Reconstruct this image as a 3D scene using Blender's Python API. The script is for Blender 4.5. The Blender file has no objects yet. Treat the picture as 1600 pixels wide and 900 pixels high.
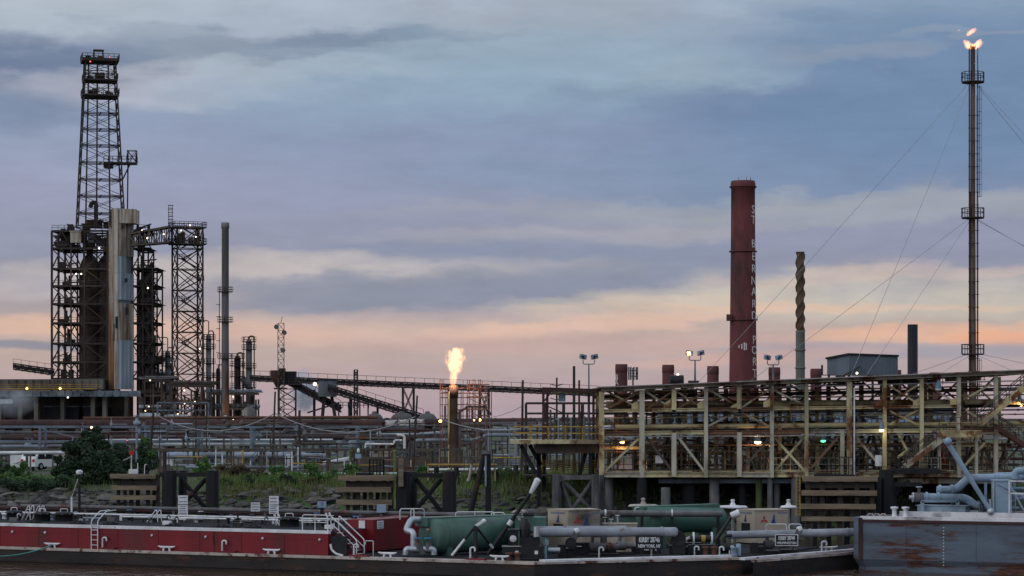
import bpy, math, random
from mathutils import Vector
random.seed(7)
R = math.radians
# ------------------------------------------------------------------ camera, sky, sun, exposure
F, HZ, H = 3800.0, 650.0, 9.57        # focal length in photo pixels, horizon row, eye height in metres
SC = bpy.context.scene
COL = SC.collection
cam_d = bpy.data.cameras.new('camera'); cam = bpy.data.objects.new('camera', cam_d); COL.objects.link(cam)
cam.location = (0, 0, H); cam.rotation_euler = (R(90), 0, 0)
cam_d.sensor_width = 36.0; cam_d.lens = F/1600*36.0; cam_d.shift_y = (HZ-450)/1600
cam_d.clip_start = 0.5; cam_d.clip_end = 9000
SC.camera = cam
SC.view_settings.view_transform = 'Standard'; SC.view_settings.look = 'None'
SC.view_settings.exposure = 0.0; SC.view_settings.gamma = 1.0; SC.view_settings.use_curve_mapping = False
SC.cycles.max_bounces = 5; SC.cycles.diffuse_bounces = 2; SC.cycles.glossy_bounces = 3
SC.cycles.transparent_max_bounces = 8; SC.cycles.volume_bounces = 1; SC.cycles.use_denoising = True; SC.cycles.adaptive_threshold = .02

def lin(c):
    return tuple(((v/255)/12.92 if v/255 <= .04045 else ((v/255+.055)/1.055)**2.4) for v in c) + (1.0,)

def make_sky():
    w = bpy.data.worlds.new('World'); SC.world = w; w.use_nodes = True
    nt = w.node_tree; N = nt.nodes; L = nt.links; N.clear()
    def M(op, a, b=None, c=None, clamp=False):
        n = N.new('ShaderNodeMath'); n.operation = op; n.use_clamp = clamp
        for i, v in enumerate((a, b, c)):
            if v is None: continue
            if isinstance(v, (int, float)): n.inputs[i].default_value = v
            else: L.new(v, n.inputs[i])
        return n.outputs[0]
    def mix(f, a, b):
        n = N.new('ShaderNodeMix'); n.data_type = 'RGBA'
        for s, v in ((n.inputs[0], f), (n.inputs[6], a), (n.inputs[7], b)):
            if isinstance(v, (int, float)): s.default_value = v
            elif isinstance(v, tuple): s.default_value = v
            else: L.new(v, s)
        return n.outputs[2]
    tc = N.new('ShaderNodeTexCoord'); sp = N.new('ShaderNodeSeparateXYZ'); L.new(tc.outputs['Generated'], sp.inputs[0])
    az = M('ARCTAN2', sp.outputs[0], sp.outputs[1]); el = M('ARCSINE', sp.outputs[2])
    def noise(ax, ex, scale, detail, seed, rough=.55):
        cb = N.new('ShaderNodeCombineXYZ')
        L.new(M('MULTIPLY_ADD', az, ax, seed*7.0), cb.inputs[0]); L.new(M('MULTIPLY_ADD', el, ex, seed*3.0), cb.inputs[1]); n = N.new('ShaderNodeTexNoise'); n.noise_dimensions = '2D'; n.inputs['Scale'].default_value = scale; n.inputs['Detail'].default_value = detail
        n.inputs['Roughness'].default_value = rough
        L.new(cb.outputs[0], n.inputs['Vector']); return n.outputs['Fac']
    n1 = M('SUBTRACT', noise(11, 30, 1.0, 4, 3.1), .5)
    n2 = M('SUBTRACT', noise(34, 120, 1.0, 5, 9.7), .5)
    n3 = M('SUBTRACT', noise(9, 34, 1.0, 4, 21.3), .5)
    n4 = noise(30, 120, 1.0, 6, 33.3, .62)
    u = M('ADD', M('MULTIPLY_ADD', az, 3800.0, 800.0), M('MULTIPLY_ADD', n3, 330.0, M('MULTIPLY', n2, 160.0)))
    v0 = M('MULTIPLY_ADD', el, -3800.0, HZ)
    vw = M('MULTIPLY_ADD', n1, 70.0, M('MULTIPLY', n2, 48.0))
    v = M('ADD', v0, M('MULTIPLY', vw, M('MULTIPLY', el, 9.0, clamp=True)))
    pos = M('MULTIPLY', M('SUBTRACT', 640.0, v), 1/1600, clamp=True)     # 0 = horizon, 0.4 = top of the view
    def ramp(stops):
        r = N.new('ShaderNodeValToRGB'); L.new(pos, r.inputs[0]); e = r.color_ramp.elements
        e[0].position = stops[0][0]; e[0].color = lin(stops[0][1]); e[1].position = stops[-1][0]; e[1].color = lin(stops[-1][1])
        for p, c in stops[1:-1]:
            k = e.new(p); k.color = lin(c)
        return r.outputs[0]
    def st(rows): return [((640-y)/1600, c) for y, c in rows]
    left = ramp(st([(640,(181,161,167)),(600,(186,165,166)),(560,(192,171,164)),(520,(192,172,166)),(480,(172,162,166)),(440,(156,156,169)),(400,(150,154,175)),
        (350,(152,157,180)),(290,(156,162,187)),(230,(150,161,187)),(180,(147,161,186)),(130,(162,174,193)),(50,(176,187,201)),(0,(182,192,205))])+[(.62,(200,212,228)),(1.0,(212,224,240))])
    right = ramp(st([(640,(178,160,170)),(600,(181,163,169)),(560,(184,168,169)),(520,(192,172,165)),(480,(186,180,174)),(440,(160,161,172)),(400,(146,151,174)),
        (350,(148,154,177)),(300,(134,148,177)),(200,(125,144,176)),(130,(127,146,177)),(60,(134,155,181)),(0,(152,171,192))])+[(.62,(192,207,226)),(1.0,(210,222,239))])
    side = M('MULTIPLY_ADD', M('SINE', az), 2.6, .45, clamp=True)
    colr = mix(side, left, right)
    blobs = [(40,112,150,34,(108,119,154),.85,0),(20,150,110,40,(120,130,164),.6,0),(430,88,240,22,(132,142,166),.6,-.08),(600,66,150,9,(128,138,166),.6,-.06),
        (230,70,110,12,(146,155,176),.45,.12),(250,142,170,26,(207,203,207),.55,0),(500,118,120,14,(196,198,208),.5,0),(860,30,170,22,(168,166,182),.5,0),
        (640,150,260,40,(154,172,198),.55,0),(850,100,200,50,(158,178,198),.45,0),
        (1060,120,140,22,(164,178,198),.55,-.1),(1130,172,210,26,(122,136,172),.6,.05),(1440,150,220,100,(112,136,174),.65,0),(1330,100,90,12,(158,162,182),.45,0),
        (1500,75,90,6,(164,166,184),.35,0),(1300,248,240,60,(124,143,180),.5,0),(1020,280,250,30,(134,150,182),.5,0),
        (1180,322,420,11,(172,170,180),.55,-.02),(1350,338,330,14,(174,172,182),.6,-.02),(900,370,200,11,(182,175,184),.55,-.03),(840,420,260,30,(143,149,176),.75,0),
        (470,420,320,15,(218,202,188),.65,0),(600,430,200,16,(206,194,188),.5,0),(90,448,170,18,(208,194,188),.65,-.04),
        (720,462,230,30,(143,146,171),.85,-.05),(640,480,150,16,(148,147,168),.6,0),(560,452,120,15,(152,150,170),.6,0),(820,440,170,22,(150,150,172),.6,0),
        (70,510,160,12,(236,192,164),.85,0),(40,541,90,5,(146,142,160),.85,0),(560,508,260,16,(228,194,174),.65,-.03),(380,522,130,12,(226,184,164),.6,0),
        (960,504,220,10,(240,196,168),.8,-.07),(800,520,200,9,(226,190,172),.5,-.05),(1010,474,150,9,(224,194,172),.65,-.06),(900,540,300,12,(216,176,164),.5,0),(1330,462,220,28,(214,202,184),.8,0),(1000,470,170,16,(216,200,180),.6,-.06),
        (1430,430,220,9,(218,192,176),.6,-.05),(1290,482,200,5,(236,196,166),.7,0),(1500,520,190,10,(242,188,154),.85,-.03),(1580,530,90,9,(246,178,138),.8,0),(1380,550,210,9,(166,158,176),.7,0),
        (1150,560,160,8,(226,176,158),.55,-.05)]
    uv = N.new('ShaderNodeCombineXYZ'); L.new(u, uv.inputs[0]); L.new(v, uv.inputs[1])
    for cx, cy, sx, sy, c, s, k in blobs:
        if c[2] > c[0]: c = (c[0]-7, c[1]-1, c[2]-5)
        else: s *= .82; c = (c[0]-4, c[1]-1, c[2]+3)
        mp = N.new('ShaderNodeMapping'); mp.vector_type = 'TEXTURE'; L.new(uv.outputs[0], mp.inputs[0])
        mp.inputs['Location'].default_value = (cx, cy, 0); mp.inputs['Rotation'].default_value = (0, 0, math.atan(k)); mp.inputs['Scale'].default_value = (sx, sy, 1)
        dt = N.new('ShaderNodeVectorMath'); dt.operation = 'DOT_PRODUCT'; L.new(mp.outputs[0], dt.inputs[0]); L.new(mp.outputs[0], dt.inputs[1])
        mr = N.new('ShaderNodeMapRange'); mr.interpolation_type = 'SMOOTHSTEP'; L.new(dt.outputs['Value'], mr.inputs[0]); mr.inputs[1].default_value = 0; mr.inputs[2].default_value = 3.4; mr.inputs[3].default_value = s; mr.inputs[4].default_value = 0
        colr = mix(mr.outputs[0], colr, lin(c))
    # broken patches of grey blue cloud drifting over the warm band
    pt = M('MULTIPLY', M('SUBTRACT', noise(17, 62, 1.0, 5, 51.7, .6), .47), 5.0, clamp=True)
    band = M('POWER', 2.718, M('MULTIPLY', M('POWER', M('MULTIPLY', M('SUBTRACT', v0, 430.0), 1/95), 2.0), -1.0))
    colr = mix(M('MULTIPLY', M('MULTIPLY', pt, band), .32), colr, lin((150,152,174)))
    br = M('MULTIPLY_ADD', M('SUBTRACT', n4, .5), .24, 1.0)
    vm = N.new('ShaderNodeVectorMath'); vm.operation = 'SCALE'; L.new(colr, vm.inputs[0]); L.new(br, vm.inputs['Scale'])
    # clear sky shining faintly through the cloud sheet
    sk = N.new('ShaderNodeTexSky'); sk.sky_type = 'NISHITA'; sk.sun_disc = False
    sk.sun_elevation = R(2.0); sk.sun_rotation = R(-125)
    vs = N.new('ShaderNodeVectorMath'); vs.operation = 'SCALE'; L.new(sk.outputs[0], vs.inputs[0]); vs.inputs['Scale'].default_value = .05
    fin = mix(.03, vm.outputs[0], vs.outputs[0])
    bg = N.new('ShaderNodeBackground'); L.new(fin, bg.inputs[0]); bg.inputs[1].default_value = 1.0
    out = N.new('ShaderNodeOutputWorld'); L.new(bg.outputs[0], out.inputs[0])
    w.cycles.sampling_method = 'NONE'      # the sheet of cloud is even: no importance map needed
make_sky()
# daylight left after sunset: very soft, from the brighter half of the sky over the camera's left shoulder
sun_d = bpy.data.lights.new('sun', 'SUN'); sun_d.energy = 0.9; sun_d.angle = R(70); sun_d.color = (1.0, .955, .90)
sun = bpy.data.objects.new('sun', sun_d); COL.objects.link(sun)
sun.rotation_euler = Vector((.72, .50, -.48)).to_track_quat('-Z', 'Y').to_euler(); sun.location = (-150, -60, 120)

# ------------------------------------------------------------------ helpers
def W(x, y, Y): return Vector(((x-800)/F*Y, Y, H-(y-HZ)/F*Y))
def XX(x, Y): return (x-800)/F*Y
def ZZ(y, Y): return H-(y-HZ)/F*Y
def PX(Y): return Y/F

class MB:
    def __init__(s): s.v = []; s.f = []; s.s = []
    def _add(s, vs, fs, smooth=False):
        b = len(s.v); s.v += [tuple(p) for p in vs]
        for f in fs: s.f.append(tuple(b+i for i in f)); s.s.append(smooth)
        return s
    def box(s, x0, x1, y0, y1, z0, z1):
        return s.prism([(x0,y0),(x1,y0),(x1,y1),(x0,y1)], z0, z1)
    def prism(s, poly, z0, z1):
        n = len(poly)
        a = sum(poly[i][0]*poly[(i+1)%n][1]-poly[(i+1)%n][0]*poly[i][1] for i in range(n))
        if a < 0: poly = poly[::-1]
        vs = [(p[0],p[1],z0) for p in poly]+[(p[0],p[1],z1) for p in poly]
        fs = [tuple(range(n-1,-1,-1)), tuple(range(n,2*n))]+[(i,(i+1)%n,n+(i+1)%n,n+i) for i in range(n)]
        return s._add(vs, fs)
    def frame(s, p0, p1, up=(0,0,1)):
        p0 = Vector(p0); p1 = Vector(p1); d = (p1-p0)
        d = d.normalized() if d.length > 1e-9 else Vector((0,0,1))
        up = Vector(up)
        if abs(d.dot(up)) > .98: up = Vector((0,1,0))
        a = d.cross(up).normalized(); b = a.cross(d).normalized()
        return p0, p1, a, b
    def bar(s, p0, p1, w, h=None, up=(0,0,1)):
        h = w if h is None else h
        p0, p1, a, b = s.frame(p0, p1, up)
        vs = [p+a*(i*w/2)+b*(j*h/2) for p in (p0,p1) for i,j in ((-1,-1),(1,-1),(1,1),(-1,1))]
        return s._add(vs, [(0,1,2,3),(7,6,5,4)]+[(i,4+i,4+(i+1)%4,(i+1)%4) for i in range(4)])
    def ibeam(s, p0, p1, w, h, t=.04, up=(0,0,1)):
        p0, p1, a, b = s.frame(p0, p1, up)
        for k in (-1,1): s.bar(p0+b*(k*(h/2-t/2)), p1+b*(k*(h/2-t/2)), w, t, up)
        return s.bar(p0, p1, t, h-2*t, up)
    def tube(s, p0, p1, r, n=8, r2=None, caps=True):
        r2 = r if r2 is None else r2
        p0, p1, a, b = s.frame(p0, p1)
        cs = [(math.cos(2*math.pi*i/n), math.sin(2*math.pi*i/n)) for i in range(n)]
        vs = [p0+a*(c*r)+b*(q*r) for c,q in cs]+[p1+a*(c*r2)+b*(q*r2) for c,q in cs]
        s._add(vs, [(i,n+i,n+(i+1)%n,(i+1)%n) for i in range(n)], True)
        if caps:
            s._add(vs[:n], [tuple(range(n))]); s._add(vs[n:], [tuple(range(n-1,-1,-1))])
        return s
    def path(s, pts, r, n=8, caps=True):
        pts = [Vector(p) for p in pts]; rings = []; a = None
        for i, p in enumerate(pts):
            d = (pts[min(i+1,len(pts)-1)]-pts[max(i-1,0)]).normalized()
            if a is None:
                a = d.cross(Vector((0,0,1)));  a = a.normalized() if a.length > .05 else Vector((1,0,0))
            a = (a-d*a.dot(d)).normalized(); b = a.cross(d)
            rr = r[i] if isinstance(r, (list,tuple)) else r
            rings.append([p+a*(math.cos(2*math.pi*k/n)*rr)+b*(math.sin(2*math.pi*k/n)*rr) for k in range(n)])
        vs = [q for g in rings for q in g]; m = len(rings)
        s._add(vs, [(j*n+i,(j+1)*n+i,(j+1)*n+(i+1)%n,j*n+(i+1)%n) for j in range(m-1) for i in range(n)], True)
        if caps: s._add(rings[0], [tuple(range(n))]); s._add(rings[-1], [tuple(range(n-1,-1,-1))])
        return s
    def elbow(s, pts, r, bend, n=10, caps=True):      # pipe with rounded corners
        pts = [Vector(p) for p in pts]; out = [pts[0]]
        for i in range(1, len(pts)-1):
            a = (pts[i-1]-pts[i]); b = (pts[i+1]-pts[i]); k = min(bend, a.length*.48, b.length*.48)
            a = pts[i]+a.normalized()*k; b = pts[i]+b.normalized()*k
            for q in range(5):
                t = q/4; out.append(a*(1-t)**2+pts[i]*(2*t*(1-t))+b*t*t)
        out.append(pts[-1]); return s.path(out, r, n, caps)
    def lathe(s, c, prof, n=16, caps=True):           # profile of (radius, z) about the vertical through c
        cx, cy, cz = c; m = len(prof)
        vs = [(cx+r*math.cos(2*math.pi*i/n), cy+r*math.sin(2*math.pi*i/n), cz+z) for r,z in prof for i in range(n)]
        s._add(vs, [(j*n+i,j*n+(i+1)%n,(j+1)*n+(i+1)%n,(j+1)*n+i) for j in range(m-1) for i in range(n)], True)
        if caps: s._add(vs[:n], [tuple(range(n-1,-1,-1))]); s._add(vs[-n:], [tuple(range(n))])
        return s
    def ball(s, c, r, n=8, m=5, sz=1.0):
        return s.lathe(c, [(r*math.sin(math.pi*(j+.02)/(m+.04)), -r*sz*math.cos(math.pi*(j+.02)/(m+.04))) for j in range(m+1)], n, False)
    def ring(s, c, r, w, z0, z1, n=20):               # annular deck
        return s.lathe((c[0],c[1],0), [(r,z0),(r+w,z0),(r+w,z1),(r,z1),(r,z0)], n, False)
    def mesh(s, name, off=(0,0,0)):
        me = bpy.data.meshes.new(name)
        me.from_pydata([(a-off[0],b-off[1],c-off[2]) for a,b,c in s.v], [], s.f)
        me.polygons.foreach_set('use_smooth', s.s); me.update(); return me

def wloc(o):
    l = Vector((0,0,0))
    while o: l += o.location; o = o.parent
    return l
JOINED = {'railing','light_bracket','riser_pipes','deck_piping','stair_tower','return_rollers','side_truss','caged_ladder','bracing','guard_rail','dogs'}      # parts whose pieces are too small in the picture to pick apart
def part(name, mb, mat, parent, label=None, stuff=False):
    off = wloc(parent)
    o = bpy.data.objects.new(name, mb.mesh(name, off)); COL.objects.link(o); o.parent = parent
    o.data.materials.append(MT[mat] if isinstance(mat, str) else mat)
    if label: o['label'] = label
    if stuff or name in JOINED: o['kind'] = 'stuff'
    return o
def tag(o, label, cat, group=None):
    o['label'] = label; o['category'] = cat; o['kind'] = 'thing'
    if group: o['group'] = group
    return o
def thing(name, label, cat, loc, group=None):
    o = bpy.data.objects.new(name, None); COL.objects.link(o); o.location = loc; o.empty_display_size = .3
    return tag(o, label, cat, group)
def one(name, mb, mat, label, cat, group=None, base=None):
    b = base if base is not None else Vector(mb.v[0])
    o = bpy.data.objects.new(name, mb.mesh(name, b)); COL.objects.link(o); o.location = b
    o.data.materials.append(MT[mat] if isinstance(mat, str) else mat)
    return tag(o, label, cat, group)
def struct(name, mb, mat, kind='structure', label=None):
    o = bpy.data.objects.new(name, mb.mesh(name)); COL.objects.link(o)
    o.data.materials.append(MT[mat]); o['kind'] = kind
    if label: o['label'] = label
    return o

# ------------------------------------------------------------------ materials
MT = {}
def mat(name, c1, c2=None, rough=.6, metal=0.0, scale=1.5, rust=0.0, rustc=(.16,.06,.03), rscale=.8, stretch=(1,1,1), bump=0.0, bscale=8, dirt=0.0, spec=.22):
    m = bpy.data.materials.new(name); m.use_nodes = True; nt = m.node_tree; N = nt.nodes; L = nt.links
    b = N['Principled BSDF']; b.inputs['Roughness'].default_value = rough; b.inputs['Metallic'].default_value = metal
    b.inputs['Specular IOR Level'].default_value = spec
    g = N.new('ShaderNodeNewGeometry'); mp = N.new('ShaderNodeMapping'); mp.inputs['Scale'].default_value = stretch
    L.new(g.outputs['Position'], mp.inputs[0])
    def noise(sc, det, seed, rgh=.6):
        n = N.new('ShaderNodeTexNoise'); n.inputs['Scale'].default_value = sc; n.inputs['Detail'].default_value = det; n.inputs['Roughness'].default_value = rgh
        a = N.new('ShaderNodeVectorMath'); a.operation = 'ADD'; a.inputs[1].default_value = (seed, seed*.7, seed*1.3)
        L.new(mp.outputs[0], a.inputs[0]); L.new(a.outputs[0], n.inputs['Vector']); return n.outputs['Fac']
    def mr(src, a, z):
        r = N.new('ShaderNodeMapRange'); r.inputs[1].default_value = a; r.inputs[2].default_value = z; L.new(src, r.inputs[0]); return r.outputs[0]
    def mx(f, a, z):
        n = N.new('ShaderNodeMix'); n.data_type = 'RGBA'; L.new(f, n.inputs[0])
        for s, v in ((n.inputs[6], a), (n.inputs[7], z)):
            if isinstance(v, tuple): s.default_value = v[:3]+(1,)
            else: L.new(v, s)
        return n.outputs[2]
    if c2 is None: c2 = tuple(v*.72 for v in c1)
    c = mx(mr(noise(scale, 5, 0), .34, .66), c1, c2)
    if dirt: c = mx(mr(noise(scale*.35, 6, 17.0), .62-dirt*.5, .78-dirt*.3), c, (.03,.027,.025))
    if rust:
        f = mr(noise(rscale, 7, 5.0, .68), .70-rust*.36, .76-rust*.30)
        dk = mx(mr(noise(rscale*5, 4, 9.0), .4, .62), rustc, tuple(v*.45 for v in rustc)); c = mx(f, c, dk)
        L.new(mx(f, (rough,)*3, (.9,.9,.9)), b.inputs['Roughness'])
    L.new(c, b.inputs['Base Color'])
    if bump:
        bn = N.new('ShaderNodeBump'); bn.inputs['Strength'].default_value = bump; bn.inputs['Distance'].default_value = .05
        L.new(noise(bscale, 6, 3.0), bn.inputs['Height']); L.new(bn.outputs[0], b.inputs['Normal'])
    MT[name] = m; return m
def glow(name, col, strength):
    m = bpy.data.materials.new(name); m.use_nodes = True; N = m.node_tree.nodes; N.clear()
    e = N.new('ShaderNodeEmission'); e.inputs[0].default_value = col+(1,); e.inputs[1].default_value = strength
    o = N.new('ShaderNodeOutputMaterial'); m.node_tree.links.new(e.outputs[0], o.inputs[0]); MT[name] = m
mat('dark_steel', (.024,.022,.024), (.052,.039,.034), .8, scale=.5, rust=.25, rustc=(.08,.035,.025), rscale=.15)
mat('deck_steel', (.06,.05,.048), (.03,.028,.03), .85, scale=.4)
mat('black_paint', (.009,.0095,.012), (.017,.017,.02), .6, scale=1.5, rust=.12, rustc=(.05,.025,.018))
mat('drum', (.12,.088,.078), (.05,.037,.034), .8, scale=.22, stretch=(1,1,.25), dirt=.4)
mat('shaft_sheet', (.46,.43,.38), (.29,.275,.25), .75, scale=.5, rust=.64, rustc=(.22,.115,.065), rscale=.16, stretch=(1.6,1.6,.12))
mat('shaft_blue', (.36,.42,.47), (.24,.29,.34), .6, scale=.5, rust=.2, rustc=(.18,.09,.05), rscale=.2, stretch=(1.6,1.6,.12))
mat('concrete', (.17,.155,.14), (.10,.09,.085), .9, scale=.4, stretch=(1,1,.3), dirt=.35, bump=.3)
mat('blue_girder', (.16,.20,.25), (.10,.12,.15), .7, scale=.6, dirt=.3)
mat('stack_steel', (.15,.15,.16), (.085,.08,.08), .6, scale=.5, rust=.38, rustc=(.13,.055,.035), rscale=.16, stretch=(1.5,1.5,.15))
mat('column_grey', (.26,.27,.29), (.17,.17,.19), .55, scale=.5, rust=.22, rscale=.2, stretch=(1,1,.2))
mat('brick', (.150,.046,.047), (.105,.034,.037), .9, scale=.5, stretch=(1,1,.35), dirt=.26, bump=.4, bscale=3)
mat('brick_dark', (.12,.046,.046), (.075,.034,.036), .9, scale=.4)
mat('letter_white', (.70,.66,.66), (.42,.36,.36), .8, scale=1.2)
mat('spiral', (.105,.072,.048), (.055,.036,.028), .8, scale=.3, rust=.35, rustc=(.11,.05,.03), rscale=.2)
mat('spiral_base', (.14,.145,.13), (.10,.10,.09), .7, scale=.4, rust=.2, rscale=.2)
mat('flare_pipe', (.17,.115,.095), (.075,.055,.05), .7, scale=.5, rust=.45, rustc=(.15,.06,.035), rscale=.3, stretch=(2,2,.25))
mat('rust_pipe', (.062,.030,.030), (.034,.019,.021), .8, scale=.5, rust=.4, rustc=(.10,.044,.034), rscale=.35, dirt=.2)
mat('rust_orange', (.115,.055,.036), (.06,.03,.024), .85, scale=.8)
mat('white_pipe', (.62,.64,.68), (.44,.46,.50), .45, scale=.6, rust=.16, rscale=.5, dirt=.16)
mat('peel_pipe', (.45,.44,.43), (.30,.28,.27), .7, scale=.9, rust=.6, rustc=(.10,.045,.035), rscale=1.1)
mat('blue_pipe', (.25,.30,.36), (.15,.18,.22), .5, scale=.6, rust=.15, rscale=.4, dirt=.15)
mat('grey_pipe', (.12,.12,.13), (.055,.053,.058), .6, scale=.6, rust=.38, rscale=.4)
mat('trestle_paint', (.55,.48,.29), (.34,.31,.21), .65, scale=.5, rust=.60, rustc=(.16,.072,.036), rscale=.42, stretch=(1,1,.45), dirt=.22, bump=.15)
mat('trestle_grey', (.48,.45,.35), (.29,.28,.23), .65, scale=.5, rust=.55, rustc=(.15,.066,.036), rscale=.4, stretch=(1,1,.5), dirt=.2)
mat('trestle_yellow', (.52,.43,.22), (.34,.29,.18), .65, scale=.6, rust=.55, rustc=(.17,.075,.035), rscale=.5, dirt=.15)
mat('trestle_rust', (.20,.115,.07), (.11,.06,.042), .8, scale=.8, rust=.3, rustc=(.15,.06,.035), rscale=.7)
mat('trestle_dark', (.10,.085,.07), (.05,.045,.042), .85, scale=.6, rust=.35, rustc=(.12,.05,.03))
mat('roof_sheet', (.30,.30,.30), (.20,.19,.19), .6, scale=.6, rust=.5, rustc=(.17,.06,.035), rscale=.3)
mat('timber', (.235,.185,.13), (.125,.098,.07), .9, scale=1.2, stretch=(.35,1,2.5), bump=.5, bscale=5, dirt=.15)
mat('timber_dark', (.05,.04,.034), (.03,.026,.024), .9, scale=1.2, stretch=(1,1,.4))
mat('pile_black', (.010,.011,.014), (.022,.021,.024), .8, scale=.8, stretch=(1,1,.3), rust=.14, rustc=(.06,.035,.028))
mat('pile_grey', (.21,.22,.23), (.085,.087,.095), .8, scale=.9, stretch=(1,1,.3), dirt=.35, rust=.2)
mat('pile_green', (.14,.17,.06), (.07,.09,.04), .8, scale=.9, stretch=(1,1,.3), dirt=.3)
mat('hull_red', (.175,.0125,.020), (.120,.010,.016), .45, scale=.5, stretch=(1.2,1.2,.2), rust=.20, rustc=(.075,.026,.022), rscale=.9, dirt=.16, bump=.3, bscale=.7)
mat('hull_black', (.014,.013,.015), (.032,.026,.024), .7, scale=.7, rust=.34, rustc=(.075,.038,.028), rscale=.6, stretch=(.5,.5,1.6), bump=.25)
mat('hull_blue', (.098,.128,.170), (.062,.080,.108), .6, scale=.7, rust=.56, rustc=(.095,.042,.030), rscale=.9, stretch=(.24,.24,1.5), dirt=.18, bump=.15)
mat('barge_deck', (.032,.034,.040), (.018,.019,.022), .95, scale=.5, dirt=.2, spec=.05)
mat('white_paint', (.64,.65,.68), (.46,.46,.49), .5, scale=1.1, rust=.22, rustc=(.20,.12,.09), rscale=1.4, dirt=.10)
mat('edge_cream', (.46,.41,.38), (.27,.23,.21), .7, scale=.9, rust=.46, rustc=(.12,.055,.04), rscale=1.1, dirt=.1)
mat('green_tank', (.066,.142,.118), (.046,.102,.085), .5, scale=.6, stretch=(1,1,.3), rust=.10, rustc=(.06,.045,.03), rscale=.7, dirt=.24, bump=.08, bscale=2)
mat('beige', (.38,.325,.265), (.30,.255,.21), .6, scale=.6, dirt=.08)
mat('arm_grey', (.27,.29,.335), (.18,.195,.23), .5, scale=.9, rust=.2, rscale=.8, dirt=.15)
mat('engine_black', (.012,.012,.014), (.022,.022,.025), .4, scale=2)
mat('pale_blue', (.25,.335,.43), (.18,.25,.33), .45, scale=.7, rust=.15, rscale=.7, dirt=.1)
mat('silver', (.42,.45,.48), (.30,.33,.36), .35, metal=.5, scale=1)
mat('wheel_blue', (.05,.22,.42), None, .4)
mat('logo_red', (.42,.03,.03), None, .5)
mat('logo_blue', (.03,.06,.18), None, .5)
mat('rope', (.10,.30,.27), (.07,.2,.19), .9, scale=6)
mat('cable', (.30,.30,.32), (.2,.2,.22), .6)
mat('yellow_rail', (.40,.28,.06), (.26,.15,.04), .7, scale=1.2, rust=.25)
mat('conveyor', (.050,.040,.042), (.030,.027,.03), .85, scale=.3)
mat('far_blue', (.115,.14,.175), (.085,.105,.135), .6, scale=.25, dirt=.1, stretch=(1,1,.3))
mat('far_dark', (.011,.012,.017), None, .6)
mat('scaffold', (.20,.09,.075), (.11,.06,.055), .7, scale=.5)
mat('bark', (.06,.045,.035), (.035,.028,.022), .95, scale=3)
mat('leaf_dark', (.020,.040,.022), (.036,.064,.030), .7, scale=1.0)
mat('leaf_mid', (.040,.092,.026), (.070,.135,.038), .7, scale=1.0)
mat('leaf_bright', (.075,.165,.038), (.050,.11,.03), .7, scale=1.2)
mat('leaf_brown', (.085,.06,.035), (.05,.04,.025), .8, scale=1.2)
mat('grass', (.095,.165,.036), (.105,.105,.045), .8, scale=.22, dirt=.12)
mat('rock', (.075,.072,.07), (.038,.036,.036), .9, scale=1.4, bump=.6, bscale=4)
mat('rock_pale', (.14,.13,.12), (.075,.07,.068), .9, scale=1.4, bump=.6, bscale=4)
mat('tyre', (.012,.012,.012), None, .9)
mat('car_white', (.72,.73,.75), (.66,.67,.69), .25, scale=.5)
mat('glass_dark', (.02,.025,.03), None, .08)
mat('lamp_shell', (.16,.24,.32), (.1,.15,.2), .5)
mat('sign_red', (.55,.03,.03), None, .5)
mat('sign_ink', (.16,.18,.23), None, .6)
glow('lamp_orange', (1.0,.42,.12), 14.0)
glow('lamp_warm', (1.0,.72,.40), 5.0)
glow('lamp_white', (1.0,.90,.74), 4.0)
glow('lamp_yellow', (1.0,.74,.20), 4.0)
glow('lamp_green', (.10,.95,.35), 3.0)
glow('lamp_red', (1.0,.08,.05), 4.0)
mat('far_wall', (.15,.145,.14), (.10,.095,.09), .9, scale=.2, dirt=.2)
mat('far_glass', (.22,.30,.40), (.14,.20,.28), .25, scale=.15)
def ground_mat():
    mat('ground', (.085,.078,.068), (.05,.047,.042), .95, scale=.09, bump=.4, bscale=2)
    m = MT['ground']; N = m.node_tree.nodes; L = m.node_tree.links; b = N['Principled BSDF']
    g = N.new('ShaderNodeNewGeometry'); n = N.new('ShaderNodeTexNoise'); n.inputs['Scale'].default_value = .07; n.inputs['Detail'].default_value = 6
    L.new(g.outputs['Position'], n.inputs['Vector'])
    r = N.new('ShaderNodeMapRange'); r.inputs[1].default_value = .46; r.inputs[2].default_value = .56; L.new(n.outputs['Fac'], r.inputs[0])
    mx = N.new('ShaderNodeMix'); mx.data_type = 'RGBA'; L.new(r.outputs[0], mx.inputs[0])
    L.new(b.inputs['Base Color'].links[0].from_socket, mx.inputs[6]); mx.inputs[7].default_value = (.045,.075,.024,1); L.new(mx.outputs[2], b.inputs['Base Color'])
ground_mat()
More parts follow.
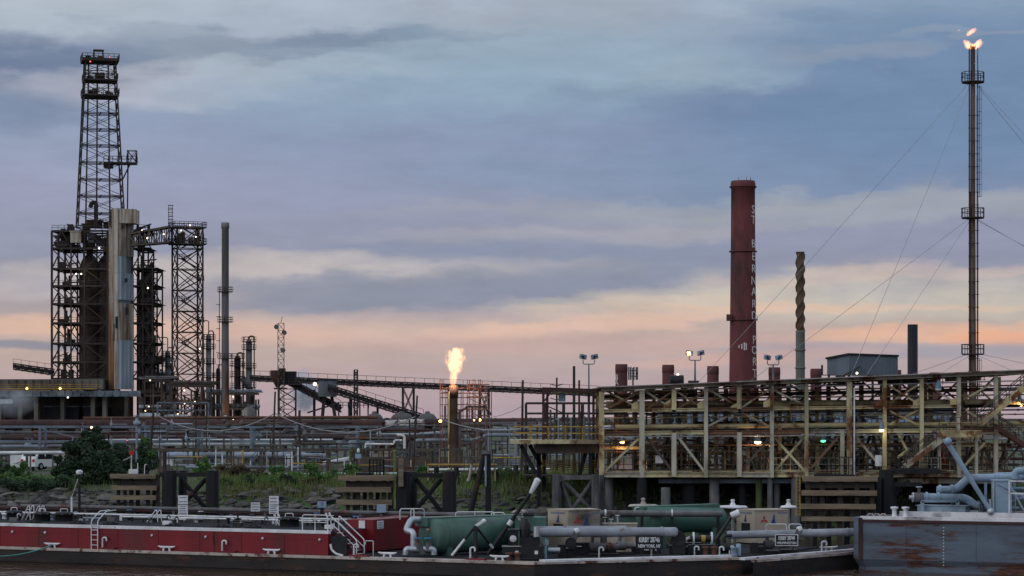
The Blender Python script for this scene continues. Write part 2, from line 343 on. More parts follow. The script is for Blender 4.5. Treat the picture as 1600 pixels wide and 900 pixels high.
def water_mat():
    m = bpy.data.materials.new('river'); m.use_nodes = True; N = m.node_tree.nodes; L = m.node_tree.links; b = N['Principled BSDF']
    b.inputs['Base Color'].default_value = (.055,.032,.020,1); b.inputs['Roughness'].default_value = .08; b.inputs['IOR'].default_value = 1.33
    g = N.new('ShaderNodeNewGeometry'); mp = N.new('ShaderNodeMapping'); mp.inputs['Scale'].default_value = (1,.55,1); L.new(g.outputs['Position'], mp.inputs[0])
    hs = None
    for sc, amt in ((.22,1.6),(.7,1.0),(2.0,.45),(5.0,.14)):
        n = N.new('ShaderNodeTexNoise'); n.inputs['Scale'].default_value = sc; n.inputs['Detail'].default_value = 4; L.new(mp.outputs[0], n.inputs['Vector'])
        k = N.new('ShaderNodeMath'); k.operation = 'MULTIPLY_ADD'; L.new(n.outputs['Fac'], k.inputs[0]); k.inputs[1].default_value = amt
        if hs: L.new(hs, k.inputs[2])
        else: k.inputs[2].default_value = 0
        hs = k.outputs[0]
    bp = N.new('ShaderNodeBump'); bp.inputs['Strength'].default_value = 1.0; bp.inputs['Distance'].default_value = .30
    L.new(hs, bp.inputs['Height']); L.new(bp.outputs[0], b.inputs['Normal']); MT['river'] = m
water_mat()
# ------------------------------------------------------------------ river, bank, ground
def bank_z(x, y):
    a = math.sin(x*.21+1.3)*.35+math.sin(x*.57)*.18+math.sin(x*1.3+y*.4)*.08
    t = y-a*2.2
    pts = [(184,-1.2),(189,.4),(194,2.3),(198,3.6),(202,4.25),(214,4.3),(10000,4.3)]
    if t <= pts[0][0]: return pts[0][1]
    for (y0,z0),(y1,z1) in zip(pts, pts[1:]):
        if t <= y1:
            k = (t-y0)/(y1-y0); return z0+(z1-z0)*k + (a*.25 if y < 214 else 0)
    return 4.3
mb = MB(); mb._add([(-900,-200,0),(900,-200,0),(900,215,0),(-900,215,0)], [(0,1,2,3)]); struct('river_water', mb, 'river')
mb = MB(); xs = [-3500,-1500,-600,-200]+[-90+i*1.5 for i in range(121)]+[200,600,1500,3500]; ys = [180,184,186,188,189.5,191,192.5,194,195.5,197,198.5,200,202,205,209,214,230,260,320,500,900,2000,5000]
vs = [(x,y,bank_z(x,y)) for y in ys for x in xs]; n = len(xs)
mb._add(vs, [(j*n+i,j*n+i+1,(j+1)*n+i+1,(j+1)*n+i) for j in range(len(ys)-1) for i in range(n-1)], True)
terrain = struct('ground', mb, 'ground')
# riprap stones lying on the bank: pieces of the ground
rk = random.Random(3); rock_mesh = []
for k in range(8):
    m = MB(); m.ball((0,0,0), 1, 7, 4)
    f = (rk.uniform(.9,1.5), rk.uniform(.6,1.0), rk.uniform(.28,.55)); m.v = [(a*f[0]*rk.uniform(.75,1.15), b*f[1]*rk.uniform(.75,1.15), c*f[2]*rk.uniform(.7,1.2)) for a,b,c in m.v]; m.s = [False]*len(m.s)
    me = m.mesh('rock'); me.materials.append(MT['rock'] if k % 3 else MT['rock_pale']); rock_mesh.append(me)
for k in range(290):
    px = rk.choice([rk.uniform(-15,185), rk.uniform(380,600), rk.uniform(250,860), rk.uniform(860,1420)]) if k < 200 else rk.uniform(-20,600)
    y = rk.uniform(189,197.6); x = XX(px, y); o = bpy.data.objects.new('rock', rk.choice(rock_mesh)); COL.objects.link(o); o.parent = terrain
    s = rk.uniform(.3,.85); o.location = (x, y, bank_z(x,y)+.06*s); o.scale = (s,s,s); o.rotation_euler = (rk.uniform(-.3,.3), rk.uniform(-.3,.3), rk.uniform(0,6.3))
mb = MB()
for k in range(1500):
    px = rk.uniform(-20,1450); y = rk.uniform(187.5,197.8); x = XX(px,y); s = rk.uniform(.14,.42); z = bank_z(x,y); q = MB(); q.ball((0,0,0),1,6,3); f = (rk.uniform(.9,1.6),rk.uniform(.7,1.1),rk.uniform(.3,.6)); a = rk.uniform(0,6.3); ca, sa = math.cos(a), math.sin(a)
    vv = [(p*f[0]*rk.uniform(.8,1.2)*s,r_*f[1]*rk.uniform(.8,1.2)*s,h*f[2]*s) for p,r_,h in q.v]; mb._add([(x+p*ca-r_*sa,y+p*sa+r_*ca,z+.05*s+h) for p,r_,h in vv], q.f)
struct('riprap', mb, 'rock', 'stuff', 'small broken stones between the larger riprap rocks on the bank').parent = None
# grass on the top of the bank
gr = random.Random(11); mb = MB()
for k in range(26000):
    px = gr.choice([gr.uniform(330,620), gr.uniform(600,1000), gr.uniform(-20,1620)]); y = gr.uniform(195.3,212); x = XX(px,y)
    if gr.random() < .35*abs(math.sin(x*.3+y*.6)): continue
    z = bank_z(x,y); h = gr.uniform(.25,.7)*(1.35 if y < 202 else .85)*(.35+1.1*abs(math.sin(x*1.7+2*math.sin(y*1.1))*math.sin(x*.53+y*.9))); a = gr.uniform(0,6.3); w = .055; lx, ly = gr.uniform(-.2,.2), gr.uniform(-.2,.2)
    mb._add([(x-w*math.cos(a),y-w*math.sin(a),z-.05),(x+w*math.cos(a),y+w*math.sin(a),z-.05),(x+lx,y+ly,z+h)], [(0,1,2)])
struct('grass', mb, 'grass', 'stuff', 'tall green grass and weeds along the top of the river bank')

# ------------------------------------------------------------------ plants
def leaves(mb, rng, c, rad, n, size):
    for k in range(n):
        u = rng.uniform(-1,1); a = rng.uniform(0,6.283); q = math.sqrt(1-u*u); r = rng.uniform(.45,1.0)**.5
        p = Vector((c[0]+rad[0]*q*math.cos(a)*r, c[1]+rad[1]*q*math.sin(a)*r, c[2]+rad[2]*u*r))
        d = Vector((rng.gauss(0,1),rng.gauss(0,1),rng.gauss(0,1))).normalized(); e = d.orthogonal().normalized(); s = size*rng.uniform(.6,1.3)
        mb._add([p-d*s, p+e*s*.45, p+d*s, p-e*s*.45], [(0,1,2,3)])
def plant(name, label, cat, base, lobes, m, n, size, trunk=None, seed=1, group=None, m2=None):
    rng = random.Random(seed); t = thing(name, label, cat, base, group)
    tm = MB(); b = Vector(base)
    for (dx,dy,dz,rx,ry,rz) in lobes:
        tip = b+Vector((dx,dy,dz)); r0 = trunk or .06
        mid = b+Vector((dx*.35+rng.uniform(-.2,.2),dy*.35,dz*.5)); tm.path([b-Vector((0,0,.2)), mid, tip], [r0, r0*.6, r0*.2], 6)
    part('trunk' if trunk else 'stem', tm, 'bark', t)
    cm = MB(); c2 = MB()
    for i,(dx,dy,dz,rx,ry,rz) in enumerate(lobes):
        c = b+Vector((dx,dy,dz)); k = max(3, int(rx*rz*3))
        leaves(cm, rng, c, (rx*.8,ry*.8,rz*.8), int(n*.5*min(1,rx*rz)), size)
        for j in range(k):
            a = rng.uniform(0,6.283); u = rng.uniform(-.7,1); q = math.sqrt(max(0,1-u*u)); cc = c+Vector((rx*q*math.cos(a),ry*q*math.sin(a),rz*u))*.85
            leaves(cm if rng.random() < .6 else c2, rng, cc, (rx*.38,ry*.38,rz*.34), n//(2*k)+8, size)
    part('crown' if trunk else 'foliage', cm, m, t)
    if c2.v: part('crown' if trunk else 'foliage', c2, m2 or m, t)
    return t
def gz(px, Y): return Vector((XX(px,Y), Y, bank_z(XX(px,Y),Y)))
plant('bank_tree', 'large dark green tree on the bank behind the timber fender', 'tree', gz(145,201), [(-.9,0,2.9,1.2,1.1,1.0),(-.1,0,3.5,.95,.9,.8),(-1.5,0,1.7,1.3,1.2,1.0),(.5,-.6,1.7,1.5,1.3,1.2),(1.5,0,2.0,1.0,1.0,.9),(-.4,-.8,.5,2.2,1.1,.9),(1.9,-.4,.7,1.2,1.0,.9),(-2.1,.2,3.0,.6,.5,.45),(-2.5,0,.7,.9,.8,.8),(.6,0,3.0,.6,.6,.5),(-1.7,-.3,2.7,.4,.4,.3),(1.2,-.3,3.0,.35,.35,.28),(2.3,0,2.3,.45,.4,.35),(-.6,0,4.1,.35,.35,.3),(.3,.1,4.3,.3,.3,.25),(-2.9,0,1.8,.4,.4,.3)], 'leaf_dark', 1700, .14, .16, 21, None, 'leaf_dark')
plant('bank_tree', 'small dark tree with rounded top beside the large bank tree', 'tree', gz(192,202), [(0,0,2.5,.7,.7,.7),(.3,0,1.5,.95,.8,.8),(-.5,0,.9,.9,.8,.7)], 'leaf_dark', 1100, .14, .12, 22, None, 'leaf_dark')
plant('bank_tree', 'small dark leafy tree standing behind the first black dolphin', 'tree', gz(226,203), [(0,0,2.4,.75,.7,.85),(.5,0,1.4,.95,.8,.9),(-.5,0,.8,.9,.8,.7)], 'leaf_dark', 1100, .14, .12, 23, None, 'leaf_mid')
for i,(px,Y,w,h,m,lab) in enumerate([(8,200,1.5,1.0,'leaf_mid','bright green shrub at the far end of the bank by the picture edge'),(38,199,1.6,.9,'leaf_mid','low green shrub below the white box trailer'),
    (70,199,1.5,1.0,'leaf_mid','green shrub in front of the white parked car'),(100,198.5,1.3,1.0,'leaf_mid','green shrub between the parked car and the large tree'),
    (3,203.5,.7,1.7,'leaf_dark','dark upright shrub beside the white box trailer'),(30,205,1.0,1.5,'leaf_mid','rounded green bush rising in front of the trailer'),
    (350,206,.9,1.3,'leaf_brown','brown dead bush behind the black dolphin column'),(374,206.5,1.1,1.3,'leaf_brown','brown dead vine mound on the white bank pipe'),
    (318,207,.8,1.6,'leaf_bright','bright green vine mound seen through the cross-braced dolphin'),(434,207,.7,1.3,'leaf_bright','small bright green vine clump on the white pipe'),
    (489,206.8,1.0,1.5,'leaf_mid','rounded green vine mound midway on the white pipe'),(551,206,1.0,1.3,'leaf_mid','green vine mound just before the middle timber fender'),
    (520,203,.9,.9,'leaf_mid','low green bush below the white pipe by the fender'),(405,204,.8,.7,'leaf_brown','low brownish bush on the bank under the white pipe'),
    (460,203,.8,.6,'leaf_bright','low bright bush on the bank under the white pipe'),(660,203,1.0,1.0,'leaf_mid','green bush seen between the middle dolphin columns'),
    (700,204,1.0,.8,'leaf_bright','bright bush behind the thick middle dolphin column'),(790,203,1.1,.9,'leaf_mid','green bush right of the raking black timbers'),(1010,202,1.4,1.2,'leaf_mid','green bush in the shade under the steel trestle'),
    (1130,202,1.6,1.1,'leaf_dark','dark bush in the shade under the trestle beside the grey piles'),
    (15,197.5,1.4,.9,'leaf_dark','dark scrub low on the bank at the picture edge'),(55,197.5,1.4,.9,'leaf_dark','dark scrub low on the bank below the parked car'),(95,198,1.3,1.1,'leaf_dark','dark scrub low on the bank beside the deck lamp post'),
    (392,200,.9,.7,'leaf_dark','low dark scrub on the bank below the brown vine mound'),(420,199.5,.8,.6,'leaf_mid','low green scrub above the square white warning sign'),(450,200,.9,.8,'leaf_dark','dark scrub above the second tall warning sign'),
    (478,199.5,.7,.6,'leaf_brown','brown scrub above the small control box'),(505,200,.9,.9,'leaf_mid','green scrub just left of the middle timber fender'),(350,199.5,.7,.6,'leaf_mid','small green scrub right of the cross-braced dolphin'),
    (745,200,.9,.8,'leaf_dark','dark scrub behind the raking black timbers'),(835,201,1.0,1.0,'leaf_mid','green scrub behind the white boom tip')]):
    plant('shrub', lab, 'shrub', gz(px,Y), [(0,0,h*.6,w*.7,w*.6,h*.5),(w*.45,-.1,h*.4,w*.6,w*.5,h*.42),(-w*.45,.1,h*.42,w*.6,w*.5,h*.42)], m, 520, .115, None, 40+i, 'shrubs and vine mounds on the bank', 'leaf_bright' if m == 'leaf_mid' else None)

# ------------------------------------------------------------------ parked car and trailer behind the bank
def car(px, py, Y):
    c = W(px, py, Y); x, y, z = c; t = thing('parked_car', 'white sport utility car parked behind the bank shrubs', 'car', (x,y,z))
    b = MB(); b._add([(x-2.2+a,y+k,z+h) for k in (-.9,.9) for a,h in ((0,.35),(4.4,.35),(4.4,.95),(3.3,1.02),(2.75,1.6),(.45,1.65),(.05,1.0))],
        [(0,1,2,3,4,5,6),(13,12,11,10,9,8,7)]+[(i,7+i,7+(i+1)%7,(i+1)%7) for i in range(7)]); part('body', b, 'car_white', t)
    for a0,a1 in ((.5,1.5),(1.6,2.75)):
        w = MB(); w._add([(x-2.2+q,y-.915,z+h) for q,h in ((a0-.1,1.05),(a1+.15,1.05),(a1-.15,1.52),(a0+.05,1.52))], [(0,1,2,3)]); part('window', w, 'glass_dark', t)
    w = MB(); w.bar((x-2.04,y,z+1.1),(x-1.83,y,z+1.5), .05, 1.5, (0,1,0)); part('rear_window', w, 'glass_dark', t)
    for a in (.85,3.55):
        for k in (-.86,.86):
            w = MB(); w.tube((x-2.2+a,y+k-.12,z+.35),(x-2.2+a,y+k+.12,z+.35), .35, 12); q = part('wheel', w, 'tyre', t)
            w = MB(); w.tube((x-2.2+a,y+k-.14,z+.35),(x-2.2+a,y+k+.14,z+.35), .2, 10); part('rim', w, 'silver', q)
    for k in (-.7,.7):
        w = MB(); w.box(x-2.23,x-2.1,y+k-.12,y+k+.12,z+.8,z+1.05); part('tail_light', w, 'sign_red', t)
    t.rotation_euler = (0,0,R(62))
car(66, 734, 234)
t = thing('box_trailer', 'white box trailer parked at the far end of the bank', 'trailer', W(30,736,240)); x,y,z = W(30,736,240)
m = MB(); m.box(x-.9,x+.9,y,y+1.6,z+.3,z+1.55); part('cargo_box', m, 'white_paint', t)
m = MB(); m.box(x-.95,x+.95,y+.1,y+1.5,z+.2,z+.295); part('chassis', m, 'black_paint', t)
for a in (-.5,.5):
    m = MB(); m.tube((x+a,y+.05,z+.2),(x+a,y+.3,z+.2),.2,12); part('wheel', m, 'tyre', t)
t = thing('utility_cart', 'small yellow and white utility vehicle behind the parked car', 'vehicle', W(76,731,246)); x,y,z = W(76,731,246)
m = MB(); m.box(x-.9,x+1.0,y,y+1.3,z+.35,z+1.0); part('body', m, 'yellow_rail', t)
m = MB(); m.box(x-.8,x+.4,y+.05,y+1.25,z+1.75,z+1.85); part('roof', m, 'white_paint', t)
for a in (-.75,.35):
    for k in (.1,1.2):
        m = MB(); m.tube((x+a,y+k,z+1.0),(x+a,y+k,z+1.75),.03,6); part('roof_post', m, 'white_paint', t)
for a in (-.6,.7):
    m = MB(); m.tube((x+a,y-.02,z+.28),(x+a,y+.2,z+.28),.28,10); part('wheel', m, 'tyre', t)
# ------------------------------------------------------------------ refinery: coker structure, derrick, towers, stacks
YR = 612.0; U = YR/F
GZ = 4.3
def lamp_dots(parent, pts, m, r=.35):
    for p in pts:
        b = MB(); b.ball(p, r, 6, 4); part('lamp', b, m, parent)
def lamp_light(parent, p, power, col=(1,.78,.5)):
    l = bpy.data.lights.new('lamp_light','POINT'); l.energy = power; l.color = col; l.shadow_soft_size = .3; o = bpy.data.objects.new('lamp_light', l); COL.objects.link(o); o.parent = parent; o.location = Vector(p)-wloc(parent)
def railing(mb, pts, h=1.1, r=.05, rails=(1.0,.5), step=2.0, closed=False):
    pts = [Vector(p) for p in pts]
    if closed: pts = pts+[pts[0]]
    for a, b in zip(pts, pts[1:]):
        L = (b-a).length; n = max(1, int(round(L/step)))
        for i in range(n+1):
            p = a.lerp(b, i/n); mb.bar(p, p+Vector((0,0,h)), r*2)
        for k in rails: mb.bar(a+Vector((0,0,h*k)), b+Vector((0,0,h*k)), r*2)
def lerp4(lo, hi, t): return [Vector(a).lerp(Vector(b), t) for a, b in zip(lo, hi)]
def quad(cx, cy, z, w, d, ang):
    c, s = math.cos(ang), math.sin(ang)
    return [Vector((cx+a*w/2*c-b*d/2*s, cy+a*w/2*s+b*d/2*c, z)) for a,b in ((-1,-1),(1,-1),(1,1),(-1,1))]
def lattice(parent, lo, hi, ts, leg, hor, br, m, style='x', legname='leg'):
    for a, b in zip(lo, hi):
        k = MB(); k.bar(a, b, leg); part(legname, k, m, parent)
    for i, t in enumerate(ts):
        k = MB(); q = lerp4(lo, hi, t)
        for j in range(4): k.bar(q[j], q[(j+1)%4], hor)
        part('ring_beam', k, m, parent)
        if i+1 < len(ts):
            q2 = lerp4(lo, hi, ts[i+1]); k = MB()
            for j in range(4):
                a, b, c, d = q[j], q[(j+1)%4], q2[j], q2[(j+1)%4]
                if style == 'x': k.bar(a, d, br); k.bar(b, c, br)
                elif style == 'k':
                    mid = (c+d)/2; k.bar(a, mid, br); k.bar(b, mid, br)
                else:
                    (k.bar(a, d, br) if (i+j) % 2 else k.bar(b, c, br))
            part('bracing', k, m, parent)

class LB:                       # writes every bar or tube as a part of its own
    def __init__(s, name, m, parent): s.a = (name, m, parent)
    def bar(s, *k): b = MB(); b.bar(*k); part(s.a[0], b, s.a[1], s.a[2])
    def tube(s, *k): b = MB(); b.tube(*k); part(s.a[0], b, s.a[1], s.a[2])
    def lathe(s, *k): b = MB(); b.lathe(*k); part('valve', b, s.a[1], s.a[2])
def coker():
    base = W(157, 660, YR); base.z = GZ
    t = thing('coker_structure', 'huge dark open steel frame with drums and pale corrugated shaft', 'refinery unit', base)
    cols = [81,111,132,168,207,223,237]; floors = [361,388,420,447,475,505,537,566,592]
    for k in range(3):
        Y = 612+8*k; off = k*.2
        for i, c in enumerate(cols):
            top = 361 if i < 4 else (352 if i == 4 else (385 if i == 5 else 415))
            b = MB(); x = XX(c, YR)+off; b.bar((x,Y,GZ),(x,Y,ZZ(top,YR)), .5 if i in (0,3) else .36); part('column', b, 'dark_steel', t)
    rng = random.Random(5)
    for j, f in enumerate(floors):
        z = ZZ(f, YR); b = MB(); right = 5 if f < 415 else 6
        for k in range(3):
            Y = 612+8*k; off = k*.2
            b.bar((XX(81,YR)+off,Y,z),(XX(168,YR)+off,Y,z), .3, .42); b.bar((XX(207,YR)+off,Y,z),(XX(cols[right],YR)+off,Y,z), .3, .42)
        for i, c in enumerate(cols[:right+1]): b.bar((XX(c,YR),612,z),(XX(c,YR)+.4,628,z), .3, .42)
        part('floor_beam', b, 'dark_steel', t)
        b = MB(); x0, x1 = XX(81,YR), XX(168,YR); b.box(x0,x1+.4,612.4,614.6,z+.22,z+.30); b.box(x0,x0+4.6,614.6,628,z+.22,z+.30); b.box(XX(207,YR),XX(cols[right],YR)+1.5,612.4,627,z+.22,z+.30)
        part('floor_plate', b, 'deck_steel', t)
        b = MB(); railing(b, [(x0,612.1,z+.3),(x1,612.1,z+.3)], 1.15, .05, (1.0,.5), 1.6); railing(b, [(XX(207,YR),612.1,z+.45),(XX(cols[right],YR)+.6,612.1,z+.45)], 1.15, .05, (1.0,.5), 1.5); part('railing', b, 'dark_steel', t)
        for q in range(9):      # equipment standing on the floor
            e = MB(); px = rng.uniform(84,108) if q < 4 else rng.uniform(208,234 if f > 415 else 222); Yq = rng.uniform(613,625); xx = XX(px,YR)
            if q % 3 == 0: e.box(xx-rng.uniform(.3,.9),xx+.6,Yq,Yq+1,z+.3,z+rng.uniform(1.2,2.6))
            elif q % 3 == 1: e.tube((xx,Yq,z+.3),(xx,Yq,z+rng.uniform(2,4)),rng.uniform(.12,.4),7)
            else: e.tube((xx-2,Yq,z+rng.uniform(.8,2.6)),(xx+2,Yq,z+rng.uniform(.8,2.6)),rng.uniform(.1,.25),6)
            part('floor_equipment', e, 'dark_steel', t)
        if j+1 < len(floors):
            z2 = ZZ(floors[j+1], YR); b = LB('brace', 'dark_steel', t)
            for k in range(3):
                Y = 612+8*k; off = k*.2
                for i in range(right):
                    if i == 3 or (i == 1 and k == 0) or (k == 1 and i == 0) or (k == 2 and i in (1,2)): continue
                    xa, xb = XX(cols[i],YR)+off, XX(cols[i+1],YR)+off
                    if i == 0:
                        xm = (xa+xb)/2; b.bar((xa,Y,z2),(xm,Y,z),.28); b.bar((xm,Y,z),(xb,Y,z2),.28)
                        if (j+k) % 2: b.bar((xa,Y,z),(xb,Y,z2),.24)
                    elif (i+j+k) % 2: b.bar((xa,Y,z2),(xb,Y,z),.26)
                    else: b.bar((xa,Y,z),(xb,Y,z2),.26)
    # coke drums: banded dark vessels
    for c, Y in ((130,621.5),(156,622.5)):
        x = XX(c, YR); r = 17*U; z1 = ZZ(393,YR); z0 = ZZ(603,YR); b = MB()
        prof = [(r*.3,z0-2),(r*.95,z0)]; n = 9
        for i in range(n):
            a = z0+(z1-5-z0)*i/n; e = z0+(z1-5-z0)*(i+1)/n; prof += [(r,a+.3),(r,e-.3),(r*.965,e-.29),(r*.965,e)]
        prof += [(r*.97,z1-4.8),(r*.8,z1-2),(r*.5,z1-.6),(r*.12,z1)]
        b.lathe((x,Y,0), prof, 24); d = part('coke_drum', b, 'drum', t, 'tall dark brown banded vessel inside the steel frame')
        b = MB(); b.lathe((x,Y,0), [(.9,z1-.3),(.9,z1+3),(1.2,z1+3),(1.2,z1+3.6)], 12); part('top_nozzle', b, 'rust_pipe', d)
    # corrugated lift shaft with its two visible faces, one panel per sheet course
    def face(pa, pb, z0, z1, mname, parent, ribs=7):
        pa = Vector(pa); pb = Vector(pb); d = pb-pa; nrm = Vector((d.y,-d.x)).normalized(); pts = []
        for i in range(ribs):
            for q, o in ((0,0),(.35,0),(.5,.5),(.85,.5)):
                p = pa+d*((i+q)/ribs)+nrm*o; pts.append(p)
        pts.append(pb); b = MB(); n = len(pts)
        b._add([(p.x,p.y,z) for z in (z0,z1) for p in pts]+[(p.x-nrm.x*.2,p.y-nrm.y*.2,z) for z in (z0,z1) for p in pts],
            [(i,i+1,n+i+1,n+i) for i in range(n-1)]+[(2*n+i+1,2*n+i,3*n+i,3*n+i+1) for i in range(n-1)]+[(n+i,n+i+1,3*n+i+1,3*n+i) for i in range(n-1)])
        return part('corrugated_panel', b, mname, parent)
    xa, xm, xb = XX(170,YR), XX(189,YR), XX(207,YR); A, Mi, B = (xa,612.5), (xm,606.5), (xb,612.5)
    core = MB(); core.prism([(xa+.2,612.6),(xm,606.9),(xb-.2,612.6),(xm,618.4)], ZZ(608,YR), ZZ(329,YR)); sh = part('lift_shaft', core, 'column_grey', t, 'pale corrugated shaft streaked with rust')
    ys = [328,402,428,470,532,609]
    for i in range(5):
        face(A, Mi, ZZ(ys[i+1],YR)+.06, ZZ(ys[i],YR), 'shaft_sheet', sh, 3)
        if not i == 1: face(Mi, B, ZZ(ys[i+1],YR)+.06, ZZ(ys[i],YR)-(.8 if i == 3 else 0), 'shaft_blue' if i in (2,4) else 'shaft_sheet', sh, 4)
        else: face(Mi, ((xm+xb)/2,609.5), ZZ(ys[i+1],YR)+.06, ZZ(ys[i],YR), 'shaft_blue', sh, 2)
    b = MB(); b.prism([(xb,612.0),(xm+.5,606.6),(XX(216,YR),607.6),(XX(216,YR),614)], ZZ(351,YR), ZZ(329,YR)); part('shaft_head', b, 'shaft_sheet', t)
    for px, py, w, h in ((201,439,4,6),(202,487,4,12),(184,520,3,26),(188,505,4,18),(196,357,5,5)):
        b = MB(); yy = 606.5+abs(XX(px,YR)-xm)*1.0-.45; b.box(XX(px,YR)-w*U/2, XX(px,YR)+w*U/2, yy, yy+.3, ZZ(py+h/2,YR), ZZ(py-h/2,YR)); part('opening', b, 'black_paint', sh)
    # machinery and sheds on the drum deck
    for px, py, w, h, Y, m in ((119,371,16,17,611,'shaft_sheet'),(141,372,10,14,613,'stack_steel'),(100,375,12,12,614,'dark_steel'),(142,348,22,10,616,'rust_pipe'),(163,350,12,8,616,'dark_steel'),(95,382,20,6,612,'dark_steel'),(157,378,14,10,613,'dark_steel'),(128,352,10,8,617,'dark_steel')):
        x, z = XX(px,YR), ZZ(py,YR); b = MB(); b.box(x-w*U/2,x+w*U/2,Y,Y+3,z-h*U/2,z+h*U/2); b.box(x-w*U/2-.2,x+w*U/2+.2,Y-.2,Y+3.2,z+h*U/2+.003,z+h*U/2+.25); part('deck_house', b, m, t)
    b = MB()
    for k in range(34):
        px = rng.uniform(86,166); y0 = rng.uniform(364,386); Y = rng.uniform(612.5,624)
        if rng.random() < .5: b.tube((XX(px,YR),Y,ZZ(388,YR)),(XX(px,YR),Y,ZZ(y0-10,YR)), rng.uniform(.12,.35), 6)
        else: b.tube((XX(px-rng.uniform(3,10),YR),Y,ZZ(y0,YR)),(XX(px+8,YR),Y,ZZ(y0,YR)), rng.uniform(.12,.3), 6)
    part('deck_piping', b, 'dark_steel', t)
    # small pipes, ducts and stair towers climbing the right-hand side
    b = MB()
    for k in range(26):
        px = rng.uniform(208,236); Y = rng.uniform(613,626); b.tube((XX(px,YR),Y,GZ),(XX(px,YR),Y,ZZ(rng.uniform(400,560),YR)), rng.uniform(.12,.5), 6)
    part('riser_pipes', b, 'dark_steel', t)
    b = MB(); b.lathe((XX(222,YR),620,0), [(1.9,GZ),(1.9,ZZ(440,YR)),(1.2,ZZ(425,YR)),(.5,ZZ(418,YR))], 16); part('riser_vessel', b, 'stack_steel', t)
    b = MB()
    for i in range(12):
        za = ZZ(640-i*18,YR); zb = ZZ(640-(i+1)*18,YR); x0, x1 = XX(228,YR), XX(240,YR)
        if za > ZZ(415,YR): break
        p, q = ((x0,611,za),(x1,611,zb)) if i % 2 else ((x1,611,za),(x0,611,zb)); b.bar(p,q,.7,.3); b.bar(Vector(p)+Vector((0,-.4,1)),Vector(q)+Vector((0,-.4,1)),.1)
        b.box(x0-.4,x1+.8,610.5,612,zb,zb+.12); railing(b, [(x0-.4,610.5,zb+.1),(x1+.8,610.5,zb+.1)], 1.1,.05,(1,.5),1.1)
    part('stair_tower', b, 'dark_steel', t)
    for py in (420,477):
        b = MB(); z = ZZ(py,YR); b.box(XX(223,YR),XX(240,YR),610,613,z,z+.3); railing(b,[(XX(223,YR),610,z+.3),(XX(240,YR),610,z+.3),(XX(240,YR),613,z+.3)],1.2,.06); b.bar((XX(240,YR),610,z),(XX(240,YR),610,z-9),.25); part('side_platform', b, 'dark_steel', t)
    # concrete table and low building below
    b = MB(); b.box(XX(-40,YR),XX(168,YR)-.1,606,632,ZZ(609,YR),ZZ(593,YR)); part('concrete_table', b, 'concrete', t)
    for i in range(16):
        px = -30+i*12.5; b = MB(); b.box(XX(px,YR),XX(px+1.3,YR),605.4,605.95,ZZ(608,YR),ZZ(594,YR)); part('wall_rib', b, 'concrete', t)
    b = MB(); b.box(XX(-40,YR),XX(226,YR),604.5,606-.05,ZZ(620,YR),ZZ(611,YR)); part('girder', b, 'blue_girder', t)
    for i in range(21):
        b = MB(); px = -28+i*12.3; b.box(XX(px,YR),XX(px+1.5,YR),604.2,604.47,ZZ(619.5,YR),ZZ(611.5,YR)); part('stiffener', b, 'blue_girder', t)
    for px in (-25,5,37,62,103,150,168,202,224):
        b = MB(); b.box(XX(px-3,YR),XX(px+3,YR),607,610,GZ,ZZ(620.3,YR)); part('pier', b, 'concrete', t)
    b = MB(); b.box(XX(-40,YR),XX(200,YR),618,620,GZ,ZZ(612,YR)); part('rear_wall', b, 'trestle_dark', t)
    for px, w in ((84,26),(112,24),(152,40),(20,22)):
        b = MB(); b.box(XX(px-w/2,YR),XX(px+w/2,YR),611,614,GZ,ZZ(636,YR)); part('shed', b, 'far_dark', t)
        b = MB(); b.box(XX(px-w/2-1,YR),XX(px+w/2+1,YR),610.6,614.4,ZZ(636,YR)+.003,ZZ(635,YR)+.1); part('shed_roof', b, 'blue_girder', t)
    b = MB(); b.bar((XX(-40,YR),604,ZZ(608,YR)),(XX(160,YR),604,ZZ(608,YR)),.25); railing(b,[(XX(-40,YR),604,ZZ(608,YR)),(XX(166,YR),604,ZZ(608,YR))],1.1,.05,(1,.5),2.5); part('yellow_railing', b, 'yellow_rail', t)
    b = MB(); b.box(XX(8,YR),XX(28,YR),605,606.5,ZZ(631,YR),ZZ(624,YR)); part('window_band', b, 'shaft_blue', t)
    lamp_dots(t, [W(42,607,603.5), W(94,607,603.5)], 'lamp_yellow', .3)
    lamp_dots(t, [W(119,428,611), W(127,428,611), W(106,621,604), W(155,388,611),W(222,360,611),W(231,450,610)], 'lamp_white', .2)
    lamp_light(t, W(123,430,609), 200); lamp_light(t, W(94,604,601), 45, (1,.72,.3)); lamp_light(t, W(42,604,601), 45, (1,.72,.3))
coker()

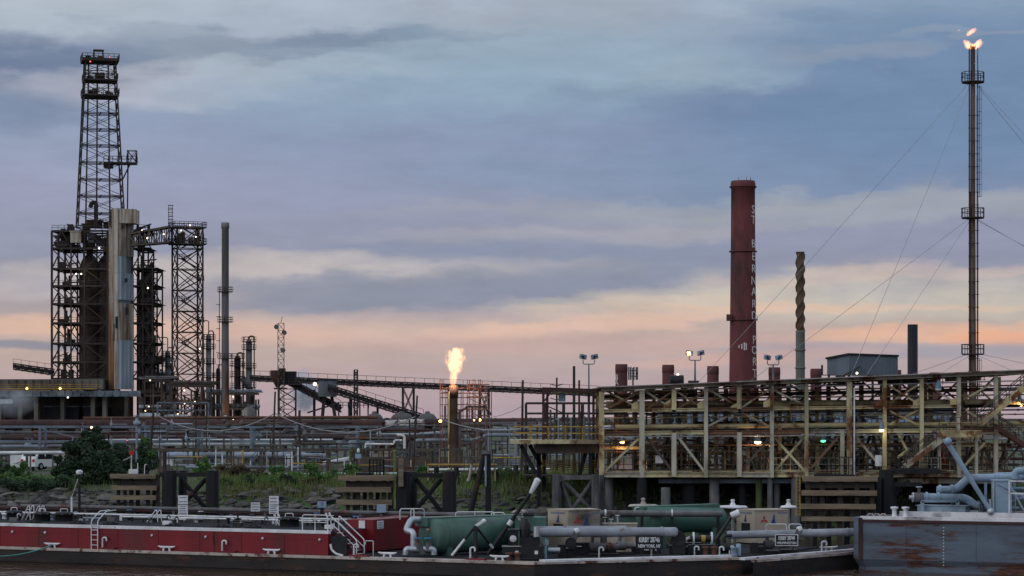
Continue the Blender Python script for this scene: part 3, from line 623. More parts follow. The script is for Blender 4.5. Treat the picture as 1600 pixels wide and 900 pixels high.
def derrick():
    cx = XX(157,YR); base = Vector((cx,YR,ZZ(361,YR))); t = thing('coker_derrick', 'tall tapering black steel derrick with platforms above the coker', 'derrick', base)
    a = R(14); lo = quad(cx, YR, ZZ(355,YR), 11.6, 7.4, a); hi = quad(XX(156,YR), YR, ZZ(98,YR), 7.4, 5.6, a)
    T = lambda y: (355-y)/(355-98)
    ys = [355,334,307,281,255,228,203,178,153,128,113,98]
    lattice(t, lo, hi, [T(y) for y in ys], .32, .18, .13, 'dark_steel', 'x')
    for i, (y, w) in enumerate(((98,9.3),(128,8.6),(152,9.2))):
        q = lerp4(lo, hi, T(y)); z = q[0].z; c = sum(q, Vector())/4; s = w/7.4; poly = [((p.x-c.x)*s*.98+c.x, (p.y-c.y)*s+c.y) for p in quad(c.x,c.y,z,7.4,6.2,a)]
        b = MB(); b.prism(poly, z, z+.7 if i == 0 else z+.4); d = part('platform', b, 'deck_steel' if i else 'dark_steel', t)
        b = MB(); railing(b, [(p[0],p[1],z+.5) for p in poly], 1.3, .06, (1,.5), 1.3, True); part('railing', b, 'trestle_dark', d)
        b = MB()
        for k in range(5):
            bx = c.x+random.uniform(-3,3); b.box(bx-.5,bx+.5,c.y-2,c.y,z+.4,z+random.uniform(1,2.2))
        part('hoist_gear', b, 'rust_pipe', d)
    # inner guides and hoist lines
    for px in (136,153,174):
        b = MB(); b.bar((XX(px,YR),YR-2,ZZ(355,YR)),(XX(157+(px-157)*.8,YR),YR-1.5,ZZ(100,YR)),.34); part('guide_rail', b, 'dark_steel', t)
    b = MB(); q = quad(cx-.5,YR,ZZ(98,YR)+.7,2.2,1.6,a)
    for p in q: b.bar(p, p+Vector((0,0,2.2)), .2)
    b.prism([(p.x,p.y) for p in quad(cx-.5,YR,0,2.6,2.0,a)], ZZ(98,YR)+2.9, ZZ(98,YR)+3.2); part('crown_frame', b, 'dark_steel', t)
    b = MB()
    for y in (334,307,281,255,228,203,178):
        q = lerp4(lo, hi, T(y)); b.bar(q[0].lerp(q[1],.5), q[2].lerp(q[3],.5), .25); b.bar(q[1].lerp(q[2],.5), q[3].lerp(q[0],.5), .25); b.prism([(q[1].x-2.6,q[1].y),(q[1].x-.4,q[1].y),(q[1].x-.4,q[1].y+1.4),(q[1].x-2.6,q[1].y+1.4)], q[1].z, q[1].z+.15)
    part('landing', b, 'dark_steel', t)
    b = MB(); z = ZZ(255,YR); x0, x1 = XX(160,YR), XX(210,YR); b.box(x0,x1,614,617,z,z+.5); b.box(x0,XX(172,YR),613.5,617,z-.9,z-.003); railing(b,[(x0,614,z+.5),(x1,614,z+.5),(x1,617,z+.5)],1.5,.07,(1,.5),1.2)
    d = part('side_platform', b, 'dark_steel', t)
    b = MB(); lo2 = quad(XX(203,YR),615.5,z+.5,2.2,2,0); hi2 = [p+Vector((0,0,3)) for p in lo2]
    for j in range(4): b.bar(lo2[j],hi2[j],.16); b.bar(hi2[j],hi2[(j+1)%4],.14); b.bar(lo2[j],hi2[(j+1)%4],.12); b.bar(lo2[(j+1)%4],hi2[j],.12)
    part('cage', b, 'dark_steel', d)
    b = MB(); b.bar((XX(200,YR),615,z),(XX(188,YR),615,ZZ(280,YR)),.3); b.tube((XX(196,YR),615,ZZ(345,YR)),(XX(197,YR),615,z),.18,6); part('platform_strut', b, 'dark_steel', d)
    b = MB(); b.elbow([(XX(149,YR),613,ZZ(352,YR)),(XX(149,YR),613,ZZ(316,YR)),(XX(142,YR),613,ZZ(316,YR)),(XX(140,YR),613,ZZ(324,YR))],.55,2,8); part('swivel_pipe', b, 'dark_steel', t)
    lamp_dots(t, [W(171,88.5,YR), W(141,96,YR-4)], 'lamp_red', .17)
derrick()

def bridge_tower():
    base = W(293,650,YR); base.z = GZ; t = thing('stair_tower', 'dark lattice stair tower with zigzag flights beside the coker', 'tower', base)
    a = R(24); lo = quad(XX(293,YR), YR, GZ, 6.6, 4.6, a); hi = quad(XX(293,YR), YR, ZZ(356,YR), 6.6, 4.6, a)
    ys = [645-i*29 for i in range(11)]; ts = [i/10 for i in range(11)]
    lattice(t, lo, hi, ts, .4, .22, .2, 'dark_steel', 'x')
    for i in range(10):
        z0 = lo[0].z+(hi[0].z-lo[0].z)*i/10; z1 = lo[0].z+(hi[0].z-lo[0].z)*(i+1)/10; L = lo[0].lerp(lo[1],.12); Rr = lo[0].lerp(lo[1],.88)
        p, q = (L,Rr) if i % 2 else (Rr,L); zm = (z0+z1)/2; p = Vector((p.x,p.y+1,z0)); m_ = Vector((q.x,q.y+1,zm)); e = Vector((p.x,p.y+1.2,z1))
        b = MB(); b.bar(p,m_,.9,.25); b.bar(m_+Vector((0,1.2,0)),e,.9,.25); b.bar(p+Vector((0,-.4,1.1)),m_+Vector((0,-.4,1.1)),.1); b.bar(m_+Vector((0,.8,1.1)),e+Vector((0,-.4,1.1)),.1)
        b.box(m_.x-1,m_.x+1,m_.y-.6,m_.y+1.8,zm,zm+.12); railing(b,[(m_.x-1,m_.y-.6,zm),(m_.x+1,m_.y-.6,zm)],1.1,.05,(1,.5),.7); part('stair_flight', b, 'dark_steel', t)
    z = ZZ(381,YR); b = MB(); b.prism([(p.x,p.y) for p in quad(XX(293,YR),YR,0,8.2,6,a)], z-.3, z); b.prism([(p.x,p.y) for p in quad(XX(293,YR),YR,0,8.2,6,a)], ZZ(357,YR), ZZ(355,YR)); railing(b, [(p.x,p.y,ZZ(355,YR)) for p in quad(XX(293,YR),YR,0,8.2,6,a)],1.2,.06,(1,.5),1.1,True); railing(b, [(p.x,p.y,z) for p in quad(XX(293,YR),YR,0,8.2,6,a)],1.2,.06,(1,.5),1.1,True); part('top_platform', b, 'dark_steel', t)
    b = MB()
    for k in range(8):
        p = quad(XX(293,YR),YR,0,random.uniform(1,7),random.uniform(1,4),a)[k%4]; b.box(p.x-.5,p.x+.5,p.y-.5,p.y+.5,z,z+random.uniform(1.2,3.6))
    part('transfer_gear', b, 'dark_steel', t)
    b = MB(); x = XX(269,YR); y = YR-3
    for s in (-.45,.45):
        b.bar((x+s,y,ZZ(381,YR)),(x+s,y,ZZ(322,YR)),.14)
    for i in range(18):
        zz = ZZ(381,YR)+i*.55; b.bar((x-.45,y,zz),(x+.45,y,zz),.09)
    for i in range(7): zz = ZZ(356,YR)+i*.9; b.ring((x,y+.4),.7,.06,zz,zz+.08,10)
    part('caged_ladder', b, 'dark_steel', t)
    lamp_dots(t, [W(297,352,YR-4), W(283,360,YR-4), W(306,370,YR-4), W(300,628,YR-4),W(288,610,YR-4),W(312,545,YR-4)], 'lamp_white', .17)
    lamp_light(t, W(297,364,YR-3), 150); lamp_light(t, W(292,620,YR-6), 350)
    # conveyor bridge from the coker
    base = W(212,385,YR); t = thing('conveyor_bridge', 'inclined lattice footbridge linking the coker to the stair tower', 'bridge', base)
    for Yk in (606,609.5):
        A0, A1 = W(208,386,YR), W(270,381,YR); B0, B1 = W(208,368,YR), W(270,357,YR); b = MB()
        for p in (A0,A1,B0,B1): p.y = Yk
        b.bar(A0,A1,.4); b.bar(B0,B1,.4); n = 8
        for i in range(n+1): b.bar(A0.lerp(A1,i/n),B0.lerp(B1,i/n),.22)
        for i in range(n): b.bar(A0.lerp(A1,i/n) if i % 2 else B0.lerp(B1,i/n), B0.lerp(B1,(i+1)/n) if i % 2 else A0.lerp(A1,(i+1)/n),.2)
        part('side_truss', b, 'trestle_dark' if Yk < 607 else 'dark_steel', t)
    b = MB(); p0, p1 = W(208,385,YR), W(270,380,YR); p0.y = p1.y = 607.75; b.bar(p0,p1,3.3,.2); part('walkway', b, 'deck_steel', t)
    p0, p1 = W(208,367,YR), W(270,356,YR); p0.y = p1.y = 607.75; b = MB(); b.bar(p0,p1,3.6,.25); part('roof', b, 'dark_steel', t)
    lamp_dots(t, [W(230,372,YR-7), W(256,366,YR-7)], 'lamp_warm', .17)
bridge_tower()

def vessel(px, top, r, m, label, name='process_column', plats=(), cat='column', Y=YR, cap=True, davit=False):
    x = XX(px,Y); t = thing(name, label, cat, (x,Y,GZ)); u = Y/F; rr = r*u; zt = ZZ(top,Y); b = MB()
    b.lathe((x,Y,0), [(rr*1.1,GZ),(rr*1.1,GZ+2),(rr,GZ+2.3),(rr,zt-rr*.8),(rr*.75,zt-rr*.3),(rr*.3,zt)] if cap else [(rr*1.25,GZ),(rr*1.1,GZ+12),(rr,GZ+26),(rr,zt-1.5),(rr*1.14,zt-1.4),(rr*1.14,zt),(rr*.9,zt),(rr*.9,zt-2)], 20); sh = part('shell', b, m, t)
    for y in plats:
        z = ZZ(y,Y); b = MB(); b.ring((x,Y), rr, 1.0, z-.1, z+.08, 16); d = part('platform', b, 'deck_steel', t)
        b = MB(); railing(b, [(x+(rr+1)*math.cos(k*.785),Y+(rr+1)*math.sin(k*.785),z) for k in range(8)],1.2,.05,(1,.5),9,True); part('railing', b, 'dark_steel', d)
    if plats:
        b = MB(); zs = ZZ(min(plats),Y)+1.2
        for s in (-.35,.35): b.bar((x-rr-.5,Y-.6+s,GZ+2),(x-rr-.5,Y-.6+s,zs),.1)
        for k in range(int((zs-GZ-2)/3)): b.ring((x-rr-.8,Y-.6),.5,.06,GZ+3+k*3,GZ+3.1+k*3,8)
        part('caged_ladder', b, 'dark_steel', t)
        if cap: b = MB(); b.elbow([(x+rr+.6,Y-.4,GZ),(x+rr+.6,Y-.4,zt+.8),(x,Y,zt+.8),(x,Y,zt-.3)],.15,.6,6); _ = cap and part('overhead_pipe', b, 'dark_steel', t)
    if davit:
        b = MB(); b.elbow([(x,Y,zt),(x,Y,zt+3.4),(x-2.8,Y,zt+3.4)],.12,.5,6); part('davit', b, 'dark_steel', t)
    return t
vessel(352,348,5.6,'stack_steel','tall slim grey steel stack rusty at its lower half','steel_stack',(456,503,560),'chimney',YR-6,False)
vessel(326,522,4.2,'column_grey','pale slender process column right behind the stair tower','process_column',(530,545,568,590), 'column', YR+4, True, True)
vessel(262,548,4.2,'column_grey','pale process column between the coker and the stair tower','process_column',(556,572,592),'column',YR+12,True,True)
vessel(371,556,5.2,'dark_steel','short dark process column close beside the slim steel stack','process_column',(560,572,588,606),'column',YR+2)
vessel(389,530,4.8,'stack_steel','grey process column with railed head at the refinery edge','process_column',(534,546,575,605),'column',YR)
vessel(341,575,3.5,'dark_steel','thin dark process column left of the slim steel stack','process_column',(590,),'column',YR+6)
# angled duct in front of the last column
b = MB(); b.elbow([W(378,590,612),W(384,598,612),W(393,612,612),W(393,645,612)],.8,2.0,12)
one('flue_duct',b,'grey_pipe','thick bent grey duct at the foot of the railed process column','duct')

def process_rack(px0, px1, top, Y, levels, bays, seed, label, lights=6, m='dark_steel'):
    rng = random.Random(seed); x0, x1 = XX(px0,Y), XX(px1,Y); t = thing('process_rack', label, 'pipe rack', ((x0+x1)/2,Y,GZ)); zt = ZZ(top,Y)
    for i in range(bays+1):
        for k in (0,6):
            b = MB(); x = x0+(x1-x0)*i/bays; b.bar((x,Y+k,GZ),(x,Y+k,zt-rng.uniform(0,3)),.4); part('column', b, m, t)
    for j in range(1,levels+1):
        z = GZ+(zt-GZ)*j/levels-.5; b = MB()
        for k in (0,6): b.bar((x0,Y+k,z),(x1,Y+k,z),.35,.5)
        for i in range(bays+1): x = x0+(x1-x0)*i/bays; b.bar((x,Y,z),(x,Y+6,z),.35,.5)
        railing(b, [(x0,Y-.2,z+.2),(x1,Y-.2,z+.2)],1.2,.05,(1,.5),1.5); part('beam_level', b, m, t)
        b = MB()
        for q in range(5):
            r = rng.uniform(.15,.5); yy = Y+rng.uniform(.5,5.5); b.tube((x0-rng.uniform(0,2),yy,z+.3+r),(x1+rng.uniform(-2,2),yy,z+.3+r),r,8)
        part('pipe_run', b, rng.choice(['grey_pipe','rust_pipe','blue_pipe','dark_steel']), t)
    b = MB()
    for q in range(bays*4):
        xx = rng.uniform(x0,x1); yy = Y+rng.uniform(-1,6); b.tube((xx,yy,GZ),(xx,yy,GZ+(zt-GZ)*rng.uniform(.3,1.0)),rng.uniform(.1,.4),6)
    part('riser_pipes', b, 'dark_steel', t)
    for q in range(bays+1):
        xx = rng.uniform(x0,x1); b = MB(); r = rng.uniform(.8,1.6); zz = GZ+1+rng.uniform(0,5)
        if q % 2: b.lathe((xx,Y-2,0),[(r*.4,GZ),(r,GZ+.6),(r,zz+2),(r*.4,zz+2.8)],12)
        else: b.tube((xx-2.5,Y-2,zz),(xx+2.5,Y-2,zz),r,12); b.box(xx-2,xx-1.5,Y-2.6,Y-1.4,GZ,zz); b.box(xx+1.5,xx+2,Y-2.6,Y-1.4,GZ,zz)
        part('vessel', b, rng.choice(['stack_steel','column_grey','blue_pipe','grey_pipe']), t)
    lamp_dots(t, [(rng.uniform(x0,x1),Y-3.5,GZ+(zt-GZ)*rng.uniform(.3,1)) for _ in range(lights)], 'lamp_warm', .15)
    lamp_light(t, ((x0+x1)/2,Y-4,GZ+(zt-GZ)*.6), 220)
process_rack(226,266,592,606,4,3,31,'dark cluttered pipe rack at the foot of the coker right side',3)
process_rack(268,330,600,604,3,4,32,'dark pipe rack in front of the stair tower base',4)
process_rack(330,400,612,606,3,4,33,'dark pipe rack around the slim stack base',3)
process_rack(230,262,560,640,5,2,34,'tall dim pipe rack behind the coker right side',2)
b = MB()
for i in range(2): x0, x1 = XX(246,598), XX(326,598); z = ZZ(629+i*12,598); b.bar((x0,598,z),(x1,598,z),.35)
for i in range(4): x = x0+(x1-x0)*i/3; b.bar((x,598,GZ),(x,598,ZZ(629,598)),.35)
one('pipe_bridge', b, 'blue_girder', 'pale blue low pipe bridge before the stair tower foot', 'pipe bridge', None, Vector((x0,598,GZ)))

# ------------------------------------------------------------------ conveyors behind the pipe racks
def conveyor(name, label, p0, p1, depth, h, n, sup=()):
    p0 = Vector(p0); p1 = Vector(p1); t = thing(name, label, 'conveyor', p0)
    d = (p1-p0).normalized(); side = Vector((-d.y,d.x,0)).normalized()*depth/2
    for s, k in ((-1,0),(1,1)):
        b = MB(); b.bar(p0+side*s,p1+side*s,.25,.3); lo = Vector((0,0,-h)); b.bar(p0+side*s+lo,p1+side*s+lo,.25,.35)
        for i in range(n):
            a, c = p0.lerp(p1,i/n)+side*s, p0.lerp(p1,(i+1)/n)+side*s; b.bar(a,a+lo,.16); b.bar(a+lo if i % 2 else a, c if i % 2 else c+lo, .16)
        part('side_truss', b, 'conveyor', t)
    b = MB(); o = Vector((0,0,-h*.5)); b.bar(p0+o,p1+o,depth*.8,h*.6); part('belt', b, 'far_dark', t)
    b = MB(); o = Vector((0,0,.15))
    railing(b,[p0-side+o,p1-side+o],1.0,.045,(1.0,),2.2); part('railing', b, 'conveyor', t)
    b = MB()
    for i in range(int((p1-p0).length/1.6)):
        q = p0+d*(i*1.6+.5); b.bar(q+Vector((0,0,-h))-side*1.02, q+Vector((0,0,-h-.1))+side*.2,.3,.35)
    part('return_rollers', b, 'far_dark', t)
    return t
YC = 540.0
conveyor('belt_conveyor','very long straight conveyor gallery crossing behind the small flare',W(392,587,YC+20),W(935,611,YC+20),2.6,1.1,60)
conveyor('belt_conveyor','steep short conveyor falling from the mast head to the transfer house',W(440,585,YC),W(533,634,YC),2.4,1.4,14)
conveyor('belt_conveyor','inclined conveyor running down from the transfer house to the yard',W(513,601,YC-6),W(662,648,YC-6),2.4,1.5,22)
conveyor('belt_conveyor','short conveyor entering the coker at the picture edge',W(22,568,YR-10),W(84,577,YR-10),2.2,1.4,10)
def tower(px, top, bot, w, Y, label, m='conveyor', lev=4, name='conveyor_tower', cat='tower', leg=.28):
    x = XX(px,Y); zt = ZZ(top,Y); ww = w*Y/F; t = thing(name, label, cat, (x,Y,GZ)); lo = quad(x,Y,GZ,ww,ww,R(8)); hi = quad(x,Y,zt,ww,ww,R(8))
    lattice(t, lo, hi, [i/lev for i in range(lev+1)], leg, leg*.7, leg*.6, m, 'x'); return t
tower(449,592,0,26,YC+8,'wide open lattice tower under the conveyor mast','conveyor',6,'conveyor_tower','tower',.2)
tower(638,606,0,17,YC+20,'square cross-braced trestle tower under the long conveyor','conveyor',2)
tower(757,612,0,14,YC+20,'cross-braced trestle tower behind the small flare scaffold','conveyor',2)
tower(556,578,0,5,YC+16,'narrow lattice mast passing through the long conveyor','conveyor',9)
t = tower(439,505,0,9.5,YC-4,'slender antenna mast with dishes beside the conveyor head','trestle_dark',16,'lattice_mast','mast',.10)
x = XX(439,YC-4)
b = MB(); b.tube((x,YC-4,ZZ(505,YC)),(x+.3,YC-4,ZZ(496,YC)),.1,6); part('whip_antenna', b, 'trestle_grey', t)
for dx, py in ((-.9,512),(.5,548),(.8,521)):
    b = MB(); b.tube((x+dx,YC-5.2,ZZ(py,YC)),(x+dx,YC-4.6,ZZ(py,YC)),.55,10); part('dish', b, 'grey_pipe', t)
t = thing('hopper', 'rusty hopper head on the mast side of the long conveyor', 'hopper', W(437,600,YC-2)); b = MB(); p = W(437,590,YC-2)
b.lathe((p.x-.4,p.y,p.z), [(.4,-2.2),(1.7,.2),(1.7,1.6)], 10); part('bin', b, 'rust_pipe', t); b = MB(); b.box(p.x-1.2,p.x+1.6,p.y-1,p.y+1,p.z-2.6,p.z-2.25); part('base_plate', b, 'conveyor', t)
t = thing('drive_house', 'dark drive house at the top of the steep conveyor', 'machine house', W(450,590,YC-1)); p = W(450,586,YC-1); b = MB(); b.box(p.x-1.6,p.x+1.8,p.y-1.5,p.y+1.5,p.z-2,p.z+.8); b.box(p.x-2,p.x-.6,p.y-1,p.y+1,p.z+.803,p.z+1.5); part('cabin', b, 'far_dark', t); b = MB(); railing(b,[(p.x-2.4,p.y-1.6,p.z-2),(p.x+3,p.y-1.6,p.z-2)],1.2,.06,(1,.5),1.3); b.box(p.x-2.4,p.x+3,p.y-1.6,p.y+1.6,p.z-2.2,p.z-2.003); part('platform', b, 'conveyor', t)
t = thing('transfer_house', 'blue grey transfer house where the two inclined conveyors meet', 'machine house', W(512,612,YC-3)); p = W(511,603,YC-3); b = MB(); b.box(p.x-1.8,p.x+2.0,p.y-2,p.y+2,p.z-2.4,p.z+1.2); part('cabin', b, 'far_blue', t); b = MB(); b.box(p.x-2,p.x+2.2,p.y-2.2,p.y+2.2,p.z+1.203,p.z+1.5); part('roof', b, 'far_dark', t)
for dx, dy in ((-1.5,0),(2.6,0)):
    b = MB(); b.bar((p.x+dx*.4,p.y,p.z-2.4),(p.x+dx,p.y,GZ),.7); part('leg', b, 'conveyor', t)
lamp_dots(t, [W(492,600,YC-8)], 'lamp_warm', .4)
b = MB(); q = W(491,609,YC); b.bar((q.x,q.y,GZ),q,.55); one('support_post', b, 'far_dark', 'single dark post under the steep conveyor', 'post', None, Vector((q.x,q.y,GZ)))
b = MB(); q = W(548,622,YC-6); b.bar((q.x,q.y,GZ),q,.7); one('support_post', b, 'far_dark', 'thick dark post under the upper part of the lower inclined conveyor', 'post', None, Vector((q.x,q.y,GZ)))
b = MB(); q = W(590,634,YC-6); b.bar((q.x,q.y,GZ),q,.5); one('support_post', b, 'far_dark', 'short dark post near the yard end of the lower inclined conveyor', 'post', None, Vector((q.x,q.y,GZ)))
t = thing('stair_gantry', 'low dark stair frame beneath the inclined conveyors', 'frame', W(545,645,YC-10)); p = W(545,640,YC-10)
for dx in (-2.2,0,2.4,4.2):
    b = MB(); b.bar((p.x+dx,p.y,GZ),(p.x+dx,p.y,ZZ(629,YC)),.3); part('post', b, 'conveyor', t)
b = MB(); b.bar((p.x-9,p.y,ZZ(645,YC)),(p.x-2.2,p.y,ZZ(630,YC)),.35); railing(b,[(p.x-2.4,p.y-.5,ZZ(638,YC)),(p.x+4.4,p.y-.5,ZZ(638,YC))],1.3,.07,(1,.5),1.2); part('stair', b, 'conveyor', t)
# dark coke heap beyond
mb = MB(); rng = random.Random(8); n = 40; c = W(610,650,YC+40)
vs = []
for j in range(8):
    for i in range(n):
        rr = 1-j/7.5; a = 2*math.pi*i/n; vs.append((c.x+19*rr*math.cos(a)*rng.uniform(.94,1.06), c.y+9*rr*math.sin(a), GZ-.3+(5.2)*(1-rr)**.7*rng.uniform(.95,1.05)))
mb._add(vs, [(j*n+i,j*n+(i+1)%n,(j+1)*n+(i+1)%n,(j+1)*n+i) for j in range(7) for i in range(n)], True); mb._add(vs[-n:], [tuple(range(n))])
one('coke_heap', mb, 'far_dark', 'low dark coke heap behind the inclined conveyor end', 'heap', None, Vector((c.x,c.y,GZ)))
# ------------------------------------------------------------------ chimneys, flare stacks and far sheds
def glyph_mesh(txt, size, extrude=.02, align='CENTER'):
    cu = bpy.data.curves.new('lettering', 'FONT'); cu.body = txt; cu.size = size; cu.extrude = extrude; cu.align_x = align; cu.align_y = 'CENTER'; cu.resolution_u = 3; cu.offset = 0 if len(txt) == 1 else size*.022
    o = bpy.data.objects.new('lettering', cu); COL.objects.link(o)
    me = bpy.data.meshes.new_from_object(o.evaluated_get(bpy.context.evaluated_depsgraph_get())); bpy.data.objects.remove(o); bpy.data.curves.remove(cu); return me
def lettering(name, txt, size, pos, rotz, m, parent, sx=1.0):
    me = glyph_mesh(txt, size, .03); o = bpy.data.objects.new(name, me); COL.objects.link(o); me.materials.append(MT[m]); o.parent = parent
    o.location = Vector(pos)-wloc(parent); o.rotation_euler = (R(90),0,rotz); o.scale = (sx,1,1); return o
def brick_stack(px, top, rt, rb, Y, label, bands=(), m='brick', cap=True, name='brick_chimney'):
    x = XX(px,Y); u = Y/F; t = thing(name, label, 'chimney', (x,Y,GZ)); zt = ZZ(top,Y); b = MB(); R0, R1 = rb*u, rt*u
    prof = [(R0+(R1-R0)*(1-(1-i/8)**1.5),GZ+(zt-GZ)*i/8) for i in range(9)]
    if cap: prof = prof[:-1]+[(R1*1.0,zt-2.0),(R1*1.04,zt-1.95),(R1*1.04,zt-.5),(R1,zt-.4),(R1,zt)]
    prof += [(R1*.86,zt),(R1*.84,zt-3)]
    b.lathe((x,Y,0), prof, 32, False); part('shaft', b, m, t)
    def rad(z): k = min(1,max(0,(z-GZ)/(zt-GZ))); return R0+(R1-R0)*(1-(1-k)**1.5)
    for y in bands:
        z = ZZ(y,Y); r = rad(z); b = MB(); b.ring((x,Y),r*.99,.45,z-.12,z+.12,28); d = part('band_walk', b, 'brick_dark', t)
    return t, x, Y, rad
t, x, Y, rad = brick_stack(1161,283,18.7,23,600,'tall red brick chimney with white vertical lettering',(292,393,500))
ang = R(50)
for ch, py in zip('STBERNARDPORT', (329,345,382,402,421,440,457,476,494,532,548,566,584)):
    z = ZZ(py,Y); r = rad(z)+.05; a = ang
    lettering('letter', ch, 2.9, (x+r*math.sin(a), Y-r*math.cos(a), z), a, 'letter_white', t)
b = MB()
for i,(dx,h) in enumerate(((-1.0,.8),(-.2,1.3),(.55,1.9),(1.1,1.6))):
    r = rad(ZZ(542,Y))+.05; a = R(-8)+dx/4; b.bar((x+r*math.sin(a),Y-r*math.cos(a),ZZ(542,Y)-h/2),(x+r*math.sin(a),Y-r*math.cos(a),ZZ(542,Y)+h/2),.28)
part('painted_emblem', b, 'letter_white', t)
b = MB(); z = ZZ(500,Y); r = rad(z)
for i in range(9): a = -1.3+i*.3; b.bar((x+(r+.5)*math.sin(a),Y-(r+.5)*math.cos(a),z),(x+(r+.5)*math.sin(a),Y-(r+.5)*math.cos(a),z+1.0),.12)
b.box(x-r-1.0,x-r+.2,Y-2.5,Y-1.2,z-.3,z+1.3); part('light_bracket', b, 'brick_dark', t)
b = MB(); r = rad(ZZ(288,Y))
for a in (-.5,.2,.6,2.4): b.tube((x+r*math.sin(a),Y-r*math.cos(a),ZZ(283,Y)),(x+r*math.sin(a),Y-r*math.cos(a),ZZ(283,Y)+.8),.06,5)
part('lightning_rods', b, 'dark_steel', t)
for px, top, r, lab in ((971,569,9.4,'squat brick stack with small white letters beside the cell mast'),(1044,570,9.2,'squat brick stack between the cell mast and lit floodlight'),(1114,572,9,'squat dark brick stack just before the tall chimney'),
    (1210,574,9,'squat brick stack behind the unlit twin floodlight'),(1275,576,8.6,'low brick stack right of the twisted stack'),(1461,582,8.4,'very low brick stack between dark stack and tall flare'),(1402,578,6,'small brick stub at the end of the blue shed')):
    tt, xx, yy, rd = brick_stack(px,top,r,r*1.06,600,lab,(),'brick_dark',True,'brick_stack')
    if px == 971:
        for ch, py in (('B',590),('A',598)): rr = rd(ZZ(py,600))+.05; lettering('letter', ch, 1.9, (xx+rr*math.sin(R(-52)), yy-rr*math.cos(R(-52)), ZZ(py,600)), R(-52), 'letter_white', tt)
# twisted stack: helical strakes over a banded base
Y = 500.0; x = XX(1250.5,Y); u = Y/F; t = thing('straked_stack', 'slim stack wrapped in brown helical strakes above a greenish base', 'chimney', (x,Y,GZ)); b = MB()
b.lathe((x,Y,0), [(7.6*u,GZ),(7.2*u,ZZ(560,Y)),(7.2*u,ZZ(520,Y)),(7.4*u,ZZ(519.5,Y)),(7.4*u,ZZ(517,Y)),(6.6*u,ZZ(516.5,Y))], 20); part('base_section', b, 'spiral_base', t)
b = MB(); n = 28; m = 70; vs = []
for j in range(m+1):
    z = ZZ(517,Y)+(ZZ(394,Y)-ZZ(517,Y))*j/m; tw = j/m*2*math.pi*2.1
    for i in range(n):
        a = 2*math.pi*i/n; l = math.cos(1.5*(a-tw)) if False else max(0, math.cos((a-tw)*3))**3; r = (5.6+2.3*l)*u; vs.append((x+r*math.cos(a),Y+r*math.sin(a),z))
b._add(vs, [(j*n+i,j*n+(i+1)%n,(j+1)*n+(i+1)%n,(j+1)*n+i) for j in range(m) for i in range(n)], True); b._add(vs[-n:], [tuple(range(n))]); part('helical_section', b, 'spiral', t)
b = MB(); b.lathe((x,Y,0), [(6.9*u,ZZ(394.5,Y)),(6.9*u,ZZ(393.5,Y)),(5*u,ZZ(393.5,Y)),(5*u,ZZ(396,Y))],20,False); part('rim', b, 'brick_dark', t)
for py in (547,575):
    b = MB(); b.ring((x,Y),7.2*u,.18,ZZ(py,Y)-.15,ZZ(py,Y)+.15,20); part('flange', b, 'spiral_base', t)
# plain dark stack
Y = 470.0; x = XX(1426,Y); b = MB(); r = 8*Y/F; b.lathe((x,Y,0), [(r,GZ),(r,ZZ(507,Y)),(r*.9,ZZ(507,Y)),(r*.88,ZZ(511,Y))],24,False); one('dark_stack', b, 'far_dark', 'plain dark blue cylindrical stack beside the blue shed', 'chimney', None, Vector((x,Y,GZ)))
# blue elevated shed
Y = 450.0; t = thing('elevated_shed', 'blue grey metal clad shed on steel legs above the trestle roofline', 'shed', (XX(1352,Y),Y,GZ)); x0, xm, x1 = XX(1300,Y), XX(1327,Y), XX(1405,Y); z0 = ZZ(586,Y)
b = MB(); b._add([(x0,Y+7,z0),(xm,Y,z0),(x1,Y+2,z0),(x1-2,Y+10,z0),(x0,Y+7,ZZ(559,Y)),(xm,Y,ZZ(553.5,Y)),(x1,Y+2,ZZ(556,Y)),(x1-2,Y+10,ZZ(558,Y))],[(3,2,1,0),(4,5,6,7),(0,1,5,4),(1,2,6,5),(2,3,7,6),(3,0,4,7)]); part('cladding', b, 'far_blue', t)
b = MB()
for i in range(13): xx = xm+(x1-xm)*i/12; yy = Y+2*i/12; b.bar((xx,yy-.05,z0+.1),(xx,yy-.05,ZZ(554+2.5*i/12,Y)-.1),.12)
part('cladding_rib', b, 'far_blue', t)
b = MB(); b.bar((xm-.1,Y-.1,ZZ(553.2,Y)),(x1+.2,Y+1.9,ZZ(555.6,Y)),.35); b.bar((x0-.2,Y+6.9,ZZ(558.6,Y)),(xm-.1,Y-.1,ZZ(553.2,Y)),.35); part('eave', b, 'far_dark', t)
for xx, yy in ((x0+.3,Y+6.8),(xm,Y+.6),(x1-.6,Y+2.6),(x1-2,Y+9),((xm+x1)/2,Y+2)):
    b = MB(); b.bar((xx,yy,GZ),(xx,yy,z0),.4); part('leg', b, 'dark_steel', t)
b = MB(); b.box(x0-1.2,x0+.2,Y+4,Y+6,z0,z0+.15); railing(b,[(x0-1.2,Y+4,z0+.1),(x0-1.2,Y+6,z0+.1)],1.8,.06,(1,.66,.33),.8); part('side_platform', b, 'dark_steel', t)
b = MB(); b.box(x0+1,xm-.5,Y+1.5,Y+3,z0-1.5,z0-.1); b.bar((xm-3,Y-.4,z0-1.2),(xm+2,Y-.4,z0+1.6),.3); part('undercarriage', b, 'dark_steel', t)
lamp_dots(t, [W(1339,583,Y-2)], 'lamp_white', .22)
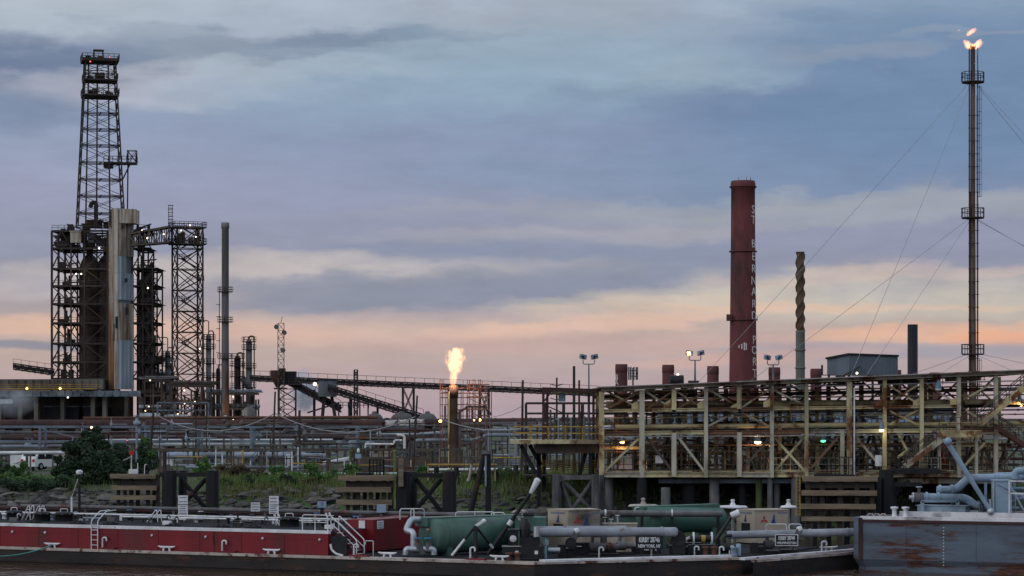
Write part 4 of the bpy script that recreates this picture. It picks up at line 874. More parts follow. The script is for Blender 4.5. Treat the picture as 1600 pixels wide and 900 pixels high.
# tall guyed flare stack with flame
Y = 400.0; x = XX(1520,Y); u = Y/F; t = thing('flare_stack', 'tall guyed rusty flare stack with railed platforms and ladder', 'flare stack', (x,Y,GZ)); b = MB()
b.lathe((x,Y,0), [(5.8*u,GZ),(4.8*u,ZZ(500,Y)),(4.0*u,ZZ(340,Y)),(3.7*u,ZZ(130,Y)),(3.6*u,ZZ(128,Y)),(3.6*u,ZZ(76,Y)),(4.6*u,ZZ(75.5,Y)),(4.6*u,ZZ(71,Y)),(4.0*u,ZZ(71,Y))],18); part('stack', b, 'flare_pipe', t)
for dx, top, r in ((-6.4,76,.11),(6.6,75,.10),(5.6,150,.07),(-5.2,300,.07)):
    b = MB(); b.tube((x+dx*u,Y-.7,GZ),(x+dx*u,Y-.5,ZZ(top,Y)),r,6); part('pilot_line', b, 'dark_steel' if dx < 0 else 'flare_pipe', t)
for py in (128,340,553):
    z = ZZ(py,Y); b = MB(); b.ring((x,Y),.5,1.35,z-.16,z+.04,18); d = part('platform', b, 'dark_steel', t)
    b = MB(); railing(b,[(x+1.85*math.cos(k*.628),Y+1.85*math.sin(k*.628),z) for k in range(10)],1.55,.05,(1,.55),9,True); part('railing', b, 'dark_steel', d)
for a0, a1 in ((135,308),(560,620)):
    b = MB(); xl = x+.95
    for s in (-.22,.22): b.bar((xl,Y-.9+s,ZZ(a1,Y)),(xl,Y-.9+s,ZZ(a0,Y)),.05)
    for k in range(int((ZZ(a0,Y)-ZZ(a1,Y))/2.0)+1): z = ZZ(a1,Y)+k*2.0; b.bar((xl-.5,Y-.9,z),(xl+.3,Y-.9,z),.06)
    for s in (.3,): b.bar((xl+s,Y-1.1,ZZ(a1,Y)),(xl+s,Y-1.1,ZZ(a0,Y)),.05)
    part('caged_ladder', b, 'dark_steel', t)
b = MB()
for k in range(22): z = ZZ(600,Y)+k*2.1; b.bar((x-.9,Y-.75,z),(x+.9,Y-.75,z),.1)
part('pipe_clamps', b, 'dark_steel', t)
wires = [((1513,131),(1165,515),360),((1515,135),(1340,560),340),((1526,131),(1800,420),380),((1526,133),(1760,420),470),((1514,342),(1150,610),350),((1515,345),(1370,560),345),((1526,342),(1800,500),380),((1526,344),(1760,470),450),((1514,553),(1350,610),360),((1515,556),(1440,600),350),((1527,552),(1800,610),370),((1527,555),(1680,620),340)]
for i,(a,c,Yb) in enumerate(wires):
    p = W(a[0],a[1],Y); q = W(c[0],c[1],Yb); b = MB(); d = q-p; k = (GZ-p.z)/d.z if d.z < 0 else 1; q = p+d*min(k,3.0); b.path([p, p.lerp(q,.5)+Vector((0,0,-d.length*.004)), q], .035, 4); part('guy_wire', b, 'cable', t)
# flames: glowing gas, soft at the edge
def flame(name, label, base, w, h, lean, strength, seed, col, wid, ragged=1.5, t=None):
    z0 = 0.0
    """glowing volume in a closed envelope; wid = list of (height share, width share)"""
    t = t or thing(name, label, 'flame', base); b = MB(); n = 14; m = 12; vs = []
    for j in range(m+1):
        q = j/m; r = w*1.25*(1 if .02 < q < .98 else .5)
        for i in range(n): a = 2*math.pi*i/n; vs.append((base.x+lean*h*q+r*math.cos(a), base.y+r*math.sin(a), base.z+h*1.15*q+z0))
    b._add(vs,[(j*n+i,j*n+(i+1)%n,(j+1)*n+(i+1)%n,(j+1)*n+i) for j in range(m) for i in range(n)],True); b._add(vs[:n],[tuple(range(n-1,-1,-1))]); b._add(vs[-n:],[tuple(range(n))])
    mm = bpy.data.materials.new(name); mm.use_nodes = True; N = mm.node_tree.nodes; L = mm.node_tree.links; N.clear()
    def M(op, a, c=None, d=None, clamp=False):
        q = N.new('ShaderNodeMath'); q.operation = op; q.use_clamp = clamp
        for i, v in enumerate((a,c,d)):
            if v is None: continue
            if isinstance(v,(int,float)): q.inputs[i].default_value = v
            else: L.new(v, q.inputs[i])
        return q.outputs[0]
    tc = N.new('ShaderNodeTexCoord'); sb = N.new('ShaderNodeVectorMath'); sb.operation = 'SUBTRACT'; L.new(tc.outputs['Object'], sb.inputs[0]); sb.inputs[1].default_value = Vector(base)-wloc(t); sp = N.new('ShaderNodeSeparateXYZ'); L.new(sb.outputs[0], sp.inputs[0])
    zz = M('MULTIPLY', M('SUBTRACT', sp.outputs[2], z0), 1/h); 
    def noise(sc, det, sd, st):
        mp = N.new('ShaderNodeMapping'); mp.inputs['Scale'].default_value = st; mp.inputs['Location'].default_value = (sd,sd*.6,sd*.3); L.new(tc.outputs['Object'], mp.inputs[0])
        q = N.new('ShaderNodeTexNoise'); q.inputs['Scale'].default_value = sc; q.inputs['Detail'].default_value = det; q.inputs['Roughness'].default_value = .62; L.new(mp.outputs[0], q.inputs['Vector']); return M('SUBTRACT', q.outputs['Fac'], .5)
    k = 1/w; n1 = noise(2.6*k, 5, seed, (1,1,.55)); n2 = noise(1.3*k, 2, seed+9, (1,1,.55))
    x = M('ADD', M('MULTIPLY_ADD', zz, -lean*h, sp.outputs[0]), M('MULTIPLY', n2, M('MULTIPLY', zz, w*1.5)))
    r = M('SQRT', M('ADD', M('MULTIPLY', x, x), M('MULTIPLY', sp.outputs[1], sp.outputs[1])))
    cv = N.new('ShaderNodeFloatCurve'); L.new(zz, cv.inputs['Value']); c = cv.mapping.curves[0]
    c.points[0].location = wid[0]; c.points[1].location = wid[-1]
    for p in wid[1:-1]: c.points.new(*p)
    cv.mapping.update()
    wz = M('MULTIPLY', cv.outputs[0], w)
    f = M('SUBTRACT', 1.0, M('DIVIDE', r, M('MAXIMUM', wz, .01)))
    f = M('ADD', f, M('MULTIPLY', n1, M('MULTIPLY_ADD', zz, ragged, ragged*.5)))
    f = M('MULTIPLY', f, 1.6, clamp=True); f = M('MULTIPLY', M('POWER', f, 1.5), M('GREATER_THAN', cv.outputs[0], .004))
    e = N.new('ShaderNodeEmission'); e.inputs[0].default_value = col+(1,); L.new(M('MULTIPLY', f, strength), e.inputs[1])
    o = N.new('ShaderNodeOutputMaterial'); L.new(e.outputs[0], o.inputs['Volume']); MT[name+str(seed)] = mm
    ob = part('flame_body', b, mm, t); return t
Yf = 400.0; b0 = W(1520,76,Yf)
C_ = (1.0,.36,.12); ft = flame('flare_flame', 'orange flame licking sideways around the tall flare tip', W(1517,77,Yf), 1.1, 1.6, -.6, 2.2, 3, C_, [(0,.5),(.2,.8),(.5,.75),(.8,.5),(1,.05)], 2.0)
for px, py, w, h, ln, sd, st in ((1523,77,1.05,1.7,.6,9,2.2),(1520,77,.6,1.0,.0,15,2.2),(1512,56,.7,1.3,.75,21,2.1),(1520,52,.5,1.0,.5,27,1.6),(1497,49,.3,.35,.9,33,1.2)):
    flame('flare_flame', '', W(px,py,Yf), w, h, ln, st, sd, C_, [(0,.4),(.2,.75),(.5,.85),(.8,.55),(1,.05)], 2.2, ft)
lamp_light(ft, b0+Vector((0,-.6,1.0)), 500, (1,.55,.25))
# small flare: square brick-like stack in a scaffold, bright flame
Yf = 240.0; x = XX(708,Yf); u = Yf/F; t = thing('ground_flare', 'short soot stained flare stack rising from the pipe yard', 'flare stack', (x,Yf,GZ)); b = MB()
b.lathe((x,Yf,0), [(8.5*u,GZ),(7.4*u,GZ+.6),(7.2*u,ZZ(607,Yf)),(8*u,ZZ(606,Yf)),(8*u,ZZ(603,Yf)),(6.5*u,ZZ(603,Yf)),(6.3*u,ZZ(610,Yf))],18,False); part('stack', b, 'spiral', t)
b = MB(); b.ring((x,Yf),7.3*u,.06,ZZ(622,Yf),ZZ(604.5,Yf),18); part('scorched_collar', b, 'rust_pipe', t)
b = MB(); b.tube((x-6.5*u,Yf-.5,GZ),(x-6.5*u,Yf-.5,ZZ(612,Yf)),.07,6); part('pilot_line', b, 'trestle_yellow', t)
b = MB(); b.tube((x+.62,Yf-.1,GZ),(x+.62,Yf-.1,ZZ(640,Yf)),.12,6); part('gas_line', b, 'grey_pipe', t)
ft = flame('flare_flame', 'tall bright yellow flame on the small flare stack', W(708,605,Yf), 1.0, 3.9, .05, 2.1, 12, (1.0,.47,.16), [(0,.30),(.12,.36),(.3,.52),(.55,.80),(.78,.80),(.92,.62),(1,.15)], 3.2)
lamp_light(ft, W(708,596,Yf)+Vector((0,-.9,0)), 420, (1,.62,.3)); lamp_light(ft, W(708,575,Yf)+Vector((0,-.5,0)), 500, (1,.7,.38))
# scaffold around it
t = thing('scaffold', 'reddish tube scaffold standing around the small flare stack', 'scaffold', (x,Yf+2.5,GZ))
for px, top in ((687,592),(696,605),(704,612),(720,610),(730,592),(739,592),(748,592),(758,606),(765,612)):
    for k in (0,1.6):
        b = MB(); b.tube((XX(px,Yf)+k*.1,Yf+1.6+k,GZ),(XX(px,Yf)+k*.1,Yf+1.6+k,ZZ(top,Yf)),.045,5); part('standard', b, 'scaffold', t)
for py, a, c in ((606,687,765),(614,687,765),(621,687,765),(632,687,760),(600,728,765),(640,700,765),(650,687,765)):
    b = MB()
    for k in (0,1.6): b.tube((XX(a,Yf),Yf+1.6+k,ZZ(py,Yf)),(XX(c,Yf),Yf+1.6+k,ZZ(py,Yf)),.045,5)
    part('ledger', b, 'scaffold', t)
for py, a, c in ((614,690,712),(621,730,762),(640,722,762)):
    b = MB(); b.box(XX(a,Yf),XX(c,Yf),Yf+1.65,Yf+3.1,ZZ(py,Yf)+.05,ZZ(py,Yf)+.12); part('plank_deck', b, 'timber', t)
b = MB()
for k in range(5): b.tube((XX(728,Yf),Yf+1.6,ZZ(600+k*10,Yf)),(XX(748,Yf),Yf+1.6,ZZ(610+k*10,Yf)),.035,5)
part('diagonal', b, 'scaffold', t)
t = thing('yard_gantry', 'dark low gantry frame behind the scaffold', 'frame', W(742,650,300)); Y = 300
for px in (730,738,748,757):
    b = MB(); b.bar((XX(px,Y),Y,GZ),(XX(px,Y),Y,ZZ(634,Y)),.25); part('post', b, 'dark_steel', t)
b = MB(); b.box(XX(728,Y),XX(760,Y),Y-.6,Y+.8,ZZ(637,Y),ZZ(634,Y)); b.bar((XX(715,Y),Y,ZZ(646,Y)),(XX(730,Y),Y,ZZ(636,Y)),.25); b.bar((XX(757,Y),Y,ZZ(636,Y)),(XX(768,Y),Y,ZZ(648,Y)),.25); part('deck', b, 'dark_steel', t)
# cell mast
Y = 520; x = XX(989,Y); t = thing('cell_mast', 'slim pole with two tiers of antenna panels above the trestle roof', 'mast', (x,Y,GZ)); b = MB(); b.tube((x,Y,GZ),(x,Y,ZZ(575,Y)),.18,6); part('pole', b, 'grey_pipe', t)
for py in (579,588):
    b = MB(); b.ring((x,Y),.6,.1,ZZ(py,Y)-.1,ZZ(py,Y)+.1,10)
    for k in range(9):
        a = k*.7; b.box(x+.95*math.cos(a)-.13,x+.95*math.cos(a)+.13,Y+.95*math.sin(a)-.1,Y+.95*math.sin(a)+.1,ZZ(py,Y)-.75,ZZ(py,Y)+.75)
    part('antenna_tier', b, 'grey_pipe', t)
# steam puff behind the conveyors
def steam(px, py, Y, sx, sz, dens, label, seed):
    b = MB(); rng = random.Random(seed); c = W(px,py,Y); n, m = 18, 12; vs = []
    for j in range(m+1):
        t = j/m; r = math.sin(math.pi*(.03+.94*t))*(.75+.35*t)
        for i in range(n): a = 2*math.pi*i/n; vs.append((c.x+sx*(r*math.cos(a)*rng.uniform(.85,1.15)-.35*t), c.y+sx*r*math.sin(a), c.z-sz+2*sz*t))
    b._add(vs,[(j*n+i,j*n+(i+1)%n,(j+1)*n+(i+1)%n,(j+1)*n+i) for j in range(m) for i in range(n)],True); b._add(vs[:n],[tuple(range(n-1,-1,-1))]); b._add(vs[-n:],[tuple(range(n))])
    mm = bpy.data.materials.new('steam'); mm.use_nodes = True; N = mm.node_tree.nodes; L = mm.node_tree.links; N.clear()
    tc = N.new('ShaderNodeTexCoord'); g = N.new('ShaderNodeVectorMath'); g.operation = 'LENGTH'; mp = N.new('ShaderNodeMapping'); mp.vector_type = 'TEXTURE'; mp.inputs['Scale'].default_value = (sx,sx,sz); mp.inputs['Location'].default_value = (0,0,0); L.new(tc.outputs['Object'], mp.inputs[0]); L.new(mp.outputs[0], g.inputs[0])
    nz = N.new('ShaderNodeTexNoise'); nz.inputs['Scale'].default_value = .45; nz.inputs['Detail'].default_value = 3; L.new(tc.outputs['Object'], nz.inputs['Vector'])
    r = N.new('ShaderNodeMapRange'); r.inputs[1].default_value = 1.0; r.inputs[2].default_value = .2; L.new(g.outputs['Value'], r.inputs[0])
    k = N.new('ShaderNodeMath'); k.operation = 'MULTIPLY'; L.new(r.outputs[0], k.inputs[0]); k2 = N.new('ShaderNodeMapRange'); k2.inputs[1].default_value = .35; k2.inputs[2].default_value = .65; L.new(nz.outputs['Fac'], k2.inputs[0]); L.new(k2.outputs[0], k.inputs[1])
    k3 = N.new('ShaderNodeMath'); k3.operation = 'MULTIPLY'; L.new(k.outputs[0], k3.inputs[0]); k3.inputs[1].default_value = dens
    v = N.new('ShaderNodeVolumePrincipled'); v.inputs['Color'].default_value = (.8,.85,.95,1); L.new(k3.outputs[0], v.inputs['Density']); o = N.new('ShaderNodeOutputMaterial'); L.new(v.outputs[0], o.inputs['Volume'])
    o_ = one('steam_plume', b, mm, label, 'steam', None, c)
steam(478,612,590,4.6,6.5,1.3,'pale puff of steam rising behind the conveyor mast',1)

steam(22,628,597,8.0,4.5,.10,'thin steam drifting before the concrete table at the picture edge',2)
# ------------------------------------------------------------------ pipe yard between bank and refinery
def pipe(label, pts, thick, Y, m, sup=0, cat='pipe', name='pipe', seams=0, bend=.8, n=10, supm='grey_pipe'):
    P = [W(a[0],a[1],(a[2] if len(a) > 2 else Y)) for a in pts]; r = thick*Y/F/2; base = Vector((P[0].x,P[0].y,P[0].z))
    t = thing(name, label, cat, base); b = MB(); b.elbow(P, r, bend, n) if len(P) > 2 else b.tube(P[0],P[1],r,n); part('pipe_body', b, m, t)
    L = (P[1]-P[0]).length
    if seams:
        for i in range(1,seams):
            b = MB(); c = P[0].lerp(P[1],i/seams); d = (P[1]-P[0]).normalized()*.09; b.tube(c-d,c+d,r*1.09,n); part('flange', b, m, t)
    if sup:
        for i in range(sup):
            c = P[0].lerp(P[-1] if len(P) == 2 else P[1],(i+.5)/sup); g = bank_z(c.x,c.y)
            if c.z-r-g > .15:
                b = MB(); b.bar((c.x,c.y,g-.1),(c.x,c.y,c.z-r+.03),max(.14,r*.5)); b.box(c.x-r*.8,c.x+r*.8,c.y-r*.8,c.y+r*.8,c.z-r-.05,c.z-r*.7); part('support', b, supm, t)
    return t
pipe('thick dark rust pipe lying along the back of the yard',[(-60,664),(602,664)],17,285,'rust_pipe',16,seams=24,n=14)
pipe('pale insulated stretch of the thick back pipe with peeling patches',[(602,664),(664,662)],15,285,'peel_pipe',3,seams=6,n=14)
pipe('dark rust pipe continuing behind the small flare toward the trestle',[(664,662),(940,659)],15,285,'rust_pipe',8,seams=10,n=14)
pipe('thin rust topped pipe on the crest of the thick pipe',[(130,653.5),(590,652)],5,288,'rust_orange',0)
pipe('long bluish pipe high on the pipe rack',[(-40,676),(600,676)],5,262,'grey_pipe',0)
pipe('dark brown pipe below the rack top rail',[(-40,685),(640,683)],9,268,'rust_pipe',10)
pipe('brown middle pipe of the rack',[(200,679),(560,679)],4,272,'trestle_dark',0)
pipe('large whitish pipe low on the rack',[(240,694),(520,692)],8,255,'white_pipe',8,seams=8)
pipe('second whitish pipe low on the rack toward the tree',[(-40,698),(200,697)],6,255,'blue_pipe',5,seams=5)
pipe('thin pale pipe above the large whitish pipe',[(120,687.5),(520,687)],3,258,'white_pipe',0)
pipe('white pipe with drips crossing left of the big tree',[(-40,708),(100,707)],5.5,226,'white_pipe',4,seams=3)
pipe('thick pale blue pipe behind the cross braced dolphin',[(225,712),(478,711)],10,238,'blue_pipe',6,seams=5,n=14)
pipe('short closed pale pipe end piece beside the stairs',[(455,712),(510,713)],9,232,'blue_pipe',2,seams=2,n=14)
pipe('fallen white tank section lying tilted in the yard',[(505,725,236),(548,717,232)],8,234,'white_pipe',0,cat='tank',name='tank_section',n=16)
pipe('low pale pipe near the ground in mid yard',[(290,730),(470,730)],5,222,'blue_pipe',4)
pipe('white bank pipe running behind vine mounds',[(336,747),(530,746)],6,209,'white_pipe',5,seams=4)
pipe('white bank pipe stretch between the middle dolphin columns',[(640,748),(870,747)],7,209,'white_pipe',6,seams=5)
pipe('thinner white pipe just behind the bank pipe',[(380,741),(720,740)],4.5,213,'white_pipe',6)
pipe('dark pipe below the white bank pipe',[(680,753.5),(850,753)],4,208,'black_paint',4)
pipe('white pipe lying beyond the black raking timbers',[(660,734),(860,733)],4,217,'white_pipe',4)
pipe('grey blue pipe with S bend passing behind the small flare',[(648,700),(648,688),(742,688),(760,680),(960,679)],5.5,246,'blue_pipe',5,bend=.9)
pipe('upper slate pipe behind the small flare',[(655,678),(770,672),(960,671)],4.5,262,'blue_pipe',0)
pipe('third slate pipe high behind the small flare',[(690,663),(960,661)],6,276,'grey_pipe',0)
pipe('pale pipe beyond the annex platform rails',[(770,667),(960,666)],4,268,'white_pipe',0)
pipe('rust brown pipe bending down beside the rack end',[(720,690),(640,684),(634,689),(634,703)],8,250,'rust_pipe',0,bend=.9)
pipe('white hooked vent pipe at the rack end',[(620,680),(632,680),(632,702)],4.5,247,'white_pipe',0,bend=.5)
pipe('white looped pipe near the rack end',[(571,700),(571,694),(616,694),(616,688),(628,688)],3,246,'white_pipe',0,bend=.4)
pipe('dark red sloping pipe in the rack centre',[(588,702),(614,681)],6,254,'rust_pipe',0)
pipe('second dark red sloping pipe in the rack centre',[(606,702),(630,681)],6,254,'rust_pipe',0)
pipe('small white goose neck above the flare piping',[(668,672),(680,674),(686,676)],3,258,'white_pipe',0)
for i,(px,py,w,h,lab) in enumerate(((530,693,10,10,'first of two squat pale drums on the rack pipe'),(551,693,13,11,'second wider pale drum on the rack pipe'),(578,694,16,9,'round ended pale drum beside the white loop'),(452,720,13,20,'upright pale tank beside the black post in mid yard'),(732,671,5,15,'small upright white cylinder beside the small flare'))):
    Y = 250 if i < 3 else (230 if i == 3 else 255); p = W(px,py,Y); u = Y/F; t = thing('drum_tank', lab, 'tank', (p.x,p.y,p.z-h*u/2)); b = MB(); r = w*u/2; z0, z1 = p.z-h*u/2, p.z+h*u/2
    b.lathe((p.x,p.y,0),[(r,z0),(r,z1-.15),(r*.7,z1)],16); part('shell', b, 'white_pipe' if i > 2 else 'blue_pipe', t); b = MB(); b.ring((p.x,p.y),r*.99,.06,z1-.4,z1-.3,16); part('hoop', b, 'grey_pipe', t)
# rack frames: each line one thing with posts and rails
def rack(label, px0, px1, ytop, yrails, Y, npost, m, w=.18, ybot=None, brace=False):
    t = thing('pipe_rack', label, 'pipe rack', (XX(px0,Y),Y,GZ))
    for i in range(npost):
        px = px0+(px1-px0)*i/(npost-1)
        for k in (0,3.0):
            b = MB(); b.ibeam((XX(px,Y),Y+k,GZ),(XX(px,Y),Y+k,ZZ(ytop,Y)),w*1.4,w*1.4,.04); part('post', b, m, t)
        b = MB()
        for yr in yrails: b.bar((XX(px,Y),Y-.2,ZZ(yr,Y)-.2),(XX(px,Y),Y+3.2,ZZ(yr,Y)-.2),w,w)
        part('cross_beam', b, m, t)
        if brace and i % 3 == 1:
            b = MB(); pn = px0+(px1-px0)*(i+1)/(npost-1); b.bar((XX(px,Y),Y,ZZ(ytop+3,Y)),(XX(pn,Y),Y,ZZ(yrails[-1],Y)),.1); part('brace', b, m, t)
    for yr in yrails:
        for k in (0,3.0):
            b = MB(); b.bar((XX(px0,Y),Y+k,ZZ(yr,Y)),(XX(px1,Y),Y+k,ZZ(yr,Y)),w,w*1.2); part('rail_beam', b, m, t)
rack('long pale blue rack frame across the yard',-20,640,667,(667,690),252,9,'blue_girder',.2,None,True)
rack('rusty low rack with dark top beam before the pale rack',-10,720,703,(703,),231,15,'trestle_dark',.16)
rack('brown back rack frame below the thick rust pipe',-30,620,672,(680,694),274,12,'trestle_dark',.2,None,True)
rack('grey rack frame behind the small flare',660,960,664,(676,690),264,7,'grey_pipe',.16)
rack('dark top truss rack left of the trestle',822,970,630,(630,646),225,6,'dark_steel',.16,None,True)
# clutter: yard pieces that fill the racks
rng = random.Random(77)
for j,(px0,px1,Y,lab) in enumerate(((-20,240,262,'tangle of small pipes and valves behind the large tree'),(230,460,258,'tangle of small pipes and valves under the pale rack middle'),(440,690,258,'tangle of small pipes and valves near the small flare'),(690,960,256,'tangle of small pipes and valves between flare and trestle'),(960,1300,236,'tangle of pipes seen through the trestle first bays'),(1300,1620,236,'tangle of pipes seen through the trestle last bays'))):
    t = thing('pipe_manifold', lab, 'manifold', (XX((px0+px1)/2,Y),Y,GZ))
    for g in range(4):
        b = LB('small_pipe', ('blue_pipe','rust_pipe','grey_pipe','trestle_dark')[g], t)
        for k in range(18):
            px = rng.uniform(px0,px1); y = Y+rng.uniform(-14,16); x = XX(px,Y); z = GZ+rng.uniform(.6,4.6); r = rng.uniform(.05,.17)
            if rng.random() < .55: b.tube((x,y,z),(x+rng.uniform(1.5,6),y,z),r,6)
            else: b.tube((x,y,GZ),(x,y,z+rng.uniform(0,1)),r*.8,6)
            if rng.random() < .5: b.lathe((x,y,z),[(r*1.2,-.3),(r*2.4,-.1),(r*2.4,.1),(r*1.0,.3),(r*.8,.7),(r*2.4,.72),(r*2.4,.78)],8)
    for g in range(5):
        b = MB(); px = rng.uniform(px0,px1); y = Y+rng.uniform(-16,8); x = XX(px,Y); s = rng.uniform(.5,1.3); b.box(x-s,x+s,y-.5,y+.5,GZ+.1,GZ+.1+s*1.2); b.box(x-s*1.08,x+s*1.08,y-.6,y+.6,GZ+.1+s*1.2+.003,GZ+.2+s*1.2); part('valve_box', b, rng.choice(['blue_pipe','white_pipe','grey_pipe','beige']), t)
# yard stairs
t = thing('yard_stairs', 'grey open metal stairs and railings in mid yard', 'stairs', W(395,735,224)); Y = 224
for k in range(2):
    b = MB(); b.bar(W(380,735,Y+k),W(402,712,Y+k),.08,.25); b.bar(W(380,727,Y+k),W(402,704,Y+k),.06); part('stringer', b, 'grey_pipe', t)
for i in range(9):
    b = MB(); p = W(380+22*i/9,735-23*i/9,Y); b.box(p.x-.12,p.x+.12,Y,Y+1,p.z,p.z+.04); part('tread', b, 'grey_pipe', t)
b = MB(); railing(b,[W(402,712,Y),W(470,712,Y)],1.0,.04,(1,.5),.8); b.box(XX(402,Y),XX(470,Y),Y,Y+1,ZZ(713,Y),ZZ(712,Y)); part('landing', b, 'grey_pipe', t)
for px in (404,425,447,468):
    b = MB(); b.bar((XX(px,Y),Y+.5,GZ),(XX(px,Y),Y+.5,ZZ(713,Y)),.1); part('leg', b, 'grey_pipe', t)
# wall-like concrete sump behind the middle fender
b = MB(); Y = 228; b.box(XX(556,Y),XX(700,Y),Y,Y+.5,GZ-.2,ZZ(714,Y)); one('sump_wall', b, 'trestle_dark', 'low dark wall behind the middle fender', 'wall', None, Vector((XX(545,Y),Y,GZ)))
for px, lab in ((548,'first yellow green post before the low dark wall'),(617,'second yellow green post before the low dark wall'),(675,'third yellow green post before the low dark wall')):
    b = MB(); Y = 224; b.tube((XX(px,Y),Y,GZ),(XX(px,Y),Y,ZZ(706,Y)),.14,8); b.lathe((XX(px,Y),Y,0),[(.2,ZZ(706,Y)),(.2,ZZ(704,Y)),(.1,ZZ(703,Y))],8); one('pipe_post', b, 'pile_green', lab, 'post', 'yellow green posts', Vector((XX(px,Y),Y,GZ)))
# small white figure-like gauge, stands on the rack
t = thing('gauge_stand', 'small white gauge head on a stand beside the low dark wall', 'gauge', W(560,716,222)); p = W(560,706,222); b = MB(); b.ball((p.x,p.y,p.z+.1),.14,10,6,1.6); part('gauge_head', b, 'white_paint', t); b = MB(); b.box(p.x-.26,p.x+.26,p.y-.2,p.y+.2,p.z-.6,p.z-.2); part('gauge_body', b, 'pale_blue', t); b = MB(); b.tube((p.x,p.y,bank_z(p.x,p.y)),(p.x,p.y,p.z-.5),.06,6); part('stand', b, 'grey_pipe', t)
# poles and sagging lines
poles = [(240,641,232,718,232,'leaning dark timber pole beside the big tree',.22),(306,640,306,745,245,'thin dark pole behind the cross braced dolphin',.14),(323,636,322,728,247,'second thin dark pole behind the cross braced dolphin',.12),(430,612,425,745,228,'leaning dark pole under the antenna mast',.17),(468,641,468,745,229,'straight dark pole in mid yard',.24),
    (456,698,455,742,221,'short black pole beside the upright pale tank',.2),(652,618,645,742,226,'tall black pole left of the small flare',.17),(640,655,641,742,229,'shorter black pole left of the small flare',.15),(817,594,815,700,214,'tall dark pole left of the annex platform',.2),(897,572,897,690,230,'tall rusty pole behind the annex frame',.26),(870,590,870,690,236,'pole with small cross arms behind the annex frame',.18),(905,594,905,690,238,'short pole right beside the tall rusty pole',.2),(695,634,695,720,266,'pale thin light pole beside the small flare',.16)]
for a,b_,c,d,Y,lab,w in poles:
    m = MB(); p, q = W(a,b_,Y), W(c,d,Y); q.z = bank_z(q.x,q.y)-.1; m.tube(q,p,w*.62,7,w*.5); o = one('utility_pole', m, 'timber_dark' if 'pale' not in lab else 'grey_pipe', lab, 'pole', None, q)
    if 'cross arms' in lab:
        for py in (600,622):
            m = MB(); m.bar(W(860,py,Y),W(870,py+3,Y),.08); m.bar(W(870,py+3,Y),W(880,py,Y),.08); part('cross_arm', m, 'timber_dark', o)
def cable(label, a, c, sag, Y0, Y1, r=.05, m='cable', name='hanging_cable'):
    p, q = W(a[0],a[1],Y0), W(c[0],c[1],Y1); b = MB(); pts = []
    for i in range(15):
        t = i/14; w = p.lerp(q,t); w.z -= sag*4*t*(1-t); pts.append(w)
    b.path(pts, r, 5); one(name, b, m, label, 'cable', None, p)
cable('sagging pale line from the leaning pole to the antenna pole',(240,646),(429,646),1.65,232,228)
cable('sagging pale line from the antenna pole to the tall black pole',(430,646),(651,650),1.65,228,226)
cable('sagging pale line from the small flare to the annex post',(690,655),(878,652),1.1,226,215)
cable('thin line rising from the yard to the annex pole',(760,653),(817,634),.2,240,214,.03)
# yard lamps that are lit
for px, py, Y, lab, m, r in ((688,658,262,'orange yard lamp shining left of the small flare','lamp_orange',.16),(750,656,270,'bright orange yard lamp right of the small flare','lamp_orange',.15),(741,656.5,270,'small orange lamp beside the bright one right of the flare','lamp_orange',.08),(143,668,250,'small warm yard lamp above the large tree','lamp_warm',.12),(199,688,240,'faint red marker lamp behind the small tree','lamp_red',.05)):
    p = W(px,py,Y); t = thing('yard_lamp', lab, 'lamp', (p.x,p.y,GZ)); b = MB(); b.ball(p, r, 8, 6); part('bulb', b, m, t); b = MB(); b.tube((p.x,p.y+.2,GZ),(p.x,p.y+.2,p.z+.25),.05,6); b.bar((p.x,p.y+.2,p.z+.22),(p.x,p.y-.1,p.z+.25),.12,.06); part('post', b, 'dark_steel', t)
# white horizontal vessels at the back
for i,(px,w) in enumerate(((585,26),(628,34),(668,28))):
    Y = 296; x = XX(px,Y); t = thing('horizontal_vessel', ('grey horizontal vessel end beside the dark coke heap','grey horizontal vessel with domed top behind the peeling pipe','grey horizontal vessel partly hidden by the small flare')[i], 'vessel', (x,Y,GZ)); u = Y/F; z = ZZ(655,Y); r = .75
    b = MB(); L = w*u/2; b.path([(x-L,Y,z),(x-L+.3,Y,z),(x-L+.8,Y,z),(x+L-.8,Y,z),(x+L-.3,Y,z),(x+L,Y,z)],[r*.3,r*.8,r,r,r*.8,r*.3],14); part('tank', b, 'grey_pipe', t)
    b = MB(); b.lathe((x,Y,0),[(.3,z+r*.8),(.3,z+r+.18),(.15,z+r+.22)],10); part('dome', b, 'grey_pipe', t); b = MB(); b.box(x-L,x+L,Y-.9,Y+.9,z-r-.35,z-r-.05); part('skid', b, 'dark_steel', t)
    for k in (-.7,.7):
        b = MB(); b.box(x+L*k-.6,x+L*k+.6,Y-.8,Y+.8,GZ,z-r-.36); part('leg', b, 'dark_steel', t)

